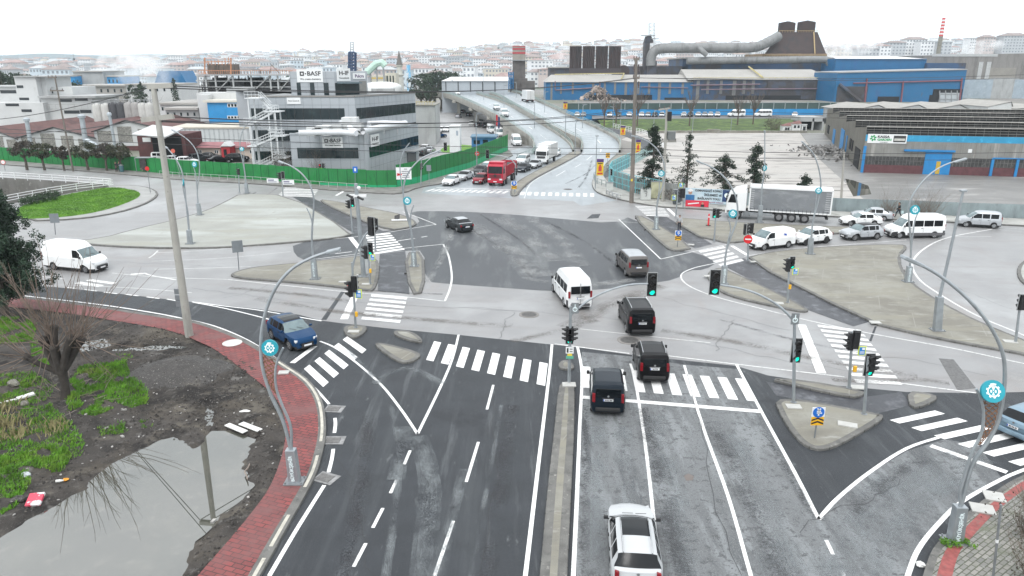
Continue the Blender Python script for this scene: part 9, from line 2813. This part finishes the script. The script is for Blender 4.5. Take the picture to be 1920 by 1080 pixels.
# ================================================================ hillside town, steam, haze
RIDGE=[(-600,124),(-100,123),(150,121),(300,117),(420,111),(560,105),(700,109),(800,106),(880,99),(960,92),(1060,90),(1160,87),(1250,87),(1400,92),(1560,98),(1650,92),(1760,84),(1830,82),(1900,82),(2000,82),(2600,90)]
YR=1750.0
def hill_z(x,Y):
 c=960+1360*x/(Y*CP+2.0)*1.0
 zr=ZT(interp(RIDGE,c),YR)
 t=(Y-600)/(YR-600)
 if t<=0:return-1.0
 n=5*mnoise.noise(Vector((x*.004,Y*.004,1)))*min(1,t*3)
 if t<=1:return max(-1,zr*(t**1.15)+n*(1-t*.6))
 return zr+(t-1)*4
hm=MB()
NX,NY=90,34
for j in range(NY):
 Y=600+(YR*1.35-600)*j/(NY-1)
 for i in range(NX):
  x=(-1.25+2.5*i/(NX-1))*Y
  hm.v.append((x,Y,hill_z(x,Y)))
for j in range(NY-1):
 for i in range(NX-1):hm.f.append((j*NX+i,j*NX+i+1,(j+1)*NX+i+1,(j+1)*NX+i));hm.m.append(0)
tag(hm.build('hills',M('town_ground',(.27,.28,.28),.9,.3,.02,layers=[(.012,.5,.6,(.09,.12,.08))]),smooth=True),kind='structure')
mm=MB()
for i in range(80):
 c=-300+i*24
 Y=2700
 row=110-6*abs(mnoise.noise(Vector((c*.006,0,5))))*2-(6 if c<500 else 2)
 p=D(c,row,Y);mm.v+=[(p.x,Y-300,-5),(p.x,Y,p.z),(p.x,Y+500,-5)]
for i in range(79):
 for k in(0,1):mm.f.append((i*3+k,(i+1)*3+k,(i+1)*3+k+1,i*3+k+1));mm.m.append(0)
tag(mm.build('mountains',M('mountain',(.14,.17,.18),.9,.2,.004),smooth=True),kind='structure')
HW=[M('hazed_white',(.72,.73,.74),.8,.06,.1),M('hazed_cream',(.58,.53,.45),.8,.08,.1),M('hazed_blue',(.52,.59,.64),.8,.06,.1),M('hazed_pink',(.50,.43,.41),.8,.08,.1),M('hazed_grey',(.46,.48,.50),.8,.08,.1)]  # town walls coloured paler to imitate distance haze
HR=[M('hazed_tile_red',(.30,.215,.20),.8,.2,.2),M('hazed_tile_brown',(.25,.21,.20),.8,.2,.2),M('hazed_roof_grey',(.40,.42,.43),.8,.15,.2),M('hazed_tile_orange',(.34,.27,.24),.8,.2,.2)]  # roof colours washed out, far haze painted into them
HG=M('hazed_window',(.20,.225,.25),.4)  # panes lightened in colour as if seen through haze
def house_mb(mb,o,w_,d_,h_,roof,wi,ri,gi,floors,windows=True,rz=0):
 c,s=math.cos(rz),math.sin(rz)
 def T(x,y,z):return(o[0]+x*c-y*s,o[1]+x*s+y*c,o[2]+z)
 x,y=w_/2,d_/2
 mb.add([T(-x,-y,-6),T(x,-y,-6),T(x,y,-6),T(-x,y,-6),T(-x,-y,h_),T(x,-y,h_),T(x,y,h_),T(-x,y,h_)],[(0,1,5,4),(1,2,6,5),(2,3,7,6),(3,0,4,7),(4,5,6,7)],wi)
 e=.6
 if roof:
  rh=min(w_,d_)*.22;k=max(0,x-y*.8)
  mb.add([T(-x-e,-y-e,h_-.1),T(x+e,-y-e,h_-.1),T(x+e,y+e,h_-.1),T(-x-e,y+e,h_-.1),T(-k,0,h_+rh),T(k,0,h_+rh)],[(0,1,5,4),(1,2,5),(2,3,4,5),(3,0,4)],ri)
 else:
  mb.add([T(-x-.3,-y-.3,h_+.02),T(x+.3,-y-.3,h_+.02),T(x+.3,y+.3,h_+.02),T(-x-.3,y+.3,h_+.02),T(-x-.3,-y-.3,h_+.6),T(x+.3,-y-.3,h_+.6),T(x+.3,y+.3,h_+.6),T(-x-.3,y+.3,h_+.6)],[(0,1,5,4),(1,2,6,5),(3,0,4,7),(4,5,6,7)],ri)
 if windows:
  n=max(3,int(w_/3))
  for f in range(floors):
   z0=f*h_/floors+h_/floors*.35;z1=z0+h_/floors*.42
   for k in range(n):
    a=-x+(k+.25)*w_/n;b=a+w_/n*.5
    mb.add([T(a,-y-.08,z0),T(b,-y-.08,z0),T(b,-y-.08,z1),T(a,-y-.08,z1)],[(0,1,2,3)],gi)
rg=random.Random(2024)
variants=[]
for wi,wn in enumerate(('white','cream','pale blue','pink','grey')):
 for ri,rn in((0,'red'),(1,'brown'),(3,'orange'))if wi<2 else((0,'red'),):
  for w_,fl in((13,3),(17,5)):
   mb=MB();house_mb(mb,(0,0,0),w_,12,fl*3.1,True,0,1,2,fl)
   me=mb.build('house',[HW[wi],HR[ri],HG]);variants.append((me,'%s %s house with %s roof on the hillside town'%(wn,'tall' if fl>3 else 'low',rn),'%s %s houses with %s roofs on the hill'%(wn,'tall' if fl>3 else 'low',rn)))
 mb=MB();house_mb(mb,(0,0,0),19,13,17,False,0,1,2,6)
 me=mb.build('house',[HW[wi],HR[2],HG]);variants.append((me,'%s flat roofed apartment block on the hillside town'%wn,'%s flat roofed blocks on the hill'%wn))
wts=[7]*6+[5]+[1.6]*6+[1]+[1.2]*2+[1.5]+[1]*2+[1]+[1.5]*2+[1.5]
wts=(wts+[1]*99)[:len(variants)]
spots=[]
Y=640.0
while Y<YR+20:
 c=-60.0+rg.uniform(0,30)
 while c<1990:
  wpx=1360*17/Y
  x=(c-960)/1360*Y*(CP+.03)
  spots.append((Y+rg.uniform(-14,14),x,c))
  c+=wpx*rg.uniform(.85,1.7)
 Y+=30+Y*.006
spots.sort()
vis=lambda c:c<372 or 540<c<560 or 660<c<960 or 986<c<1068 or 1166<c<1216 or 1225<c<1300 or 1550<c<1990
used=[False]*len(variants)
far=MB();n_ind=0
for Y,x,c in spots:
 z=hill_z(x,Y)
 if mnoise.noise(Vector((x*.006,Y*.006,8)))>.38:continue
 if vis(c)and n_ind<290 and(Y>760 or c>986 and c<1300)and rg.random()<.62:
  vi=rg.choices(range(len(variants)),wts)[0]
  me,lab,grp=variants[vi]
  o=me if not used[vi]else me.copy()
  if used[vi]:COL.objects.link(o)
  used[vi]=True
  o.location=(x,Y,z);o.rotation_euler=(0,0,rg.uniform(-.5,.5));s_=rg.uniform(.8,1.15);o.scale=(s_,s_,s_*rg.uniform(.85,1.1))
  tag(o,lab,'house',grp);n_ind+=1
 else:
  house_mb(far,(x,Y,z),rg.uniform(10,22),rg.uniform(9,14),rg.choice((6,9,9,12,15)),rg.random()<.6,rg.choices(range(5),(7,1.2,3,.6,1.6))[0],5+rg.choices(range(4),(3,3,4,1.2))[0],9,3,Y<1300,rg.uniform(-.5,.5))
for i,v in enumerate(variants):
 if not used[i]:bpy.data.objects.remove(v[0])
tag(far.build('distant_houses',HW+HR+[HG]),'dense mass of white and red roofed houses covering the far hillside','houses',kind='stuff')
ft=MB();rg2=random.Random(5)
for _ in range(240):
 Y=rg2.uniform(650,1700);c=rg2.uniform(-50,1980);x=(c-960)/1360*Y*(CP+.03);z=hill_z(x,Y);s_=rg2.uniform(3,6)
 for k in range(3):ft.ball((x+rg2.uniform(-s_,s_),Y+rg2.uniform(-s_,s_),z+s_*.7),s_*.8,6,4,jit=.25)
tag(ft.build('distant_trees',woodm),'small dark clumps of trees scattered between the far houses','trees',kind='stuff')
for i,(x0,x1,yt,yb_,Y,ri,wi)in enumerate(((1556,1576,88,101,760,0,3),(1562,1598,93,104,740,3,1),(1610,1650,91,103,760,1,4),(1645,1672,86,103,780,0,0),(1668,1700,80,102,800,1,4),(1700,1740,74,102,820,1,0),(1728,1758,78,103,800,2,0),(1764,1786,79,101,790,2,4),(1820,1832,72,92,900,2,0),(1846,1868,70,96,860,1,3),(1866,1890,75,96,870,1,0),(1884,1930,67,98,850,1,4),(1926,1960,72,98,850,1,4),(1110,1132,124,134,640,2,0),(1236,1262,122,134,640,0,3),(1010,1040,130,140,640,0,3))):
 a,b=D(x0,yt,Y),D(x1,yt,Y);zb_=ZT(yb_,Y)
 root=thing('apartment_block',('pink block with red roof at the left of the right skyline','long orange roofed cream house low on the right skyline','grey block with brown roof left of the skyline chimney','white block with red roof left of the skyline chimney','grey tall block with brown roof left of the skyline chimney','widest white block just left of the skyline chimney','white flat block directly behind the skyline chimney','grey flat block right of the skyline chimney','slim white block standing alone on the right skyline','pink block with brown roof near the right edge','white block with brown roof near the right edge','long grey block with brown roof at the right edge','grey block cut by the right edge','small white block right of the pipe comb','red roofed pink house below the huge fume duct','red roofed pink house left of the pipe comb')[i],'apartment block',((a.x+b.x)/2,Y,zb_-1))
 w_,h_=b.x-a.x,a.z-zb_+1
 MB().bb(-w_/2,w_/2,0,14,-12,h_).build('wall',HW[wi],root)
 rh=h_*.18
 if ri==2:MB().bb(-w_/2-.4,w_/2+.4,-.4,14.4,h_,h_+.6).build('roof',HR[2],root)
 else:MB().add([(-w_/2-.7,-.7,h_),(w_/2+.7,-.7,h_),(w_/2+.7,14.7,h_),(-w_/2-.7,14.7,h_),(-w_/4,7,h_+rh),(w_/4,7,h_+rh)],[(0,1,5,4),(1,2,5),(2,3,4,5),(3,0,4),(3,2,1,0)]).build('roof',HR[ri],root)
 mb=MB();nf=max(2,int(h_/3));nw=max(3,int(w_/3.2))
 for f in range(nf):
  for k in range(nw):
   u=-w_/2+(k+.3)*w_/nw;mb.bb(u,u+w_/nw*.45,-.12,.02,f*h_/nf+h_/nf*.35,f*h_/nf+h_/nf*.8)
 mb.build('windows',HG,root)['kind']='stuff' if nf*nw>100 else 'part'
 if nf*nw<=100:
  o=root.children[-1];del o['kind']
for x,yt,Y,lab in((137,100,1300,'thin mast with dark bands above the far left roofs'),(783,97,1200,'slender pale minaret on the hillside right of the office')):
 p=D(x,yt,Y);root=thing('mast' if x<400 else 'minaret',lab,'mast' if x<400 else 'minaret',(p.x,Y,0))
 MB().tube([(0,0,0),(0,0,p.z)],[1.3,.5],8).build('shaft',signw if x>400 else steelg,root)
 if x<400:
  MB().cyl((0,0),p.z-14,p.z-8,1.6,n=8).build('dark_band',black,root)
 else:MB().lathe((0,0),[(1.2,p.z-14),(2.2,p.z-12),(2.2,p.z-10),(1.0,p.z-10)],10).build('balcony',signw,root)
def steam(label,x,y,Y,rx,rz_,dens,seed,lean=.4):
 rg=random.Random(seed);c=D(x,y,Y)
 mb=MB()
 mb.ball((0,0,0),1,20,12,sq=(rx*1.25,rx*1.1,rz_*1.15))
 mb.v=[(x+lean*rx*z/rz_,y,z)for x,y,z in mb.v]
 o=mb.build('steam',None or bpy.data.materials.get('steam_vol')or steam_mat(),None,loc=c)
 tag(o,label,'steam',kind='stuff')
def steam_mat():
 m=bpy.data.materials.new('steam_vol');m.use_nodes=True
 t=m.node_tree;t.nodes.clear()
 v=t.nodes.new('ShaderNodeVolumePrincipled');v.inputs['Color'].default_value=(.97,.98,.99,1);v.inputs['Anisotropy'].default_value=0
 n=t.nodes.new('ShaderNodeTexNoise');n.inputs['Scale'].default_value=.16;n.inputs['Detail'].default_value=5;co=t.nodes.new('ShaderNodeTexCoord');t.links.new(co.outputs['Object'],n.inputs[0])
 r=t.nodes.new('ShaderNodeMapRange');r.inputs[1].default_value=.46;r.inputs[2].default_value=.72;r.inputs[3].default_value=0;r.inputs[4].default_value=.09;t.links.new(n.outputs[0],r.inputs[0]);t.links.new(r.outputs[0],v.inputs['Density'])
 o=t.nodes.new('ShaderNodeOutputMaterial');t.links.new(v.outputs[0],o.inputs[1])
 return m
steam('white steam drifting behind the silos beside the blue hopper',262,138,300,9,10,.05,1)
steam('small white steam puff against the blue hopper building',318,142,318,4,5,.05,2)
steam('low white steam bank over the far left roofs',235,125,480,16,12,.05,3)
steam('pale steam rising left of the pipe comb',1048,112,560,7,13,.05,4)
steam('wide white steam cloud right of the twin stacks',1590,86,640,22,10,.05,5)
steam('white steam puff over the mill roof at the right edge',1842,90,600,12,6,.05,6)
hz=bpy.data.materials.new('haze_air');hz.use_nodes=True
t=hz.node_tree;t.nodes.clear()
v=t.nodes.new('ShaderNodeVolumePrincipled')
v.inputs['Color'].default_value=(.82,.93,1.0,1)
v.inputs['Density'].default_value=HAZE_D
v.inputs['Anisotropy'].default_value=.1
oo_=t.nodes.new('ShaderNodeOutputMaterial');t.links.new(v.outputs[0],oo_.inputs[1])
o=MB().bb(-3500,3500,-80,3400,-8,330).build('haze',hz)
tag(o,'thin pale haze fading the far hillside town','haze',kind='stuff')
